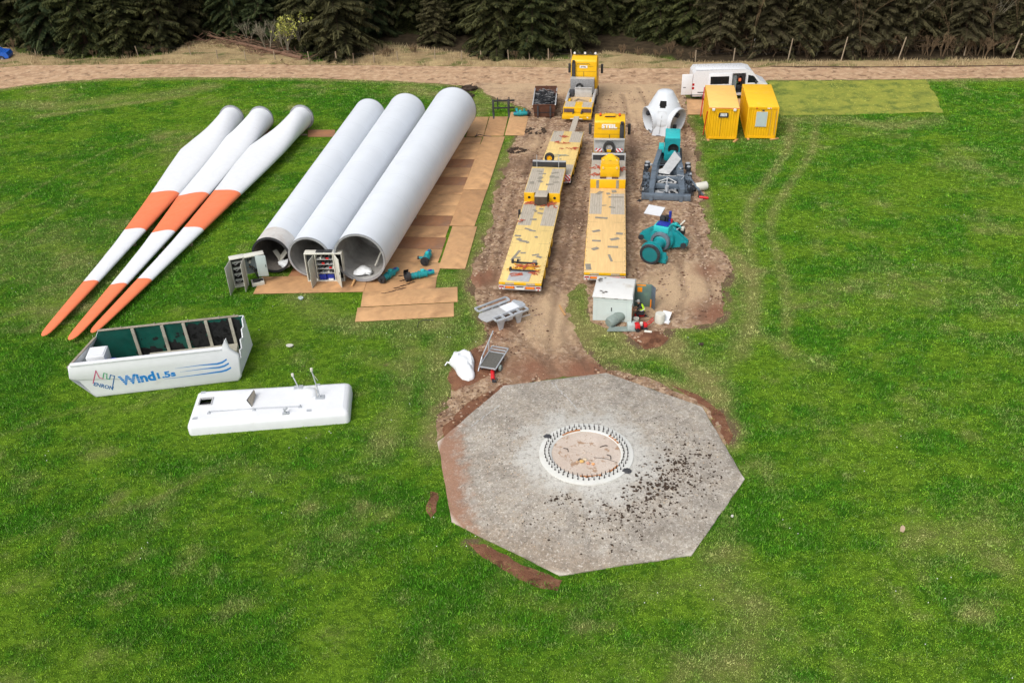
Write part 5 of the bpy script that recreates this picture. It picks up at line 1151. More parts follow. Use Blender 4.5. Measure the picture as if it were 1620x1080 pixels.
# rounded roof edges
t.build('roof_and_bonnet', 'van', g, 40)
t = MB(); t.box(.2, 4.7, .08, 1.92, 2.755, 2.80, bev=.03); t.build('roof_panel', 'van', g, 30)
t = MB(); t.box(.03, .06, 1.02, 1.98, .5, 2.5); t.box(.03, .06, .05, 1.02, .45, .6); t.build('rear_frame', 'van', g)
t = MB(); t.box(.1, 6.9, .06, 1.94, .42, .60); t.build('floor', 'dark', g)
t = MB(); t.box(.4, 3.4, .08, 1.9, .6, 1.4); t.build('dark_inside', 'hole', g)  # black box standing in for the shade inside the van, not cargo
t = MB(); q = lambda a, z: (a, -.096, z); t.quad(q(1.58, 1.50), q(3.25, 1.50), q(3.22, 2.2), q(1.55, 2.2)); t.build('side_window', 'glass', g)
t = MB(); t.quad((4.95, -.008, 1.55), (5.95, -.008, 1.55), (5.45, -.008, 2.15), (4.95, -.008, 2.25)); t.build('cab_window', 'glass', g)
t = MB(); d = Vector((.8, 0, -.9)).normalized(); nn = Vector((.9, 0, .8)).normalized()*.006
t.quad(Vector((5.33, .12, 2.53))+nn, Vector((6.0, .12, 1.78))+nn, Vector((6.0, 1.88, 1.78))+nn, Vector((5.33, 1.88, 2.53))+nn); t.build('windscreen', 'glass', g)
t = MB(); t.box(4.80, 4.812, -.006, -.002, .6, 2.3); t.box(3.45, 3.462, -.006, -.002, .6, 2.4); t.box(.5, 6.8, -.012, -.002, .72, .80); t.build('panel_gap', 'plastic', g)
t = MB(); t.box(3.5, 4.8, -.02, .05, .42, .60, bev=.01); t.build('door_step', 'silver', g)
t = MB(); t.box(1.4, 3.5, -.09, -.045, .64, 2.44, bev=.012); sd = t.build('sliding_door', 'van', g, 30)
t = MB(); t.box(3.62, 4.0, .3, .36, .62, 2.2); t.build('bulkhead', 'board', g)
t = MB(); t.box(4.05, 4.6, .7, 1.3, .6, 1.15, bev=.08); t.box(4.45, 4.65, .7, 1.3, 1.1, 1.8, bev=.06); t.build('seat', 'plastic', g, 35)
t = MB(); t.box(4.2, 4.45, .35, .6, 1.55, 1.85, bev=.06); t.build('orange_jacket', 'orange', g, 30)
t = MB(); t.blob((3.95, .55, 1.45), (.2, .15, .18), 0, 8, .3); t.build('green_bundle', mat('green_cloth', S(70, 120, 60), .9, var=.3), g, 40)
t = MB(); t.box(-1.0, -.04, -.02, .03, .58, 2.45, bev=.015); rdoor = t.build('rear_door', 'van', g, 30)
t = MB(); t.box(-.85, -.6, -.028, -.021, 1.22, 1.28); t.build('door_handle', 'plastic', rdoor)
t = MB(); t.box(-.02, .06, .0, 1.98, .5, .62); t.box(-.08, 1.0, -.03, 2.03, .36, .58, bev=.03); t.build('rear_bumper', 'plastic', g, 30)
t = MB(); t.box(.04, .9, -.035, -.03, .40, .56); t.build('bumper_trim', 'silver', g)
for z in (1.05, 1.38):
    t = MB(); t.box(-.035, .16, -.012, .12, z, z+.22, bev=.01); t.build('tail_light', 'redglass', g)
t = MB(); t.box(6.7, 7.08, -.02, 2.02, .36, .72, bev=.04); t.build('front_bumper', 'plastic', g, 30)
t = MB(); t.box(6.62, 6.95, -.006, .3, 1.0, 1.22, bev=.02); t.build('headlight', 'lamp', g)
t = MB(); t.box(5.6, 5.75, -.24, -.02, 1.5, 1.75, bev=.03); t.build('wing_mirror', 'plastic', g)
for x in (1.2, 5.75):
    for y in (.12, 1.88):
        tw = MB(); tw.lathe([(.2, -.11), (.33, -.11), (.36, -.07), (.36, .07), (.33, .11), (.2, .11)], (x, y, .36), (0, 1, 0), 20, close=True); w_ = tw.build('wheel', 'rubber', g, 35)
        tw = MB(); s = -1 if y < 1 else 1; tw.lathe([(.01, s*.08), (.1, s*.09), (.2, s*.05), (.22, s*.09)], (x, y, .36), (0, 1, 0), 16); tw.build('rim', 'silver', w_, 35)

# ------------------------------------------------------------------ yellow cabins
def cabin(loc, rz, label, roof, kind):
    g = thing('site_cabin', label, 'site container', loc, rz, 'yellow site containers side by side')
    Wd, L, H = 1.22, 6.06, 2.59
    def wall(p, q, nm, mt='cyel', pitch=.19, dep=.028):
        p, q = Vector(p), Vector(q); d = q-p; n = int(d.length/pitch); nrm = Vector((d.y, -d.x)).normalized(); t = MB(); vs = []
        for i in range(n*4+1):
            f = i/(n*4); o = dep if (i % 4) in (1, 2) else 0; c = p+d*f-nrm*o; vs += [(c.x, c.y, .14), (c.x, c.y, H-.14)]
        t.add(vs, [(2*i, 2*i+2, 2*i+3, 2*i+1) for i in range(n*4)]); t.build(nm, mt, g)
    a = Wd-.04
    wall((-a, .04), (a, .04), 'end_wall'); wall((a, .1), (a, L-.1), 'side_wall'); wall((a, L-.04), (-a, L-.04), 'end_wall'); wall((-a, L-.1), (-a, .1), 'side_wall')
    t = MB()
    for sx in (-1, 1):
        for y in (0, L-.12): t.box(min(sx*Wd, sx*(Wd-.12)), max(sx*Wd, sx*(Wd-.12)), y, y+.12, 0, H, bev=.01)
        t.box(min(sx*Wd, sx*(Wd-.08)), max(sx*Wd, sx*(Wd-.08)), .12, L-.12, 0, .15); t.box(min(sx*Wd, sx*(Wd-.08)), max(sx*Wd, sx*(Wd-.08)), .12, L-.12, H-.15, H-.01)
    for y in (0, L-.08): t.box(-Wd+.12, Wd-.12, y, y+.08, 0, .15); t.box(-Wd+.12, Wd-.12, y, y+.08, H-.15, H-.01)
    t.build('corner_frame', 'cyel', g, 30)
    t = MB(); t.box(-Wd+.02, Wd-.02, .02, L-.02, H-.012, H+.012, bev=.006); t.build('roof', roof, g, 30)
    t = MB(); t.box(-Wd+.1, Wd-.1, .1, L-.1, .16, .2); t.build('floor', 'dark', g)
    if kind == 1:
        for x in (-.84, .84):
            t = MB(); t.box(x-.11, x+.11, -.14, .0, H-.20, H-.02, bev=.01); t.build('flood_lamp', 'lamp', g, 30)
        t = MB(); o = [(-.40, 1.82), (.36, 1.82), (.40, 1.98), (.36, 2.2), (-.36, 2.2), (-.40, 2.0)]; t.prism(o, -.03, .03, 'y'); f = t.build('barred_window', 'plastic', g)
        t = MB(); t.box(-.27, .25, -.036, -.031, 1.92, 2.16); t.build('window_pane', 'textwhite', f)
        t = MB()
        for i in range(6): x = -.27+.105*i; t.box(x-.012, x+.012, -.05, -.037, 1.88, 2.19)
        t.build('window_bar', 'plastic', f)
        t = MB(); t.box(-.18, -.165, -.006, .0, .2, 1.8); t.build('conduit', 'dark', g)
        t = MB(); t.box(-1.25, 1.25, -.03, .0, H-.03, H+.02); t.build('eave_trim', 'orange', g)
    else:
        t = MB(); t.box(-.52, .36, -.03, .03, .98, 2.2, bev=.006); f = t.build('window_shutter', 'panel', g)
        t = MB(); t.box(-.58, -.52, -.02, .03, .92, 2.26); t.box(.36, .42, -.02, .03, .92, 2.26); t.build('shutter_frame', 'cyel', f)
        t = MB(); t.box(-.10, .08, -.012, .012, H-.32, H-.22); t.build('label_plate', 'dark', g); t = MB(); t.box(.3, .62, -.022, .0, H-.12, H-.05); t.build('sticker', 'textwhite', g); t = MB(); t.box(-.6, -.45, -.022, .0, H-.12, H-.06); t.box(.5, .56, -.026, -.0225, H-.12, H-.05); t.build('red_sticker', 'red', g)
        t = MB(); t.box(.66, .672, -.005, .02, .2, 2.3); t.box(1.05, 1.075, -.03, .0, .3, 2.3); t.build('lock_rod', 'patch', g)
    return g
cabin((17.68, 70.77, .1), -.1473, 'yellow site container with a faded roof and a small barred window', 'ctop1', 1)
cabin((20.84, 70.68, .1), -.1473, 'yellow site container with a pale shuttered window', 'ctop2', 2)
cx, sx_ = math.cos(-.1473), math.sin(-.1473)
def cl(o, x, y, z): return (o[0]+cx*x-sx_*y, o[1]+sx_*x+cx*y, z)
for i, (o, x, y, a, lab) in enumerate((((17.68, 70.77), 1.15, -.12, 55, 'sawn timber block sticking out under the barred container right corner'), ((17.68, 70.77), -1.1, .1, 90, 'timber block under the barred container left corner'), ((20.84, 70.68), 1.15, .05, 20, 'timber block under the shuttered container right corner'), ((20.84, 70.68), -1.0, .15, 90, 'timber block under the shuttered container left corner'))):
    t = MB(); t.box(-.4, .4, -.09, .09, 0, .095, bev=.008); p = cl(o, x, y, .003); q = t.build('timber_block', 'wood', None, 30, p, R(a)); tag(q, lab, 'timber', 'timber blocks under the site containers')
for i, (y, lean, lab) in enumerate(((.25, .02, 'red pole against the near left edge of the barred container'), (5.7, .05, 'red pole against the far left edge of the barred container'))):
    t = MB(); p = cl((17.68, 70.77), -1.42, y+.9*(i == 0), .02); q = cl((17.68, 70.77), -1.29, y, 2.3 if i == 0 else 2.6); t.cyl(p, q, .045, n=8); o = t.build('red_pole', 'red', None, 40); tag(o, lab, 'pole')
# blue car at the very left edge of the view, beyond the track
g = thing('parked_car', 'blue car on the far side of the track, cut off by the left edge', 'car', (-57.0, 102.6), R(8))
body = [(-2.0, .32), (-2.05, .75), (-1.9, .98), (-1.35, 1.05), (-.8, 1.45), (.55, 1.47), (1.15, 1.05), (1.9, .92), (2.05, .6), (2.0, .32)]
t = MB(); t.prism(body, -.85, .85, 'y'); t.build('body', 'carblue', g, 30)
for y in (-.856, .853):
    t = MB(); t.prism([(-1.2, 1.04), (-.75, 1.38), (.5, 1.40), (1.0, 1.04)], y, y+.003, 'y'); t.build('side_window', 'glass', g)
for x in (-1.25, 1.3):
    for y in (-.78, .78):
        t = MB(); t.lathe([(.16, -.1), (.31, -.1), (.32, 0), (.31, .1), (.16, .1)], (x, y, .32), (0, 1, 0), 18, close=True); w_ = t.build('wheel', 'rubber', g, 35); t = MB(); t.cyl((x, y-.07, .32), (x, y+.07, .32), .17, n=14); t.build('rim', 'silver', w_)
def rxy(base, rz):
    c, s = math.cos(rz), math.sin(rz); return lambda x, y, z=0: (base[0]+c*x-s*y, base[1]+s*x+c*y, z)
# ------------------------------------------------------------------ control cabinets
def door_panel(g, hinge, ang, w, z0, z1, nm, mt='cabgrey', th=.035):
    t = MB(); t.T = Matrix.Translation(Vector((hinge[0], hinge[1], 0))) @ rotz(R(ang)); t.box(0, w, -th, 0, z0, z1, bev=.008)
    o = t.build(nm, mt, g, 30); t = MB(); t.T = Matrix.Translation(Vector((hinge[0], hinge[1], 0))) @ rotz(R(ang)); t.box(w-.09, w-.05, -th-.02, -th-.001, (z0+z1)/2-.08, (z0+z1)/2+.08); t.build('door_handle', 'plastic', o); return o
g = thing('control_cabinet', 'open grey control cabinet with a bare circuit bay, before the scorched tower mouth', 'control cabinet', (-16.78, 48.25, .04), R(20)); Hc = 1.95
t = MB(); t.box(0, .85, 0, .5, Hc-.06, Hc, bev=.01); t.box(0, .04, .02, .48, .02, Hc-.061); t.box(.0, .85, .48, .52, 0, Hc-.061); t.box(.82, .85, .02, .479, .02, Hc-.061); t.box(.05, .81, .02, .479, 0, .08); t.build('case', 'offwhite', g, 30)
t = MB(); t.box(.85, 2.05, .02, .5, Hc-.10, Hc-.02, bev=.01); t.box(.86, 2.05, .44, .5, .55, Hc-.11); t.box(2.0, 2.05, .03, .439, .5, Hc-.11); t.build('case', 'offwhite', g, 30)
t = MB(); t.box(.9, 1.55, .40, .435, .6, Hc-.14); o = t.build('circuit_board', 'board', g)
rs = random.Random(8)
for i in range(12):
    t = MB(); x, z = rs.uniform(.95, 1.4), rs.uniform(.65, 1.6); t.box(x, x+rs.uniform(.06, .16), .33, .398, z, z+rs.uniform(.06, .2)); t.build('relay', rs.choice(['framed', 'offwhite', 'black', 'board']), o)
t = MB(); t.tube([(1.2, .34, 1.1), (1.35, .15, 1.0), (1.45, .1, .6), (1.5, .2, .3)], .04); t.tube([(1.1, .36, 1.2), (1.3, .1, .9), (1.42, .15, .4)], .035); t.build('wiring', 'cable', g); t = MB(); t.tube([(1.1, .38, 1.05), (1.2, .3, 1.1), (1.32, .33, 1.0)], .03); t.build('copper_bar', 'rope', g)
t = MB(); t.box(.10, .75, .35, .45, .15, 1.75); o = t.build('wiring_bay', 'hole', g)
for z in (.3, .7, 1.1, 1.5):
    t = MB(); t.box(.12, .7, .28, .345, z, z+.12); t.tube([(.2, .3, z), (.3, .15, z-.05), (.55, .28, z+.06)], .02); t.build('wiring_tray', 'silver', o)
t = MB(); t.box(1.0, 1.75, -.3, .3, 0, .22, bev=.01); t.build('base_tray', 'offwhite', g, 30)
t = MB(); t.box(1.1, 1.5, -.2, .1, .221, .32); t.box(1.5, 1.7, -.1, .1, .221, .28); t.build('transformer', 'black', g)
door_panel(g, (0, 0), -112, .92, .03, Hc-.08, 'door'); door_panel(g, (.80, 0), -106, .86, .03, Hc-.1, 'door'); door_panel(g, (1.50, .0), -16, .62, .50, Hc-.05, 'door', 'panel')
g = thing('control_cabinet', 'open control cabinet with red and blue equipment shelves, before the middle tower mouth', 'control cabinet', (-12.42, 48.75, .04), R(-3))
t = MB(); t.box(0, 2.3, 0, .5, Hc-.08, Hc, bev=.012); t.box(0, .05, .02, .5, .02, Hc-.081); t.box(2.25, 2.3, .02, .5, .02, Hc-.081); t.box(.051, 2.249, .46, .5, .02, Hc-.081); t.box(.051, 2.249, .02, .459, 0, .07); t.box(.62, .67, .02, .459, .071, Hc-.082); t.box(1.72, 1.77, .02, .459, .071, Hc-.082); t.build('case', 'offwhite', g, 30)
t = MB(); t.box(.72, 1.2, .08, .44, Hc+.002, Hc+.06, bev=.01); t.box(1.24, 1.7, .08, .44, Hc+.002, Hc+.06, bev=.01); t.build('roof_vent', 'plastic', g, 30)
t = MB(); t.box(.68, 1.71, .44, .459, .08, Hc-.1); t.build('back_panel', 'hole', g)
for i, z in enumerate((.55, .85, 1.15, 1.48)):
    t = MB(); t.box(.68, 1.71, .05, .43, z, z+.035); t.build('shelf', 'silver', g)
for i in range(14):
    z = (.585, .885, 1.185, 1.515)[i % 4]; x = .72+.07*i; t = MB(); t.box(x, x+rs.uniform(.06, .13), .10, .40, z+.001, z+rs.uniform(.08, .19)); t.build('module', ['black', 'framed', 'black', 'offwhite', 'board'][i % 5], g)
for x, z in ((1.3, 1.52), (1.42, .89), (1.02, 1.19)):
    t = MB(); t.box(x, x+.16, .06, .098, z, z+.10); t.build('red_switch', 'red', g)
for x in (.74, 1.22):
    t = MB(); t.box(x, x+.42, .10, .42, .09, .46, bev=.02); t.build('capacitor_bank', 'blue', g, 30)
t = MB(); t.box(1.3, 1.6, .0, .09, .09, .2); t.build('label_card', 'textwhite', g)
t = MB(); t.box(.06, .61, .30, .45, .1, Hc-.15); t.build('empty_bay', 'framed', g); t = MB(); t.box(1.78, 2.24, .3, .45, .1, Hc-.15); t.build('empty_bay', 'hole', g)
door_panel(g, (.58, -.002), -97, .86, .02, Hc-.12, 'door'); door_panel(g, (1.84, -.002), -60, .9, .02, Hc-.02, 'door', 'offwhite')
# ------------------------------------------------------------------ teal motors
def motor(p, heading, L, label, flange=True, group='teal yaw motors', dark='black'):
    g = thing('yaw_motor', label, 'motor', p, -heading, group); r = .21
    t = MB(); t.lathe([(.01, 0), (r*.8, .0), (r*.85, .02), (r*.85, L*.34), (r*1.1, L*.35), (r*1.1, L*.40), (r*.95, L*.41), (r*.95, L*.62), (r*1.12, L*.63), (r*1.12, L*.68), (r*.75, L*.70), (r*.7, L*.98), (.01, L)], (0, 0, r*1.15), (0, 1, 0), 22); t.build('housing', 'teal', g, 35)
    t = MB(); t.lathe([(.01, -.14), (r*1.2, -.14), (r*1.3, -.10), (r*1.3, .05), (r*1.0, .06)], (0, 0, r*1.3), (0, 1, 0), 22); t.lathe([(.01, -.26), (r*.5, -.26), (r*.5, -.14)], (0, 0, r*1.3), (0, 1, 0), 14); t.build('mounting_flange', dark, g, 30)
    t = MB(); t.box(-.10, .10, L*.45, L*.60, r*1.9, r*2.6, bev=.02); t.build('terminal_box', 'teal2', g, 30)
    t = MB(); t.box(-.08, .08, L*.76, L*.9, r*1.78, r*1.9); t.build('name_plate', 'blue', g)
    t = MB(); t.lathe([(r*.88, L*.12), (r*.98, L*.13), (r*.98, L*.16), (r*.88, L*.17)], (0, 0, r*1.15), (0, 1, 0), 20); t.lathe([(r*.88, L*.24), (r*.98, L*.25), (r*.98, L*.28), (r*.88, L*.29)], (0, 0, r*1.15), (0, 1, 0), 20); t.build('cooling_rib', 'teal', g, 35)
    return g
motor((-7.8, 48.35, .04), R(33), 1.55, 'teal motor with a black neck lying beside the widest tower mouth')
g = motor((-6.15, 48.6, .04), R(70), 1.6, 'teal motor with a broken black collar, lying crosswise on the near plates')
t = MB(); t.lathe([(.26, -.30), (.36, -.28), (.36, .02), (.26, .0)], (0, 0, .34), (0, 1, 0), 18, close=True); t.f = [f for i, f in enumerate(t.f) if i % 18 not in (2, 3, 4, 5)]; t.m = t.m[:len(t.f)]; t.build('broken_collar', 'black', g, 35)
g = motor((-5.32, 50.45, .05), R(8), 1.5, 'teal motor pointing away up the plates, with a side outlet')
t = MB(); t.cyl((-.2, .45, .26), (-.46, .42, .30), .09, n=12); t.cyl((-.46, .42, .3), (-.56, .41, .3), .11, n=12, mi=1); t.build('side_outlet', ['teal', 'black'], g, 35)
g = motor((2.05, 78.15, .05), R(-92), 1.3, 'teal motor on the plate beside the cable skip')
t = MB(); t.cyl((.12, .9, .2), (.35, 1.0, .62), .12, n=12); t.cyl((.05, .3, .3), (.1, .3, .62), .10, n=12); t.build('side_outlet', 'teal', g, 35)
t = MB()
for (p, q) in (((-6.9, 47.6), (-5.9, 48.25)), ((-7.6, 47.0), (-6.4, 47.55)), ((-6.7, 48.5), (-6.0, 48.75)), ((-6.8, 49.15), (-6.2, 49.2))):
    d = Vector(q)-Vector(p)
    for i in range(7):
        c = Vector(p)+d*(i/6); x, y = c.x+random.uniform(-.03, .03), c.y+random.uniform(-.03, .03); t.blob((x, y, .065), (d.length/9, .05, .006), 0, 7, .5)
o = t.build('oil_streaks', mat('oil_stain', S(66, 44, 30), .5, var=.3), None); tag(o, kind='stuff')
t = MB(); t.tube([(-5.3, 43.0, .07), (-5.25, 43.5, .09), (-5.0, 43.75, .08), (-4.4, 43.75, .07)], .018); o = t.build('wire', 'cable', None); tag(o, 'bent black wire lying on the nearest steel plate', 'wire')
t = MB(); t.tube([(-2.6, 73.3, .08), (-2.2, 73.6, .12), (-1.7, 73.3, .08), (-1.2, 73.2, .08)], .03); t.tube([(-2.5, 73.1, .1), (-2.4, 73.8, .16)], .03); o = t.build('wire', 'cable', None); tag(o, 'dark chain scraps on the plate beside the bolted tower end', 'chain')
# ------------------------------------------------------------------ black fork carriage
g = thing('fork_carriage', 'black pallet fork carriage standing on the far steel plates', 'fork carriage', (-.1, 79.3, .03), R(1))
t = MB(); t.box(-1.02, 1.0, -.05, .05, 1.02, 1.16, bev=.01); t.build('top_bar', 'black', g, 30); t = MB(); t.box(-1.02, 1.0, -.05, .05, .38, .50, bev=.01); t.build('lower_bar', 'black', g, 30)
for x in (-.92, .45):
    t = MB(); t.box(x-.09, x+.09, -.13, -.055, 0, 1.25, bev=.012); t.add([(x-.08, -.13, 0), (x+.08, -.13, 0), (x+.08, -.13, .09), (x-.08, -.13, .09), (x-.06, -1.6, 0), (x+.06, -1.6, 0), (x+.06, -1.6, .02), (x-.06, -1.6, .02)], [(0, 4, 5, 1), (2, 6, 7, 3), (0, 3, 7, 4), (1, 5, 6, 2), (4, 7, 6, 5)]); t.build('fork', 'dark', g, 30)
for x in (-.5, .52):
    t = MB(); t.box(x-.05, x+.05, .055, .13, .3, 1.36, bev=.01); t.build('hook', 'black', g, 30)
# ------------------------------------------------------------------ skip
g = thing('cable_skip', 'rusty open skip heaped with black cable', 'skip', (3.45, 77.3), R(-5))
def taper(t, b, tp, z0, z1, th=.05):
    """open box, bottom rect b and top rect tp (x0,x1,y0,y1)"""
    def ring(r, z): x0, x1, y0, y1 = r; return [(x0, y0, z), (x1, y0, z), (x1, y1, z), (x0, y1, z)]
    ins = lambda r: (r[0]+th, r[1]-th, r[2]+th, r[3]-th)
    vs = ring(b, z0)+ring(tp, z1)+ring(ins(tp), z1)+ring(ins(b), z0+th); fs = [(0, 3, 2, 1)]
    for L_ in (0, 4, 8):
        for k in range(4): fs.append((L_+k, L_+(k+1) % 4, L_+4+(k+1) % 4, L_+4+k))
    fs.append((12, 13, 14, 15)); t.add(vs, fs)
t = MB(); taper(t, (-.85, .85, .25, 4.2), (-1.0, 1.0, 0, 4.7), .12, 1.25); t.build('body', 'rustskip', g)
t = MB()
for s in (-1, 1): t.box(s*1.0-.05, s*1.0+.05, -.05, 4.75, 1.251, 1.32, bev=.01)
t.build('rim', 'silver', g, 30); t = MB(); t.box(-1.0, 1.0, -.04, .06, 1.251, 1.31); t.box(-1.0, 1.0, 4.64, 4.74, 1.251, 1.5); t.build('rim', 'rustskip', g)
t = MB()
for s in (-.55, .55): t.box(s-.05, s+.05, .0, 4.5, 0, .12); t.box(s-.07, s+.07, -.03, .06, .3, 1.2)
t.build('skid', 'dark', g)
for s in (-1, 1):
    t = MB(); t.cyl((s*.98, .4, .8), (s*1.12, .4, .8), .07, n=10); t.cyl((s*.98, 4.0, .9), (s*1.12, 4.0, .9), .07, n=10); t.build('lifting_pin', 'rustskip', g)
t = MB(); t.T = Matrix.Translation(Vector((1.02, 3.2, 0))) @ rotz(R(28)); t.box(0, .06, 0, 2.2, .15, 1.42, bev=.01)
for y in (.4, 1.7): t.box(.06, .11, y, y+.09, .2, 1.35)
t.build('side_door', 'rustskip', g, 30)
t = MB(); rs = random.Random(21)
for i in range(150):
    x, y = rs.uniform(-.8, .8), rs.uniform(.3, 4.4); z = 1.12+.36*(1-abs(x)/.95)*(1-((y-2.3)/2.6)**2)+rs.uniform(-.10, .05); a = rs.uniform(0, 6.3); cv = rs.uniform(-1.2, 1.2); pts = []
    for k in range(6):
        pts.append((max(-.93, min(.93, x)), max(.1, min(4.6, y)), z+rs.uniform(-.02, .03))); x += .14*math.cos(a); y += .14*math.sin(a); a += cv*.6
    t.tube(pts, rs.choice((.022, .03, .038)), 5, 0 if rs.random() < .7 else 1)
t.box(-.9, .9, .15, 4.5, .5, 1.08)
o = t.build('cable_heap', ['cable', 'cable2'], None, 50, g.location, R(-5)); tag(o, 'tangled heap of black cable filling the rusty skip', 'cable heap')
# ------------------------------------------------------------------ rotor hub
g = thing('rotor_hub', 'white rotor hub with two large round blade openings facing the camera', 'rotor hub', (13.35, 73.6), R(-17))
prof = [(1.3, .12), (1.5, .5), (1.60, 1.0), (1.55, 1.5), (1.30, 2.15), (.96, 2.8), (.64, 3.32), (.54, 3.38)]
dirs = [Vector((math.cos(R(a))*.94, math.sin(R(a))*.94, -.12)).normalized() for a in (-148, -28, 90)]; oc = Vector((0, 0, 1.22)); RO = 1.08
def smooth_prof(pr, k):
    out = []
    for i in range(len(pr)-1):
        for j in range(k): f = j/k; out.append((pr[i][0]*(1-f)+pr[i+1][0]*f, pr[i][1]*(1-f)+pr[i+1][1]*f))
    return out+[pr[-1]]
t = MB(); P = smooth_prof(prof, 5); n = 96; t.lathe(P+[(.01, 3.47)], (0, 0, 0), (0, 0, 1), n)
keep = []
for f in t.f:
    c = sum((Vector(t.v[i]) for i in f), Vector())/len(f); ok = True
    for d in dirs:
        w = c-oc; k = w.dot(d)
        if k > .3 and (w-d*k).length < RO+.02: ok = False
    # square man-hole on the sloping nose
    if abs(c.x) < .26 and c.y < -.4 and 2.3 < c.z < 2.75: ok = False
    if ok: keep.append(f)
t.f = keep; t.m = [0]*len(keep); hb = t.build('hub_shell', 'hub', g, 45)
t = MB(); t.prism([(-.72, .05), (.6, .05), (.48, 1.0), (.36, 2.1), (-.36, 2.1), (-.5, 1.0)], -.05, .05, 'y')
Mx = Matrix.Translation(Vector((0, -1.62, 0))) @ Matrix.Rotation(R(-9), 4, 'X'); t.v = [tuple(Mx @ Vector(v)) for v in t.v]; t.build('front_web', 'hub', g, 30)
t = MB(); t.bar((-.1, -1.72, .2), (.02, -1.50, 1.75), .02, .02); t.bar((-.35, -1.74, .12), (.05, -1.74, .10), .06, .03); t.build('web_seam', 'dark', g)
for d in dirs:
    t = MB(); t.lathe([(RO-.08, .70), (RO+.05, .70), (RO+.05, 1.45), (RO-.02, 1.48), (RO-.08, 1.45)], oc, d, 56, close=True); fl = t.build('blade_opening', 'hub', g, 40)
    t = MB(); x, y, dd = basis(d)
    for k in range(36):
        a = 2*PI*k/36; c = oc+d*1.46+x*((RO-.02)*math.cos(a))+y*((RO-.02)*math.sin(a)); t.cyl(c-d*.03, c+d*.04, .028, n=5)
    for k in range(10):
        a = R(180+75)+.06*k*2; c = oc+d*1.38+x*((RO+.10)*math.cos(a))+y*((RO+.10)*math.sin(a)); t.cyl(c, c+d*.12, .05, n=6)
    t.build('bearing_stud', 'rod', fl)
    t = MB(); c = oc+d*1.1+x*.1+y*.55; t.cyl(c, c+d*.35, .20, n=16); t.cyl(c+d*.35, c+d*.42, .10, n=12); c = oc+d*1.05-y*.7-x*.3; t.box(c.x-.15, c.x+.15, c.y-.12, c.y+.12, c.z-.1, c.z+.2, bev=.03); t.build('pitch_motor', 'framed', fl, 35)
    t = MB(); c = oc+d*.78; t.lathe([(.01, 0), (RO-.12, 0)], c, d, 40); t.build('inner_plate', 'inside', fl)
t = MB(); t.box(-.28, .28, -.95, -.3, 2.2, 2.75); t.build('manhole', 'hole', g)
t = MB(); t.bar((.62, .1, 2.75), (1.05, -.1, 2.35), .06, .5); t.build('raised_flap', 'offwhite', g)
t = MB(); t.lathe([(1.18, 0), (1.26, .02), (1.26, .12), (1.18, .12)], (0, 0, 0), (0, 0, 1), 48, close=True); t.build('base_ring', 'dark', g)
t = MB(); t.box(-.12, .12, -1.30, -1.22, 1.78, 1.84); t.box(-.02, .02, -1.35, -1.22, 1.84, 1.98); t.build('lifting_lug', 'red', g)
# ------------------------------------------------------------------ machine bedplate with generator
HB = R(9.9); BO = (11.25, 58.95)
g = thing('machine_bedplate', 'blue-grey cast machine bedplate with two long beams, stripped and oily', 'machine frame', BO, -HB)
t = MB(); t.box(-1.75, 1.7, .0, .35, .12, .55, bev=.03); t.box(-1.2, -.95, -.12, 0, .1, .5); t.box(.9, 1.15, -.12, 0, .1, .5); t.build('front_crossbeam', 'frame', g, 30)
for s in (-1, 1):
    t = MB(); w = .17
    poly = [(.36, .3), (.36, .86), (2.6, 1.02), (4.2, 1.05), (5.4, 1.15), (7.4, 1.45), (7.6, 1.45), (7.6, .8), (5.2, .45), (2.5, .3)]
    t.prism(poly, -w, w, 'x'); 
    t.v = [(x+s*(1.08-.06*max(0, y-.36)/2-(.10*max(0, y-4.2))), y, z) for x, y, z in t.v]; t.build('long_beam', 'frame', g, 30)
    t = MB(); t.box(s*1.0-.11, s*1.0+.11, 3.1, 3.35, 1.04, 1.10); t.build('beam_pad', 'frame', g); t = MB(); t.cyl((s*1.5, 5.1, .5), (s*1.5, 5.1, .92), .22, n=16); t.build('yaw_drive_seat', 'framed', g, 35); t = MB(); t.cyl((s*1.5, 5.1, .92), (s*1.5, 5.1, .97), .17, n=14); t.build('seat_cover', 'galv', g, 35); t = MB(); t.cyl((s*1.56, 4.6, .5), (s*1.56, 4.6, .86), .18, n=16); t.build('yaw_drive_seat', 'framed', g, 35); t = MB(); t.cyl((s*1.56, 4.6, .86), (s*1.56, 4.6, .91), .14, n=14); t.build('seat_cover', 'galv', g, 35)
    t = MB(); t.box(s*1.5-.28, s*1.5+.28, 1.0, 3.9, .25, .62, bev=.04)
    for y in (1.4, 2.4, 3.2): t.box(s*1.52-.22, s*1.52+.2, y, y+.5, .62, .75+.1*math.sin(y*3), bev=.03)
    t.build('side_walkway', 'frame', g, 30)
    t = MB()
    for i in range(6): t.cyl((s*1.45+.1*math.sin(i*2), 1.1+.5*i, .62), (s*1.45+.1*math.sin(i*2), 1.1+.5*i, .85), .05, n=8); t.box(s*1.7-.08, s*1.7+.08, .9+.55*i, 1.1+.55*i, .3, .8)
    t.tube([(s*1.7, .3, .4), (s*1.9, 1.2, .3), (s*1.75, 2.5, .5), (s*1.6, 4.2, .6)], .03); t.build('fittings', 'framed', g, 35)
t = MB(); t.box(-1.1, 1.1, .4, 5.6, .10, .22); t.build('oil_pan', 'framed', g)
for y, z, h in ((1.5, .62, .22), (2.65, .70, .2), (4.3, .6, .35)):
    t = MB(); t.box(-.95, .95, y-.12, y+.12, z-h, z+.12, bev=.02); t.build('cross_member', 'frame', g, 30)
t = MB(); t.box(-.9, .9, 2.85, 3.3, .5, .66)
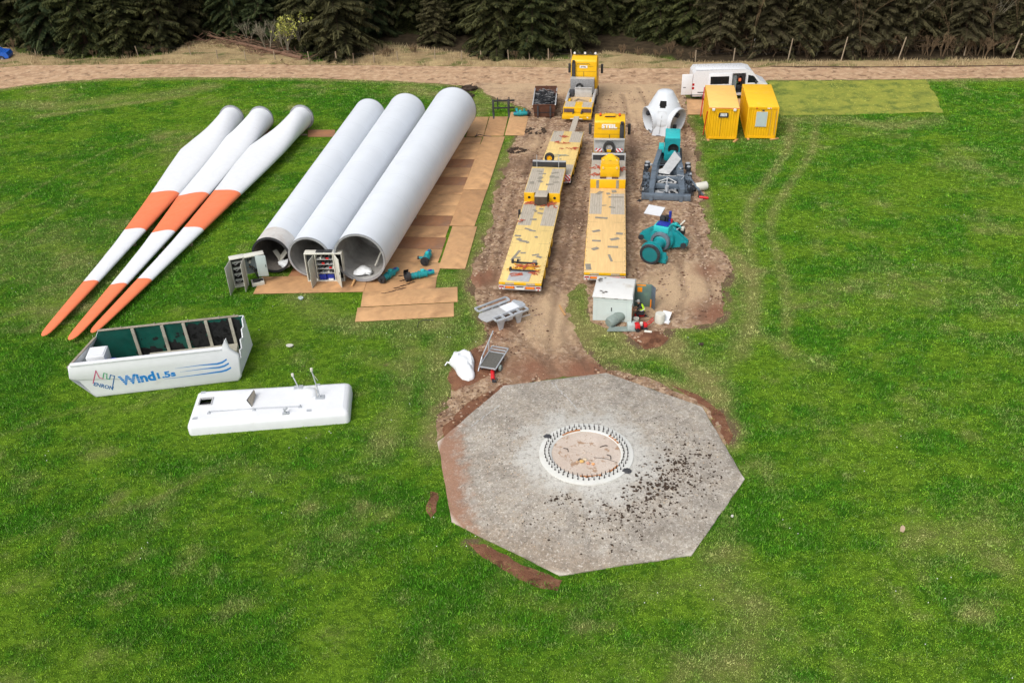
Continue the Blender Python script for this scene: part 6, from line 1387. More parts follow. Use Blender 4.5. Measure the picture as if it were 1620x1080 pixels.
for i in range(9): t.cyl((-.8+.2*i, 3.0+.1*(i % 2), .66), (-.8+.2*i, 3.0+.1*(i % 2), .74), .06, n=8)
for i in range(5): t.cyl((-.6+.3*i, 2.2, .3), (-.6+.3*i, 2.25, .62), .10, n=10)
t.tube([(-.5, 1.9, .6), (-.2, 1.8, .8), (.2, 1.85, .7), (.6, 1.9, .6)], .035); t.tube([(-.6, 2.3, .6), (.1, 2.35, .85), (.7, 2.2, .6)], .03); t.build('brake_gear', 'silver', g, 35)
t = MB(); t.cyl((0, .4, .62), (0, 2.6, .8), .06, n=10); t.cyl((0, .8, .5), (0, .8, .9), .14, n=12); t.build('centre_shaft', 'galv', g, 35)
t = MB(); t.quad((-.85, .5, .26), (-.1, .5, .26), (-.15, 1.25, .40), (-.8, 1.2, .36)); t.lathe([(.28, 0), (.38, .02), (.38, .1), (.28, .12)], (.45, .85, .3), (.3, -.2, 1), 24, close=True); t.build('loose_plate', 'silver', g)
t = MB(); t.bar((-.75, 5.6, .4), (-.55, 4.4, 1.0), .7, .03); t.bar((.75, 5.6, .5), (.6, 4.4, .8), .6, .03); t.build('guard_sheet', 'frame', g)
t = MB(); t.lathe([(.3, 0), (.95, .02), (.98, .30), (.30, .35)], (0, 5.9, .5), (0, .1, 1), 36, close=True); t.build('main_bearing_seat', 'black', g, 35)
t = MB(); A = [(-.35, 3.95, .95), (.15, 3.35, .72), (.95, 4.9, 1.30), (.45, 5.65, 1.62)]; t.add(A+[(x, y+.02, z+.04) for x, y, z in A], [(0, 1, 2, 3), (4, 7, 6, 5), (0, 4, 5, 1), (1, 5, 6, 2), (2, 6, 7, 3), (3, 7, 4, 0)]); t.add([(-.75, 3.85, .8), (-.35, 3.95, .95), (.15, 3.35, .72), (-.6, 3.6, .7)], [(0, 1, 2, 3)]); o = t.build('bent_sheet', 'silver', None, None, (BO[0], BO[1], 0), -HB); tag(o, 'bent light grey metal sheet lying in the stripped bedplate', 'metal sheet')
t = MB()
for i in range(10): t.tube([(-1.6-.3*random.random(), .1-.3*random.random(), .05), (-1.9, -.2+.3*random.random(), .12), (-1.7-.4*random.random(), -.4*random.random(), .06)], .03, 5)
o = t.build('hose_scraps', 'cable', None, None, (BO[0], BO[1], 0), -HB); tag(o, 'black hose scraps at the near left corner of the bedplate', 'hose')
rs = random.Random(77)
for k in range(26):
    x = rs.choice((-1, 1))*rs.uniform(.1, 1.75); y = rs.uniform(.3, 5.6); z = .62 if abs(x) > 1.25 else (.95 if abs(x) > .9 else .30); t = MB()
    if k % 3 == 0: t.box(x-.08, x+.08, y-.1, y+.1, z, z+rs.uniform(.1, .3), bev=.015)
    elif k % 3 == 1: t.cyl((x, y, z), (x, y, z+rs.uniform(.1, .28)), rs.uniform(.05, .1), n=10)
    else: t.tube([(x, y, z+.05), (x+rs.uniform(-.3, .3), y+.3, z+.2), (x+rs.uniform(-.3, .3), y+.7, z+.08)], .03, 6)
    t.build('fitting', rs.choice(['framed', 'black', 'silver', 'galv', 'frame']), g, 35)
g = thing('generator', 'teal generator box with a round black duct opening, on the far end of the bedplate', 'generator', rxy(BO, -HB)(.28, 6.5, .85)[:2]+(0,), -HB)
t = MB(); z0, z1 = .82, 2.30; t.box(-.56, .56, .02, 2.25, z0, z1, 0, top=1, bev=.03); t.holed([(-.58, z0-.05), (.58, z0-.05), (.58, z1+.02), (-.58, z1+.02)], [[(.08+.36*math.cos(2*PI*k/28), 1.55+.36*math.sin(2*PI*k/28)) for k in range(28)]], (0, 0, 0), (1, 0, 0), (0, 0, 1), .10)
t.build('housing', ['teal', 'teal2'], g, 30)
t = MB(); t.lathe([(.36, -.10), (.40, -.16), (.36, -.16), (.33, 0.01)], (.08, 0, 1.55), (0, 1, 0), 28); t.lathe([(.01, .012), (.355, .012)], (.08, 0, 1.55), (0, 1, 0), 28); t.build('duct_opening', 'hole', g, 40)
t = MB(); t.box(-1.0, -.60, .25, 1.0, 1.05, 1.62, bev=.03); t.box(-.95, -.62, .2, .24, 1.1, 1.5); t.build('terminal_box', 'teal2', g, 30)
t = MB(); t.cyl((-.1, -.55, .82), (.1, .2, .85), .5, .56, n=24); t.build('coupling_cover', 'teal', g, 35)
t = MB(); t.box(-.75, .8, .1, 2.2, .45, .79, bev=.04); t.build('base_frame', 'framed', g, 30)
t = MB(); t.box(-.60, -.565, .35, .42, 2.0, 2.1); t.box(-.62, -.56, 1.6, 1.8, 1.4, 1.7); t.build('side_bracket', 'dark', g)
# ------------------------------------------------------------------ scraps right of the bedplate
def at3(px, py, z=0.): return at(px, py, z)
P = at3(1088, 306); t = MB(); t.bar((P.x+.2, P.y+.6, .9), (P.x+1.0, P.y-.55, .06), .16, .05); o = t.build('steel_profile', 'frame', None); tag(o, 'grey steel profile leaning off the right side of the bedplate', 'steel bar')
P = at3(1095, 303); crumple('scrap_bundle', (P.x, P.y, .22), (.42, .35, .24), 'black', 'black bundle beside the white drum right of the bedplate', 'bundle', seed=9)
P = at3(1092, 300); t = MB(); t.obox((P.x+.05, P.y+.25, .35), (.7, .5, .05), Matrix.Rotation(R(38), 3, 'Y') @ Matrix.Rotation(R(20), 3, 'Z'), bev=.01); o = t.build('loose_panel', 'white', None, 30); tag(o, 'tilted white panel behind the black bundle right of the bedplate', 'panel')
P = at3(1108, 303); t = MB(); t.lathe([(.01, 0), (.30, 0), (.31, .05), (.31, .85), (.28, .9), (.01, .9)], (P.x-.4, P.y, .33), (1, .25, .05), 20); o = t.build('white_drum', 'offwhite', None, 35); tag(o, 'white drum lying on its side at the yard edge right of the bedplate', 'drum')
P = at3(1113, 315); t = MB(); t.lathe([(.01, 0), (.09, .02), (.09, .6), (.04, .68), (.01, .7)], (P.x-.3, P.y+.15, .12), (.9, -.4, 0), 12); o = t.build('red_cylinder', 'red', None, 40); tag(o, 'small red cylinder at the yard edge below the white drum', 'cylinder')
P = at3(1106, 313); t = MB(); t.box(-.09, .09, -.06, .06, 0, .5, bev=.02); o = t.build('valve_block', 'dark', None, 30, (P.x, P.y, .05)); tag(o, 'small dark valve block between white drum and red cylinder', 'valve')
# white panel on the earth
t = MB(); c = [Vector(at2(*p)) for p in ((1026.5, 326.5), (1052, 331.5), (1044.5, 344.5), (1018.5, 340))]; t.prism([(v.x, v.y) for v in c], 0, .05); o = t.build('white_board', 'white', None, None, (0, 0, .10)); tag(o, 'flat white panel lying on the earth between bedplate and teal gearbox', 'panel')
# ------------------------------------------------------------------ teal gearbox with main shaft
g = thing('gearbox', 'teal wind turbine gearbox with its shaft and round end flange pointing at the camera', 'gearbox', (8.7, 49.65), -R(29))
zc = .78; t = MB()
t.lathe([(.01, -.02), (.50, -.02), (.50, 0)], (0, 0, zc-.06), (0, 1, 0), 40); t.build('flange_face', mat('teal_worn_face', S(16, 112, 116), .55, var=.12, grime=S(20, 84, 86), gamt=.4), g)
t = MB(); t.lathe([(.50, -.05), (.64, -.05), (.66, -.02), (.66, .10), (.50, .10), (.5, 0)], (0, 0, zc-.06), (0, 1, 0), 44, close=True); t.build('flange_rim', 'framed', g, 30)
t = MB(); t.lathe([(.66, .105), (.67, .2), (.5, .24), (.34, .5), (.30, .7), (.30, 1.6), (.36, 1.75), (.45, 1.8)], (0, 0, zc-.06), (0, 1, 0), 36); t.lathe([(.5, .32), (.72, .32), (.72, .40), (.5, .40)], (0, 0, zc-.06), (0, 1, 0), 36, close=True); t.build('shaft', 'teal', g, 35)
t = MB()
for k in range(20): a = 2*PI*k/20; t.cyl((.575*math.cos(a), -.05, zc-.06+.575*math.sin(a)), (.575*math.cos(a), -.075, zc-.06+.575*math.sin(a)), .025, n=6)
t.build('flange_bolt', 'rod', g)
t = MB(); t.add([(.35, .30, .30), (.95, .28, .45), (1.0, .55, .55), (.35, .6, .9), (.35, .30, .15), (.95, .28, .20), (1.0, .55, .25), (.35, .6, .2)], [(0, 1, 2, 3), (4, 7, 6, 5), (0, 4, 5, 1), (1, 5, 6, 2), (2, 6, 7, 3), (3, 7, 4, 0)])
t.box(.55, .95, .34, .42, .1, .75); t.box(.5, .9, .46, .52, .12, .8); t.build('locking_plate', 'teal', g, 30)
t = MB(); t.lathe([(.46, 1.72), (.60, 1.74), (.64, 1.85), (.62, 2.0), (.46, 2.05)], (0, 0, zc), (0, 1, 0), 36, close=True); t.build('bearing_collar', 'frame', g, 35)
t = MB(); t.lathe([(.46, 2.0), (.74, 2.05), (.80, 2.2), (.80, 2.7), (.88, 2.74), (.88, 2.86), (.80, 2.9), (.76, 3.3), (.6, 3.42), (.01, 3.45)], (0, 0, zc+.05), (0, 1, 0), 40); gb = t.build('casing', 'teal', g, 35)
for s in (-1, 1):
    t = MB(); A = [(.5, zc+.65), (.9, zc+.52), (1.55, zc+.06), (1.6, zc-.25), (1.25, zc-.32), (.6, zc-.55)] ; pl = [(s*a, b) for a, b in A]
    t.prism(pl, 2.32, 2.42, 'y'); t.prism(pl, 2.62, 2.72, 'y'); t.box(min(s*1.2, s*1.58), max(s*1.2, s*1.58), 2.421, 2.619, zc-.28, zc-.02); t.build('torque_arm', 'teal', g, 30)
    t = MB(); t.cyl((s*1.42, 2.2, zc-.15), (s*1.42, 2.86, zc-.15), .14, n=16); t.cyl((s*1.42, 2.14, zc-.15), (s*1.42, 2.2, zc-.15), .18, n=16); t.build('arm_bush', 'framed', g, 35)
t = MB(); t.box(-.55, .45, 1.95, 2.75, zc+.55, zc+.98, bev=.06); t.build('top_box', 'teal2', g, 30)
t = MB(); t.box(-.42, .38, 2.02, 2.62, zc+.985, zc+1.06, bev=.03); t.build('blue_cover', 'blue', g, 30)
t = MB(); t.box(-.5, -.15, 2.9, 3.2, zc+.75, zc+1.2, bev=.04); t.cyl((-.05, 3.05, zc+.8), (-.05, 3.05, zc+1.3), .10, n=12); t.tube([(-.3, 3.0, zc+1.2), (-.1, 2.8, zc+1.35), (.3, 2.9, zc+1.15), (.6, 3.0, zc+.7)], .035); t.build('oil_pump', 'black', g, 35)
t = MB(); t.cyl((.16, 3.0, zc+.95), (.16, 3.0, zc+1.62), .09, n=12); t.build('filter', 'blue', g, 40); t = MB(); t.cyl((.32, 2.9, zc+.9), (.32, 2.9, zc+1.18), .06, n=10); t.build('red_valve', 'red', g, 40)
t = MB(); t.lathe([(.05, 3.2), (.52, 3.22), (.56, 3.4), (.40, 3.5), (.05, 3.52)], (.55, 0, zc+.2), (0, 1, 0), 28); t.lathe([(.05, 3.5), (.25, 3.5), (.25, 3.8), (.05, 3.82)], (.55, 0, zc+.2), (0, 1, 0), 20)
for k in range(12): a = 2*PI*k/12; t.cyl((.55+.46*math.cos(a), 3.38, zc+.2+.46*math.sin(a)), (.55+.46*math.cos(a), 3.5, zc+.2+.46*math.sin(a)), .05, n=6)
t.build('output_flange', 'black', g, 35)
t = MB(); t.tube([(.1, 2.5, zc+.85), (.5, 2.7, zc+.95), (.85, 3.0, zc+.7), (.9, 3.3, zc+.3)], .04); t.tube([(.2, 2.9, zc+.85), (.6, 3.1, zc+.85), (.95, 3.3, zc+.45)], .035); t.box(.35, .65, 2.9, 3.15, zc+.72, zc+.9, bev=.03); t.build('oil_pipe', 'teal2', g, 35)
t = MB(); t.box(.85, 1.05, 3.15, 3.4, zc+.35, zc+.6, bev=.03); t.cyl((.75, 3.3, zc+.65), (1.0, 3.5, zc+.95), .05, n=8); t.build('sensor_box', 'offwhite', g, 30)
for k in range(9):
    a = .35+.3*k; t = MB(); c = Vector((.3+.62*math.cos(a*1.3), 2.75+.09*k, zc+.15+.55*math.sin(a*1.1))); t.box(c.x-.07, c.x+.07, c.y-.07, c.y+.07, c.z-.06, c.z+.09, bev=.015); t.tube([c, c+Vector((.1, .15, .12)), c+Vector((.22, .35, -.1)), c+Vector((.2, .6, -.3))], .025, 6); t.build('hose_fitting', ['black', 'galv', 'teal2'][k % 3], g, 35)
for y in (2.1, 3.1):
    t = MB(); t.box(-.6, .6, y, y+.16, .03, .16); t.build('timber_bearer', 'oldwood', g)
# ------------------------------------------------------------------ kiosk, worker and tools
HKi = R(-12.5); KO = (5.63, 43.02)
g = thing('transformer_kiosk', 'pale grey transformer kiosk with a stained white roof and an open side door', 'kiosk', KO, HKi)
t = MB(); w = 1.07
t.box(-w, w, 0, .05, 0, 1.55); t.box(-w, -w+.05, .051, 2.15, 0, 1.55); t.box(-w, w, 2.151, 2.2, 0, 1.55); t.box(w-.05, w, .051, .35, 0, 1.55); t.box(w-.05, w, 1.85, 2.15, 0, 1.55); t.box(-w, w, .051, 2.15, .0, .06); t.build('walls', 'kiosk', g)
t = MB(); t.box(-w-.05, w+.05, -.07, 2.28, 1.55, 1.60, bev=.012); t.add([(-w-.05, -.07, 1.60), (w+.05, -.07, 1.60), (w+.05, 2.28, 1.60), (-w-.05, 2.28, 1.60), (-w, .3, 1.68), (w, .3, 1.68), (w, 2.0, 1.72), (-w, 2.0, 1.72)], [(0, 1, 5, 4), (1, 2, 6, 5), (2, 3, 7, 6), (3, 0, 4, 7), (4, 5, 6, 7)]); rf = t.build('roof', 'kroof', g, 25)
t = MB(); rs = random.Random(3)
for (x, y, r) in ((-.85, 1.75, .10), (-.95, 1.6, .07), (-.8, 1.55, .05), (-.62, 1.85, .05), (-.68, .42, .07), (-.55, .25, .06), (-.42, .36, .08), (-.9, 1.45, .06)):
    m = 9; zz = 1.69+.024*(y-.3)+.006; t.add([(x+r*rs.uniform(.6, 1.2)*1.3*math.cos(2*PI*k/m), y+r*rs.uniform(.6, 1.2)*math.sin(2*PI*k/m), zz+.03) for k in range(m)], [tuple(range(m))])
for x in (-.6, .1, .6): t.box(x, x+.2, -.075, -.071, 1.555, 1.575)
t.build('dark_scuff', mat('scuff', S(96, 90, 84), .9, var=.3), rf)
t = MB(); t.box(-w-.005, w+.005, -.012, -.001, 1.36, 1.38); t.box(-w-.005, w+.005, -.012, -.001, .08, .10); t.box(-.85, -.84, -.008, -.001, .1, 1.36); t.box(.8, .81, -.008, -.001, .1, 1.36); t.build('panel_line', 'panel', g)
t = MB(); t.box(-.06, -.02, -.04, -.001, .72, .95, bev=.008); t.build('door_handle', 'black', g)
t = MB(); t.box(w-.3, w-.08, .36, 1.84, .1, 1.5); t.build('switchgear', 'framed', g)
# near leaf, edge-on, and far leaf with notices
t = MB(); t.box(w+.01, w+.05, -.62, .34, .04, 1.5, bev=.008); nd = t.build('door', 'kiosk', g, 30)
t = MB(); t.box(w+.051, w+.056, -.3, .1, .55, 1.2); t.build('warning_notice', 'amber', nd)
t = MB(); t.T = Matrix.Translation(Vector((w+.01, 1.86, 0))) @ rotz(R(2)); t.box(0, .95, -.0, .04, .04, 1.52, 0, bev=.008); fd = t.build('door', mat('green_grey_door', S(96, 120, 112), .55, var=.12, grime=S(120, 160, 112), gamt=.4), g, 30)
t = MB(); t.T = Matrix.Translation(Vector((w+.01, 1.86, 0))) @ rotz(R(2)); t.box(.15, .42, -.008, -.001, 1.02, 1.32); t.box(.1, .62, -.008, -.001, 1.42, 1.5); t.build('warning_notice', 'amber', fd)
t = MB(); t.T = Matrix.Translation(Vector((w+.95, 1.90, 0))) @ rotz(R(-55)); t.box(0, .4, 0, .035, .04, 1.5, bev=.008); t.build('door_flap', 'frame', fd, 30)
t = MB(); t.T = Matrix.Translation(Vector((w+.93, 1.80, 0))); t.box(0, .06, -.03, 0, .1, .62); t.build('yellow_strip', 'amber', fd)
kp = rxy(KO, HKi)
# worker
def skin_figure(name, joints, edges, mt, parent, sub=2):
    me = bpy.data.meshes.new(name); me.from_pydata([j[0] for j in joints], edges, []); o = bpy.data.objects.new(name, me); COL.objects.link(o); o.parent = parent
    md = o.modifiers.new('Skin', 'SKIN'); sk = me.skin_vertices[0].data
    for i, j in enumerate(joints):
        r = j[1]; sk[i].radius = (r, r) if not isinstance(r, tuple) else r; sk[i].use_root = (i == 0)
    s = o.modifiers.new('Sub', 'SUBSURF'); s.levels = s.render_levels = sub
    dg = bpy.context.evaluated_depsgraph_get(); m2 = bpy.data.meshes.new_from_object(o.evaluated_get(dg)); o.modifiers.clear(); o.data = m2; bpy.data.meshes.remove(me)
    m2.name = name
    for m in (mt if isinstance(mt, list) else [mt]): m2.materials.append(M[m])
    m2.polygons.foreach_set('use_smooth', [True]*len(m2.polygons)); return o
g = thing('person', 'crouching worker in a hi-vis vest and grey cap, reaching into the open kiosk', 'person', kp(1.62, .62, .01), HKi+R(90))
# local frame: +y is the way the worker faces (towards the kiosk), squatting
J = [((0, -.12, .40), .135), ((0, -.05, .58), .145), ((0, .06, .76), .155), ((0, .12, .90), .10), ((0, .16, .97), .062), # pelvis spine chest neck
     ((-.12, -.06, .38), .105), ((-.20, .30, .46), .075), ((-.19, .12, .10), .05), ((-.19, .10, .045), .045), ((-.20, .28, .03), .04),
     ((.12, -.06, .38), .105), ((.20, .12, .22), .075), ((.16, -.26, .10), .05), ((.16, -.30, .07), .045), ((.17, -.24, .03), .04),
     ((-.20, .10, .86), .075), ((-.28, .30, .70), .052), ((-.20, .52, .62), .038), ((-.18, .60, .61), .034),
     ((.20, .10, .86), .075), ((.29, .22, .64), .052), ((.26, .44, .50), .038), ((.25, .52, .47), .034)]
Ed = [(0, 1), (1, 2), (2, 3), (3, 4), (0, 5), (5, 6), (6, 7), (7, 8), (8, 9), (0, 10), (10, 11), (11, 12), (12, 13), (13, 14), (2, 15), (15, 16), (16, 17), (17, 18), (2, 19), (19, 20), (20, 21), (21, 22)]
b = skin_figure('body', J, Ed, ['cloth', 'skin'], g)
for p in b.data.polygons:   # bare forearms
    c = p.center
    if c.y > .30 and c.z > .45 and abs(c.x) > .14 and c.z < .8 and not (c.x < 0 and c.z < .56): p.material_index = 1
V = [((0, -.08, .46), .14), ((0, -.04, .58), .155), ((0, .06, .76), .17), ((0, .11, .88), .12), ((-.17, .09, .86), .09), ((.17, .09, .86), .09)]
skin_figure('hi_vis_vest', V, [(0, 1), (1, 2), (2, 3), (2, 4), (2, 5)], 'hivis', g)
t = MB(); t.lathe([(.171, -.02), (.18, -.02), (.18, .03), (.171, .03)], (0, .0, .62), (0, .45, 1), 20, close=True); t.build('reflective_band', 'lamp', g)
hc = Vector((0, .23, 1.08)); hd = MB(); hd.lathe([(.005, -.125), (.045, -.12), (.068, -.085), (.078, -.03), (.085, .03), (.078, .08), (.05, .115), (.005, .125)], hc, (0, .15, 1), 18)
hd.blob(hc+Vector((0, .09, -.015)), (.014, .022, .022), 0, 6, 0); hd.blob(hc+Vector((-.083, 0, -.01)), (.012, .02, .032), 0, 6, 0); hd.blob(hc+Vector((.083, 0, -.01)), (.012, .02, .032), 0, 6, 0)
h_ = hd.build('head', 'skin', g, 60)
t = MB()
for s in (-1, 1): t.blob(hc+Vector((s*.032, .078, .012)), (.012, .006, .007), 0, 6, 0)
t.box(-.024, .024, hc.y+.074, hc.y+.078, hc.z-.062, hc.z-.055); t.build('eyes_and_mouth', 'cloth', h_)
t = MB(); t.lathe([(.094, .01), (.095, .05), (.08, .10), (.05, .13), (.005, .14)], hc, (0, .12, 1), 18); t.add([(-.07, hc.y+.06, hc.z+.04), (.07, hc.y+.06, hc.z+.04), (.05, hc.y+.17, hc.z+.03), (-.05, hc.y+.17, hc.z+.03)], [(0, 1, 2, 3)]); t.build('cap', 'cap', g, 40)
def hand(p, d, nm):
    d = Vector(d).normalized(); x, y, dd = basis(d); p = Vector(p)
    t = MB(); t.bar(p-d*.02, p+d*.085, .075, .028)
    for i, (u, L) in enumerate(((-.028, .07), (-.009, .08), (.010, .075), (.028, .058))):
        q = p+d*.085+x*u; t.tube([q, q+d*L*.5-y*.01, q+d*L*.85-y*.035], [.009, .0085, .007], 6)
    q = p+d*.02+x*.035; t.tube([q, q+x*.03+d*.03, q+x*.035+d*.06-y*.012], [.011, .010, .008], 6); return t.build(nm, 'skin', g, 50)
hand((-.17, .62, .61), (.05, 1, -.1), 'hand'); hand((.25, .53, .465), (-.05, 1, -.25), 'hand')
for x, y in ((-.20, .22), (.165, -.24)):
    t = MB(); t.box(x-.055, x+.055, y-.16, y+.13, .0, .085, bev=.03); t.build('boot', 'black', g, 40)
# tools round the kiosk
def small(name, c, mt, label, cat, shapes, rz=0, smooth=35, group=None):
    t = MB(); shapes(t); o = t.build(name, mt, None, smooth, (c.x, c.y, .07), rz); return tag(o, label, cat, group)
P = at3(1012, 503)
def s1(t): t.box(-.32, .25, -.1, .1, .05, .24, bev=.04); t.box(.05, .25, -.08, .08, .241, .33, 1, bev=.02); t.tube([(-.3, 0, .24), (-.25, 0, .36), (0, 0, .36), (.05, 0, .3)], .02, 6, 1); t.bar((-.3, 0, .1), (-.75, .05, .06), .06, .02, 1)
small('red_saw', P, ['red', 'black'], 'red motor saw on the earth at the worker feet', 'saw', s1, R(10))
P = at3(1006, 512)
def s2(t): t.lathe([(.01, 0), (.15, 0), (.17, .3), (.165, .3), (.15, .28), (.01, .28)], (0, 0, 0), (0, 0, 1), 18)
small('bucket', P, 'offwhite', 'small pale bucket in front of the kiosk open door', 'bucket', s2)
P = at3(1014, 523)
def s3(t):
    t.box(-.35, -.1, -.2, .2, .08, .42, bev=.04); t.box(.12, .30, -.18, .18, .08, .4, bev=.04); t.box(-.12, .14, -.12, .12, .1, .30, 1, bev=.03); t.cyl((0, 0, .3), (0, 0, .46), .09, n=12, mi=2); t.tube([(.3, -.1, .3), (.55, -.1, .5), (.68, -.1, .62)], .025, 6); t.tube([(.3, .1, .3), (.55, .1, .5), (.68, .1, .62)], .025, 6)
    for x in (-.25, .2): t.cyl((x, -.24, .12), (x, .24, .12), .12, n=16, mi=1)
small('generator_set', P, ['red', 'black', 'offwhite'], 'small red wheeled machine on the soil heap edge', 'machine', s3, R(8))
P = at3(999, 521)
def s4(t): t.box(-.24, .24, -.2, .2, 0, .36, bev=.03)
small('white_box', P, 'panel', 'pale box left of the red wheeled machine', 'box', s4, R(5))
P = at3(1025, 528)
def s5(t): t.cyl((-.2, 0, .07), (.2, .02, .07), .07, n=12)
small('white_tube', P, 'offwhite', 'short white tube right of the red wheeled machine', 'tube', s5, R(-20))
P = at3(1043.5, 511)
def s6(t):
    t.lathe([(.01, 0), (.27, 0), (.28, .04), (.28, .52), (.26, .56), (.01, .56)], (0, 0, 0), (0, 0, 1), 22)
    for z in (.15, .28, .41): t.lathe([(.28, z-.015), (.292, z), (.28, z+.015)], (0, 0, 0), (0, 0, 1), 22)
small('white_drum', P, 'offwhite', 'upright white ribbed drum out on the bare earth right of the kiosk', 'drum', s6)
P = at3(1052, 508)
def s7(t): t.obox((0, .1, .22), (.5, .6, .03), Matrix.Rotation(R(35), 3, 'X'), 0, .006); t.box(.0, .35, -.35, -.1, 0, .12, bev=.02)
small('loose_panel', P, 'white', 'white broken panel beside the upright drum right of the kiosk', 'panel', s7, R(-30))
P = at3(975, 512)
def s8(t):
    t.lathe([(.01, -.65), (.24, -.65), (.30, -.55), (.31, -.2), (.26, -.15), (.30, -.1), (.30, .35), (.22, .5), (.01, .52)], (0, 0, .30), (.75, .62, .10), 20); t.lathe([(.20, .5), (.33, .52), (.33, .72), (.22, .75), (.01, .76)], (0, 0, .30), (.75, .62, .2), 20, mi=1)
small('plastic_tank', P, ['tankgrey', 'patch'], 'grey ribbed plastic vessel lying against the front of the kiosk', 'vessel', s8)
P = at3(985, 522)
def s9(t): t.prism([(-.9, -.2), (.8, -.32), (.85, .16), (-.7, .25)], 0, .04)
small('grey_sheet', P, 'tankgrey', 'thin grey sheet on the grass in front of the kiosk', 'sheet', s9)
t = MB(); A, B = at3(885, 486), at3(894, 501); t.bar((A.x, A.y, .14), (B.x, B.y, .12), .09, .06); o = t.build('timber_stick', 'wood', None); tag(o, 'orange timber stick on the bare earth left of the kiosk', 'timber')
# ------------------------------------------------------------------ galvanised stand
TZ = .88
c = [at(*p, TZ) for p in ((754, 483.5), (810, 467), (831, 488), (776, 514))]
o0 = (c[0]+c[1]+c[2]+c[3])/4; u = ((c[1]-c[0])+(c[2]-c[3])).normalized(); ang = math.atan2(u.y, u.x)
g = thing('steel_stand', 'galvanised steel stand with two long frames and splayed legs', 'steel stand', (o0.x, o0.y, 0), ang)
cc = math.cos(-ang); ss = math.sin(-ang); loc = [((p.x-o0.x)*cc-(p.y-o0.y)*ss, (p.x-o0.x)*ss+(p.y-o0.y)*cc) for p in c]
Ls = (abs(loc[0][0])+abs(loc[1][0])+abs(loc[2][0])+abs(loc[3][0]))/4; Ws = (abs(loc[0][1])+abs(loc[1][1])+abs(loc[2][1])+abs(loc[3][1]))/4
for s, nb in ((1, 1), (-1, 4)):
    t = MB(); y0, y1 = (s*(Ws-.40), s*Ws) if s > 0 else (s*Ws, s*(Ws-.45)); x0, x1 = -Ls+.05+(.22 if s < 0 else 0), Ls-.22+(.22 if s < 0 else 0)
    for y in (y0, y1): t.box(x0, x1, y-.045, y+.045, TZ-.10, TZ, bev=.008)
    for x in (x0, x1): t.box(x-.045, x+.045, y0+.046, y1-.046, TZ-.10, TZ, bev=.008)
    for k in range(1, nb): x = x0+(x1-x0)*k/nb; t.box(x-.06, x+.06, y0+.046, y1-.046, TZ-.09, TZ-.01)
    t.build('top_frame', 'galv', g, 30)
t = MB(); yy = Ws-.5; t.prism([(-Ls-.2, -.1), (-Ls-.1, -yy), (-Ls*.4+.3, -yy-.02), (Ls*.15, -yy), (Ls*.15, yy), (-Ls+.1, yy+.1), (-Ls-.18, yy*.6)], TZ-.22, TZ-.18); t.build('deck_sheet', 'silver', g)
t = MB(); t.prism([(Ls*.16, -yy), (Ls-.1, -yy), (Ls-.1, yy), (Ls*.16, yy)], TZ-.20, TZ-.16); t.build('deck_sheet', 'white', g)
t = MB(); t.prism([(Ls-.09, -yy), (Ls+.32, -yy*.5), (Ls+.36, yy*.3), (Ls+.1, yy+.15), (Ls-.09, yy+.1)], TZ-.21, TZ-.17); t.build('end_sheet', 'galv', g)
for x in (-.55, .65):
    for s in (-1, 1):
        t = MB(); y = s*(Ws-.22); t.prism([(x-.28, TZ-.12), (x+.28, TZ-.12), (x+.09, .10), (x+.11, .05), (x-.13, .05), (x-.11, .10)], y-.06, y+.06, 'y'); t.box(x-.16, x+.14, y-.1, y+.1, .01, .05); t.build('leg', 'galv', g, 30)
for s in (-1, 1):
    t = MB(); y = s*(Ws-.24); t.bar((-.4, y, .5), (.5, y, .62), .1, .04); t.box(-.1, .25, y-.04, y+.04, .45, .72); t.build('leg_brace', 'galv', g)
t = MB(); t.bar((.8, -Ws+.1, .45), (1.3, -Ws+.0, .47), .035); t.build('side_pin', 'galv', g)
# ------------------------------------------------------------------ mesh platform cart, bag, extinguisher
HZ = .42; cA, cB, cC, cD = [at(*p, HZ) for p in ((758, 579.5), (784, 584), (790, 549), (767, 546))]
fx = (cB-cA).normalized(); ang = math.atan2(fx.y, fx.x); wd = (cB-cA).length; ln_ = (cD-cA).length
g = thing('platform_cart', 'grey mesh platform cart with a raised side rail, on the mound by the slab', 'cart', (cA.x, cA.y, 0), ang)
t = MB(); t.box(.03, wd-.03, .03, ln_*.72, HZ-.03, HZ); t.build('mesh_deck', 'mesh', g)
t = MB()
for a, b in (((0, 0), (wd, 0)), ((0, 0), (0, ln_)), ((wd, 0), (wd, ln_)), ((0, ln_*.74), (wd, ln_*.74)), ((0, ln_*.87), (wd, ln_*.87)), ((0, ln_), (wd, ln_))): t.bar((a[0], a[1], HZ), (b[0], b[1], HZ), .055)
t.build('frame', 'galv', g); t = MB(); t.tube([(-.06, -.02, .12), (-.06, ln_*.3, .62), (-.06, ln_+.05, 1.05), (-.06, ln_+.35, 1.15)], .035); t.bar((-.06, ln_*.3, HZ), (-.06, ln_*.35, .7), .04); t.bar((-.06, ln_*.8, HZ), (-.06, ln_*.85, .98), .04); t.build('side_rail', 'galv', g)
for x in (.08, wd-.08):
    for y in (.15, ln_*.7):
        t = MB(); t.bar((x, y, 0.03), (x, y, HZ-.03), .05); t.build('leg', 'dark', g)
t = MB(); t.cyl((wd+.02, .5, .18), (wd+.14, .5, .18), .17, n=16); t.build('wheel', 'tankgrey', g, 35)
cB_ = at3(733, 586)
bm = bmesh.new(); bmesh.ops.create_icosphere(bm, subdivisions=5, radius=1)
out = [(716,570),(718,563),(726,564),(736,561),(746,566),(751,577),(750,588),(746,590),(752,597),(750,603),(741,606),(732,604),(724,596),(719,585),(711,578)]
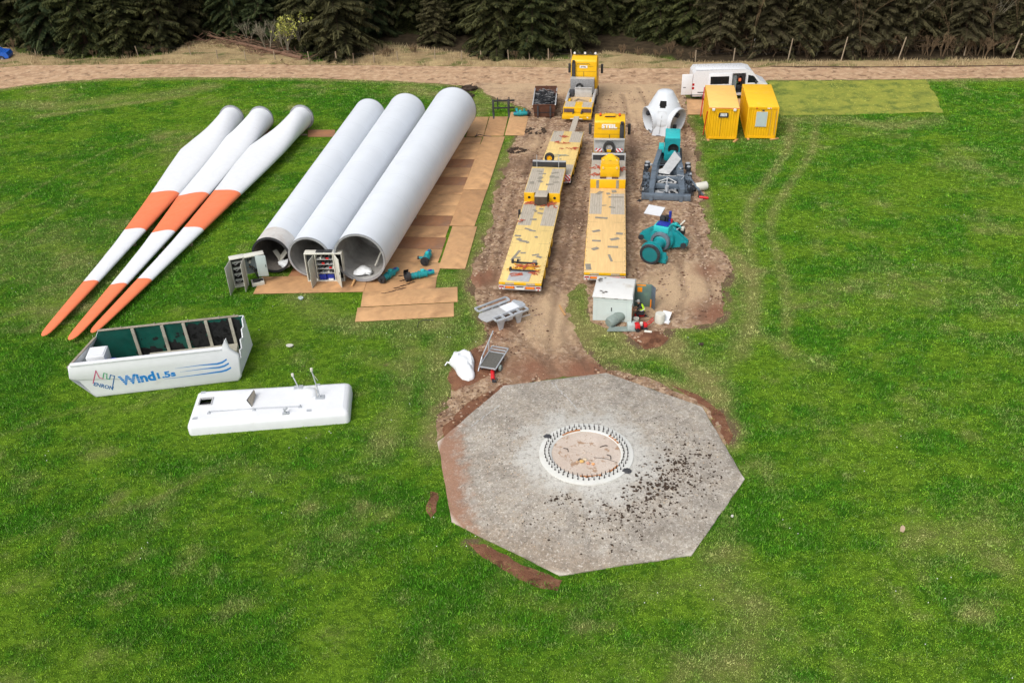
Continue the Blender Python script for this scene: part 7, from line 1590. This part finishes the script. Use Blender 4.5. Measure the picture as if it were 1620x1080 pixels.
po = [Vector(at2(*p)) for p in out]; ctr = Vector((sum(p.x for p in po)/len(po), sum(p.y for p in po)/len(po)))
def rad_at(a):
    d = Vector((math.cos(a), math.sin(a))); best = .3
    for i in range(len(po)):
        p, q = po[i]-ctr, po[(i+1) % len(po)]-ctr; e = q-p; den = d.x*e.y-d.y*e.x
        if abs(den) < 1e-9: continue
        tt_ = (p.x*e.y-p.y*e.x)/den; s_ = (p.x*d.y-p.y*d.x)/den
        if tt_ > 0 and -.001 <= s_ <= 1.001: best = max(best, tt_)
    return best
from mathutils import noise as mnoise
for v in bm.verts:
    a = math.atan2(v.co.y, v.co.x); h = math.hypot(v.co.x, v.co.y); r = rad_at(a)*h**.55
    z = max(0, v.co.z)**.7*.45; wr = mnoise.ridged_multi_fractal(Vector((v.co.x*1.7, v.co.y*1.7, 3)), 1, 2, 3, 1, 2)*.07 if v.co.z > 0 else 0
    v.co = Vector((r*math.cos(a), r*math.sin(a), z+wr*min(1, 2*z/.4)))
me = bpy.data.meshes.new('bulk_bag'); bm.to_mesh(me); bm.free(); me.polygons.foreach_set('use_smooth', [True]*len(me.polygons)); me.materials.append(M['bag'])
o = bpy.data.objects.new('bulk_bag', me); COL.objects.link(o); o.location = (ctr.x, ctr.y, .05); tag(o, 'collapsed white bulk bag on the grass beside the mesh cart', 'bag')
t = MB(); p0, p1 = at3(712, 578), at3(704, 580); t.tube([(p0.x, p0.y, .15), ((p0.x+p1.x)/2, p0.y, .22), (p1.x, p1.y, .08)], [.06, .045, .03]); t.build('tie', 'bag', o).matrix_parent_inverse = Matrix.Translation((-ctr.x, -ctr.y, -.05))
P = at3(779.5, 597); g = thing('fire_extinguisher', 'red fire extinguisher lying at the edge of the slab', 'fire extinguisher', (P.x, P.y, .06), R(2))
t = MB(); t.lathe([(.01, .46), (.06, .45), (.10, .36), (.105, .30), (.105, -.36), (.08, -.40), (.01, -.4)], (0, 0, .11), (0, 1, 0), 18); t.build('cylinder', 'red', g, 40)
t = MB(); t.cyl((0, -.4, .11), (0, -.52, .11), .05, n=10); t.tube([(.0, -.48, .12), (.12, -.5, .12), (.22, -.42, .06), (.2, -.2, .05)], .025); t.box(-.05, .17, -.62, -.5, .05, .13, bev=.02); t.build('valve_and_hose', 'black', g, 40)
t = MB(); t.cyl((0, .45, .11), (0, .5, .11), .035, n=8); t.build('base_cap', 'lamp', g)
# litter
for (px, py, r, mt, lab) in ((459, 548.5, .22, 'offwhite', 'pale broken scrap on the grass right of the open nacelle cover'), (476, 473, .2, 'panel', 'pale grey card on the grass below the control cabinets'), (1427, 838, .17, 'stone', 'pale flat stone out in the grass right of the slab'), (1158, 818, .07, 'offwhite', 'tiny white scrap at the right edge of the slab'), (1110, 546, .14, 'clod', 'dark clod on the grass right of the kiosk')):
    P = at3(px, py); t = MB(); m = 7; t.prism([(r*random.uniform(.7, 1.2)*math.cos(2*PI*k/m), .75*r*random.uniform(.7, 1.2)*math.sin(2*PI*k/m)) for k in range(m)], 0, .05); o = t.build('scrap', mt, None, None, (P.x, P.y, .06), random.uniform(0, 3)); o.rotation_euler.x = .12; tag(o, lab, 'scrap')
# ------------------------------------------------------------------ wood beyond the track
t = NT("spruce_needles"); oi = t.new('ShaderNodeObjectInfo'); ge = t.new('ShaderNodeNewGeometry')
c = t.mix(ge.outputs['Random Per Island'], (.012, .019, .007, 1), (.098, .106, .034, 1)); c = t.mix(t.rng(oi.outputs['Random'], .3, 1, 0, .75), c, t.mix(ge.outputs['Random Per Island'], (.022, .020, .010, 1), (.115, .098, .048, 1))); c = t.mix(t.rng(oi.outputs['Random'], .25, .0, 0, .5), c, (.020, .042, .020, 1))
t.col(c); t.b.inputs['Roughness'].default_value = .8; t.b.inputs['Specular IOR Level'].default_value = .15; M['needle'] = t.m
t = NT("olive_needles"); ge = t.new('ShaderNodeNewGeometry'); oi = t.new('ShaderNodeObjectInfo'); t.col(t.mix(t.math('MULTIPLY', oi.outputs['Random'], .6), t.mix(ge.outputs['Random Per Island'], (.018, .019, .009, 1), (.125, .112, .052, 1)), (.072, .062, .034, 1))); t.b.inputs['Roughness'].default_value = .85; t.b.inputs['Specular IOR Level'].default_value = .1; M['needleb'] = t.m
t = NT("fresh_leaves"); ge = t.new('ShaderNodeNewGeometry'); t.col(t.mix(ge.outputs['Random Per Island'], S(120, 128, 50), S(186, 184, 92))); t.b.inputs['Roughness'].default_value = .8; M['leaf'] = t.m
class Quads:
    def __init__(s): s.v = []; s.n = 0
    def add(s, P): s.v.append(P)
    def build(s, name, mt, parent):
        P = np.concatenate(s.v).astype(np.float32); n = len(P); me = bpy.data.meshes.new(name)
        me.vertices.add(4*n); me.vertices.foreach_set('co', P.ravel()); me.loops.add(4*n); me.loops.foreach_set('vertex_index', np.arange(4*n, dtype=np.int32))
        me.polygons.add(n); me.polygons.foreach_set('loop_start', np.arange(0, 4*n, 4, dtype=np.int32)); me.polygons.foreach_set('loop_total', np.full(n, 4, np.int32)); me.update(calc_edges=True)
        me.materials.append(M[mt]); o = bpy.data.objects.new(name, me); COL.objects.link(o); o.parent = parent; return o
def spruce(label, H, Rb, zlow, rg, dead=False, dens=1.0):
    g = thing('spruce_tree', label, 'tree', (0, 0, 0))
    t = MB(); t.tube([(0, 0, -.1), (.03, .02, H*.3), (0, .05, H*.65), (.02, 0, H)], [.016*H**.95, .012*H, .008*H, .01], 8)
    Q = Quads(); z = zlow; D = Quads()
    while z < H-.25:
        f = 1-(z-zlow)/(H-zlow); nb = int((6 if f > .3 else 5)*dens+.5); a0 = rg.uniform(0, 6.3)
        for k in range(nb):
            a = a0+2*PI*k/nb+rg.normal(0, .22); L = Rb*(f**.72)*rg.uniform(.72, 1.12)+.25; zz = z+rg.uniform(-.18, .18)
            drop = rg.uniform(.10, .30)*L*(.4+f)
            def P(s): return np.array([math.cos(a)*L*s, math.sin(a)*L*s, zz+.10*L*s-drop*s*s*1.7+.12*L*max(0, s-.6)])
            t.bar(tuple(P(0)), tuple(P(.5)), .05+.01*L, .05, 0); t.bar(tuple(P(.5)), tuple(P(.95)), .03, .03, 0)
            m = max(5, int(L*10)); out = np.array([math.cos(a), math.sin(a), 0]); sd = np.array([-math.sin(a), math.cos(a), 0])
            for i in range(m):
                s = .16+.84*(i+rg.random())/m; b = P(s); w = (.46*L*(1-s)**.8+.18)*rg.uniform(.6, 1.15); w = min(w, .95)
                for sg in (-1, 1):
                    d = sd*sg*.86+out*.55; d = d/np.linalg.norm(d); tip = b+d*w+np.array([0, 0, -.22*w-.10*rg.random()])
                    wd = rg.uniform(.04, .09)+.035*w; n = np.array([-d[1], d[0], 0])*wd; mid = (b*.45+tip*.55); mid = mid+np.array([0, 0, .04])
                    Q.add(np.stack([b, mid-n, tip, mid+n])[None])
                    # hanging twig below
                    h = np.array([rg.normal(0, .05), rg.normal(0, .05), -rg.uniform(.16, .42)]); w2 = out*wd*.8
                    Q.add(np.stack([mid-w2, mid+w2, mid+w2*.5+h, mid-w2*.5+h])[None])
            tip = P(1.0); b = P(.8); n = sd*.12; Q.add(np.stack([b-n, b+n, tip+n*.3+out*.15, tip-n*.3+out*.15])[None])
        z += rg.uniform(.34, .5)*(.8+.5*f)
    t.build('trunk', 'bark', g, 60); Q.build('crown', 'needleb' if dead else 'needle', g)
    if dead:
        t = MB(); z = .6
        while z < zlow+1.5:
            for k in range(6):
                a = rg.uniform(0, 6.3); L = rg.uniform(.8, 2.8); p = Vector((0, 0, z)); q = Vector((math.cos(a)*L, math.sin(a)*L, z-rg.uniform(-.1, .6)*L*.5)); t.bar(p, q, .035, .03)
                for i in range(5): s = rg.uniform(.3, 1); b = p+(q-p)*s; t.bar(b, b+Vector((rg.normal(0, .35), rg.normal(0, .35), -rg.uniform(.1, .6))), .022, .018)
            z += rg.uniform(.25, .45)
        t.build('dead_branches', 'deadtwig', g)
    return g
protos = {'a': [], 'b': []}
SP = [(13, 3.3, .35), (15, 3.7, .5), (11, 2.9, .25), (17, 3.6, .8)]
for i, (h, r_, zl) in enumerate(SP): protos['a'].append(spruce('x', h, r_, zl, np.random.default_rng(40+i)))
for i, (h, r_, zl) in enumerate([(16, 2.9, 1.9), (18, 3.1, 2.8), (15, 2.7, 1.3)]): protos['b'].append(spruce('x', h, r_, zl, np.random.default_rng(60+i), True, .9))
usedp = set()
def plant(kind, i, x, y, s, rz, label, group):
    pr = protos[kind][i % len(protos[kind])]
    o = pr if (kind, i % len(protos[kind])) not in usedp else copy_tree(pr); usedp.add((kind, i % len(protos[kind])))
    o.location = (x, y, 0); o.scale = (s, s, s*random.uniform(.92, 1.1)); o.rotation_euler.z = rz; tag(o, label, 'tree', group); return o
FRONT = [(28, 62, 'a', 1.0, 'dark spruce at the far left beside the grassy gap'), (88, 78, 'a', 1.05, 'broad spruce behind the second fence post from the left'), (140, 84, 'a', 1.0, 'dense spruce whose skirt touches the left fence'), (200, 84, 'a', 1.1, 'wide spruce with a low skirt left of the brush pile'), (258, 76, 'a', .95, 'spruce at the left rim of the open clearing'),
         (318, 48, 'a', 1.0, 'dark spruce behind the fallen brush'), (372, 52, 'a', 1.05, 'spruce over the far end of the fallen brush'), (418, 58, 'a', .95, 'spruce behind the bare grey shrubs'), (482, 74, 'a', 1.0, 'spruce right of the bare grey shrubs'), (540, 88, 'a', 1.15, 'big spruce whose skirt overhangs the fence left of the towers'),
         (600, 50, 'a', .9, 'spruce set back above the tan bank'), (640, 46, 'a', .95, 'narrow dark spruce left of the lone light green one'), (690, 70, 'a', .8, 'lone lighter spruce standing forward on the tan bank'), (735, 48, 'a', .95, 'dark spruce in the notch right of the lone spruce'), (785, 84, 'a', 1.1, 'broad spruce left of the big fence-side clump'), (842, 86, 'a', 1.15, 'large spruce behind the four pale fence posts'), (895, 78, 'a', 1.05, 'spruce behind the cab of the far yellow truck'),
         (955, 48, 'a', .95, 'spruce set back right of the far truck'), (1000, 46, 'a', 1.0, 'dark spruce behind the tan bank right of the far truck'), (1042, 62, 'a', 1.0, 'spruce with a low dark skirt on the tan bank'), (1088, 66, 'a', .95, 'spruce above the rear of the white van')]
for i, (px, py, k, s, lab) in enumerate(FRONT):
    P = at(px, py); plant(k, [0, 1, 3, 2][i % 4] if s > .85 else 2, P.x, P.y, s, random.uniform(0, 6.3), lab, 'spruces along the wood edge')
RIGHT = [(1135, 84), (1178, 80), (1215, 84), (1262, 86), (1305, 82), (1345, 86), (1392, 84), (1432, 80), (1477, 72), (1520, 82), (1562, 78), (1605, 84), (1640, 80)]
RL = ['thin-crowned spruce above the van roof', 'bare-stemmed spruce behind the leaning signpost', 'brownish spruce just right of the signpost', 'bare-stemmed spruce left of the first leaning fence post', 'brown-twigged spruce between two leaning fence posts', 'spruce right above the second leaning post', 'spruce with brown lower twigs above the flattened grass', 'bare-stemmed spruce left of the pale trunk',
      'spruce with a tall pale leaning trunk', 'bare-stemmed spruce right of the pale trunk', 'brown-twigged spruce near the right edge', 'spruce over the rightmost fence post', 'spruce cut off by the right edge']
for i, ((px, py), lab) in enumerate(zip(RIGHT, RL)):
    P = at(px, py); o = plant('b', i, P.x, P.y, random.uniform(.9, 1.08), random.uniform(0, 6.3), lab, 'bare-stemmed spruces on the right')
    if 'pale leaning' in lab:
        o.rotation_euler = (0, R(5), 0)
        for c_ in o.children:
            if c_.name.startswith('trunk'): c_.data = c_.data.copy(); c_.data.materials[0] = M['barkpale']
def edge_y(x): return 104.5-.06*x+(3 if -14 < x < -3 or -36 < x < -22 else 0) if x < 20 else 99.5-.105*(x-20)
k = 0
for row in range(7):
    x = -86+random.uniform(0, 3)
    while x < 86:
        y = edge_y(x)+4.0+row*4.3+random.uniform(-1.2, 1.2)
        kind = 'a' if x < 20 or row > 2 else 'b'
        plant(kind, [0, 1, 3][k % 3] if kind == 'a' else k, x, y, random.uniform(.8, 1.3), random.uniform(0, 6.3), 'dark spruce standing in the packed rows inside the wood', 'spruces inside the wood'); k += 1
        x += random.uniform(3.0, 4.6)
# bare shrubs and saplings
def bare_shrub(px, py, H, label, leaves=0, mt='bare', n=7, group='bare shrubs at the wood edge', seed=1):
    P = at(px, py); g = thing('bare_shrub', label, 'shrub', (P.x, P.y, 0), 0, group); rg = random.Random(seed); t = MB(); tips = []
    def grow(p, d, L, r, lv):
        q = p+d*L; t.bar(p, q, r*2, r*2)
        if lv == 0: tips.append(q); return
        for _ in range(3 if lv > 1 else 4):
            dd = (d+Vector((rg.gauss(0, .38), rg.gauss(0, .38), rg.gauss(.12, .2)))).normalized(); grow(p+d*L*rg.uniform(.5, 1), dd, L*rg.uniform(.5, .75), r*.6, lv-1)
    for i in range(n):
        a = rg.uniform(0, 6.3); grow(Vector((.15*math.cos(a), .15*math.sin(a), 0)), Vector((.28*math.cos(a), .28*math.sin(a), 1)).normalized(), H*.42, .022, 3)
    t.build('branches', mt, g)
    if leaves:
        Q = Quads(); rr = np.random.default_rng(seed)
        for q in tips*leaves:
            b = np.array(q)+rr.normal(0, .14, 3); u = rr.normal(0, .07, 3); v = rr.normal(0, .07, 3); Q.add(np.stack([b-u, b+v, b+u, b-v])[None])
        Q.build('leaves', 'leaf', g)
    return g
bare_shrub(425, 84, 4.2, 'bare grey shrub leftmost of the pale thin ones by the fallen brush', seed=2)
bare_shrub(455, 88, 4.0, 'bare grey shrub in the middle of the pale thin ones, with a few buds', 1, seed=3)
bare_shrub(482, 82, 5.2, 'thin shrub with fresh yellow-green leaves right of the bare ones', 2, seed=4)
bare_shrub(395, 70, 3.2, 'small bare twig clump just left of the pale shrubs', n=3, seed=5)
bare_shrub(1270, 62, 4.5, 'thin brown shrub under the right-hand wood, left of the leafy one', mt='deadtwig', seed=6)
bare_shrub(1312, 50, 6, 'leafy pale green sapling in the right-hand wood above the flattened grass', 2, mt='deadtwig', seed=7)
bare_shrub(1590, 72, 5, 'leafy green sapling near the right edge of the wood', 2, mt='deadtwig', seed=8)
bare_shrub(1160, 74, 3.0, 'brown twiggy shrub above the van bonnet', mt='deadtwig', seed=9); bare_shrub(1380, 88, 2.2, 'low brown twiggy shrub between the leaning posts on the right', mt='deadtwig', seed=10); bare_shrub(1470, 88, 2.4, 'brown twiggy shrub below the pale leaning trunk', mt='deadtwig', seed=11); bare_shrub(1545, 88, 2.2, 'low brown twiggy shrub left of the rightmost post', mt='deadtwig', seed=12)
bare_shrub(610, 92, 1.3, 'low brown bramble on the tan bank behind the widest gap in the fence', mt='deadtwig', n=9, seed=13); bare_shrub(80, 78, 1.6, 'brown bramble at the far left behind the fence', mt='deadtwig', n=9, seed=14); bare_shrub(1060, 84, 1.5, 'brown bramble on the tan bank above the hub', mt='deadtwig', n=9, seed=15); bare_shrub(235, 84, 1.2, 'brown bramble left of the open clearing', mt='deadtwig', n=9, seed=16)
for i in range(20):
    px = 1118+26*i+random.uniform(-8, 8)
    bare_shrub(px, 88+random.uniform(-4, 4)-(4 if px < 1250 else 0), random.uniform(1.4, 3.0), 'brown twiggy undergrowth bush in the row under the right-hand wood', mt='deadtwig', n=6, group='undergrowth bushes under the right-hand wood', seed=100+i)
for i, px in enumerate((1130, 1185, 1228, 1290, 1330, 1365, 1410, 1450, 1500, 1540, 1575, 1610)):
    bare_shrub(px, 80+(i*7) % 12, 8+(i*3) % 4, 'thin leafless sapling standing in the row before the right-hand spruces', mt='deadtwig' if i % 3 else 'bare', n=1+i % 2, group='leafless saplings before the right-hand spruces', seed=200+i)
for i, px in enumerate((20, 50, 100, 150, 205, 240, 262, 300, 560, 585, 620, 655, 760, 815, 870, 985, 1010, 1040, 1075, 1095)):
    bare_shrub(px, (80, 84, 92, 90, 92, 84, 86, 76, 92, 82, 88, 86, 94, 94, 93, 88, 90, 92, 90, 92)[i], random.uniform(.7, 1.5), 'low brown bramble in the dry grass along the left and middle wood edge', mt='deadtwig', n=7, group='brambles in the dry grass', seed=300+i)
# fallen brush
A, B = at(330, 66), at(478, 96); t = MB(); rg = random.Random(5); d = B-A
for i in range(130):
    s = rg.random(); c = A+d*s+Vector((rg.gauss(0, .8), rg.gauss(0, 1.0), rg.uniform(.05, .9)*(1-s*.5))); a = rg.gauss(-.5, .55); L = rg.uniform(.8, 3.2); v = Vector((math.cos(a), math.sin(a), rg.gauss(0, .22)))*L/2; t.bar(c-v, c+v, rg.uniform(.025, .07))
t.tube([A+Vector((0, 0, .7)), A+d*.5+Vector((0, 0, .5)), B+Vector((0, 0, .25))], [.09, .16, .22], 8)
o = t.build('brush_pile', mat('brown_brush', S(112, 84, 66), .95, var=.35), None); tag(o, 'long heap of fallen brown brushwood along the clearing edge', 'brush pile')
P = at(12, 58); t = MB(); t.tube([(P.x-.8, P.y, .2), (P.x+.8, P.y+.1, .25)], .14, 10); o = t.build('log', 'wood', None); tag(o, 'pale cut log in the grassy gap at the far left', 'log')
# fences
def fence(name, label, pts, hs, leans, wires):
    a = at(*pts[0]); g = thing(name, label, 'fence', (a.x, a.y, 0)); tops = []
    for (px, py), h, le in zip(pts, hs, leans):
        P = at(px, py)-a; P.z = 0; q = P+Vector((le*h, .05*h, h)); t = MB(); t.cyl(P-Vector((0, 0, .15)), q, .07, .06, n=8); t.build('post', 'oldwood', g, 40); tops.append((P, q))
    for f in wires:
        t = MB(); t.tube([p+(q-p)*f for p, q in tops], .004, 3); t.build('wire', 'dark', g)
    return g
fence('wire_fence', 'wire fence on pale wooden posts along the left of the track', [(-30, 96), (2, 86), (58, 92), (115, 91), (166, 86.5), (190, 88), (219, 90), (303, 91), (345, 96), (390, 98), (436, 98), (490, 99), (533, 99), (560, 102), (592, 101), (630, 99), (688, 97), (730, 98), (762, 98.5), (805, 97), (838, 96), (868, 95), (905, 96)],
      [1.15]*23, [random.uniform(-.12, .08) for _ in range(23)], (.35, .6, .92))
fence('wire_fence', 'wire fence on tall leaning posts under the right-hand wood', [(1100, 97), (1160, 97), (1246, 96.5), (1330, 97.5), (1420, 96), (1525, 88), (1600, 92.5), (1650, 91)], [1.1, 1.3, 2.2, 2.4, 2.3, 1.4, 2.4, 2.0], [.0, .05, .12, .14, .2, .05, .2, .1], (.4, .62, .88))
P = at(1190, 88); g = thing('sign_post', 'wooden stay post with a small white tag beside the track on the right', 'sign post', (P.x, P.y, 0))
t = MB(); t.cyl((0, 0, -.1), (.12, 0, 1.75), .06, n=8); t.cyl((.1, 0, 1.5), (1.5, -.1, .05), .05, n=8); t.build('post', 'oldwood', g, 40); t = MB(); t.box(.0, .26, -.08, -.06, 1.35, 1.7); t.build('tag', 'textwhite', g)
# brush and rough stubs in the verge
for (px, py, lab) in ((742, 142, 'dark root clump at the turf corner by the plates, upper one'), (735, 153, 'dark root clump at the turf corner by the plates, lower one')):
    P = at(px, py); t = MB(); rg = random.Random(px)
    for i in range(40): c = Vector((P.x+rg.uniform(-.5, .5), P.y+rg.uniform(-.5, .5), rg.uniform(.05, .25))); v = Vector((rg.gauss(0, .3), rg.gauss(0, .3), rg.gauss(.05, .12))); t.bar(c-v, c+v, rg.uniform(.03, .07))
    t.blob((P.x, P.y, .1), (.8, .7, .22), 0, 10, .4); o = t.build('root_clump', 'clod', None); tag(o, lab, 'root clump')
for (px, py, r, lab) in ((847, 209, .75, 'ring of churned dark soil left of the short trailer'), (818, 240, .6, 'churned soil patch on the yard by the plate edge')):
    P = at(px, py); t = MB(); rg = random.Random(px)
    for i in range(70): a = rg.uniform(0, 6.3); q = r*rg.uniform(.55, 1.05); t.blob((P.x+q*math.cos(a)*1.2, P.y+q*math.sin(a), .06), rg.uniform(.05, .13), 0, 6, .4)
    o = t.build('soil_clumps', 'clod', None, 60); tag(o, kind='stuff')
# ------------------------------------------------------------------ light: bright overcast, soft sun from the left
w = bpy.data.worlds.new("World"); scene.world = w; w.use_nodes = True; nt = w.node_tree
sky = nt.nodes.new('ShaderNodeTexSky'); sky.sky_type = 'NISHITA'; sky.sun_disc = False
SUN_EL, SUN_AZ = R(50), R(-143)     # azimuth clockwise from +Y: from the left and behind the camera
sky.sun_elevation = SUN_EL; sky.sun_rotation = SUN_AZ; sky.air_density = 1.0; sky.dust_density = 4.0; sky.ozone_density = 1.0
hs = nt.nodes.new('ShaderNodeHueSaturation'); hs.inputs['Saturation'].default_value = .35
nt.links.new(sky.outputs[0], hs.inputs['Color'])
bg = nt.nodes['Background']; nt.links.new(hs.outputs[0], bg.inputs[0]); bg.inputs[1].default_value = .15
sd = bpy.data.lights.new("sun", 'SUN'); sd.energy = 1.3; sd.angle = R(30); sd.color = (1, .965, .91)
so = bpy.data.objects.new("sun", sd); COL.objects.link(so)
dirv = Vector((math.sin(SUN_AZ)*math.cos(SUN_EL), math.cos(SUN_AZ)*math.cos(SUN_EL), math.sin(SUN_EL)))
so.rotation_euler = dirv.to_track_quat('Z', 'Y').to_euler(); so.location = (0, 0, 60)
scene.view_settings.view_transform = 'Standard'; scene.view_settings.look = 'None'; scene.view_settings.gamma = 1; scene.view_settings.exposure = 0.25
scene.render.engine = 'CYCLES'
for o in list(scene.objects):   # paint all meshes' default props
    pass
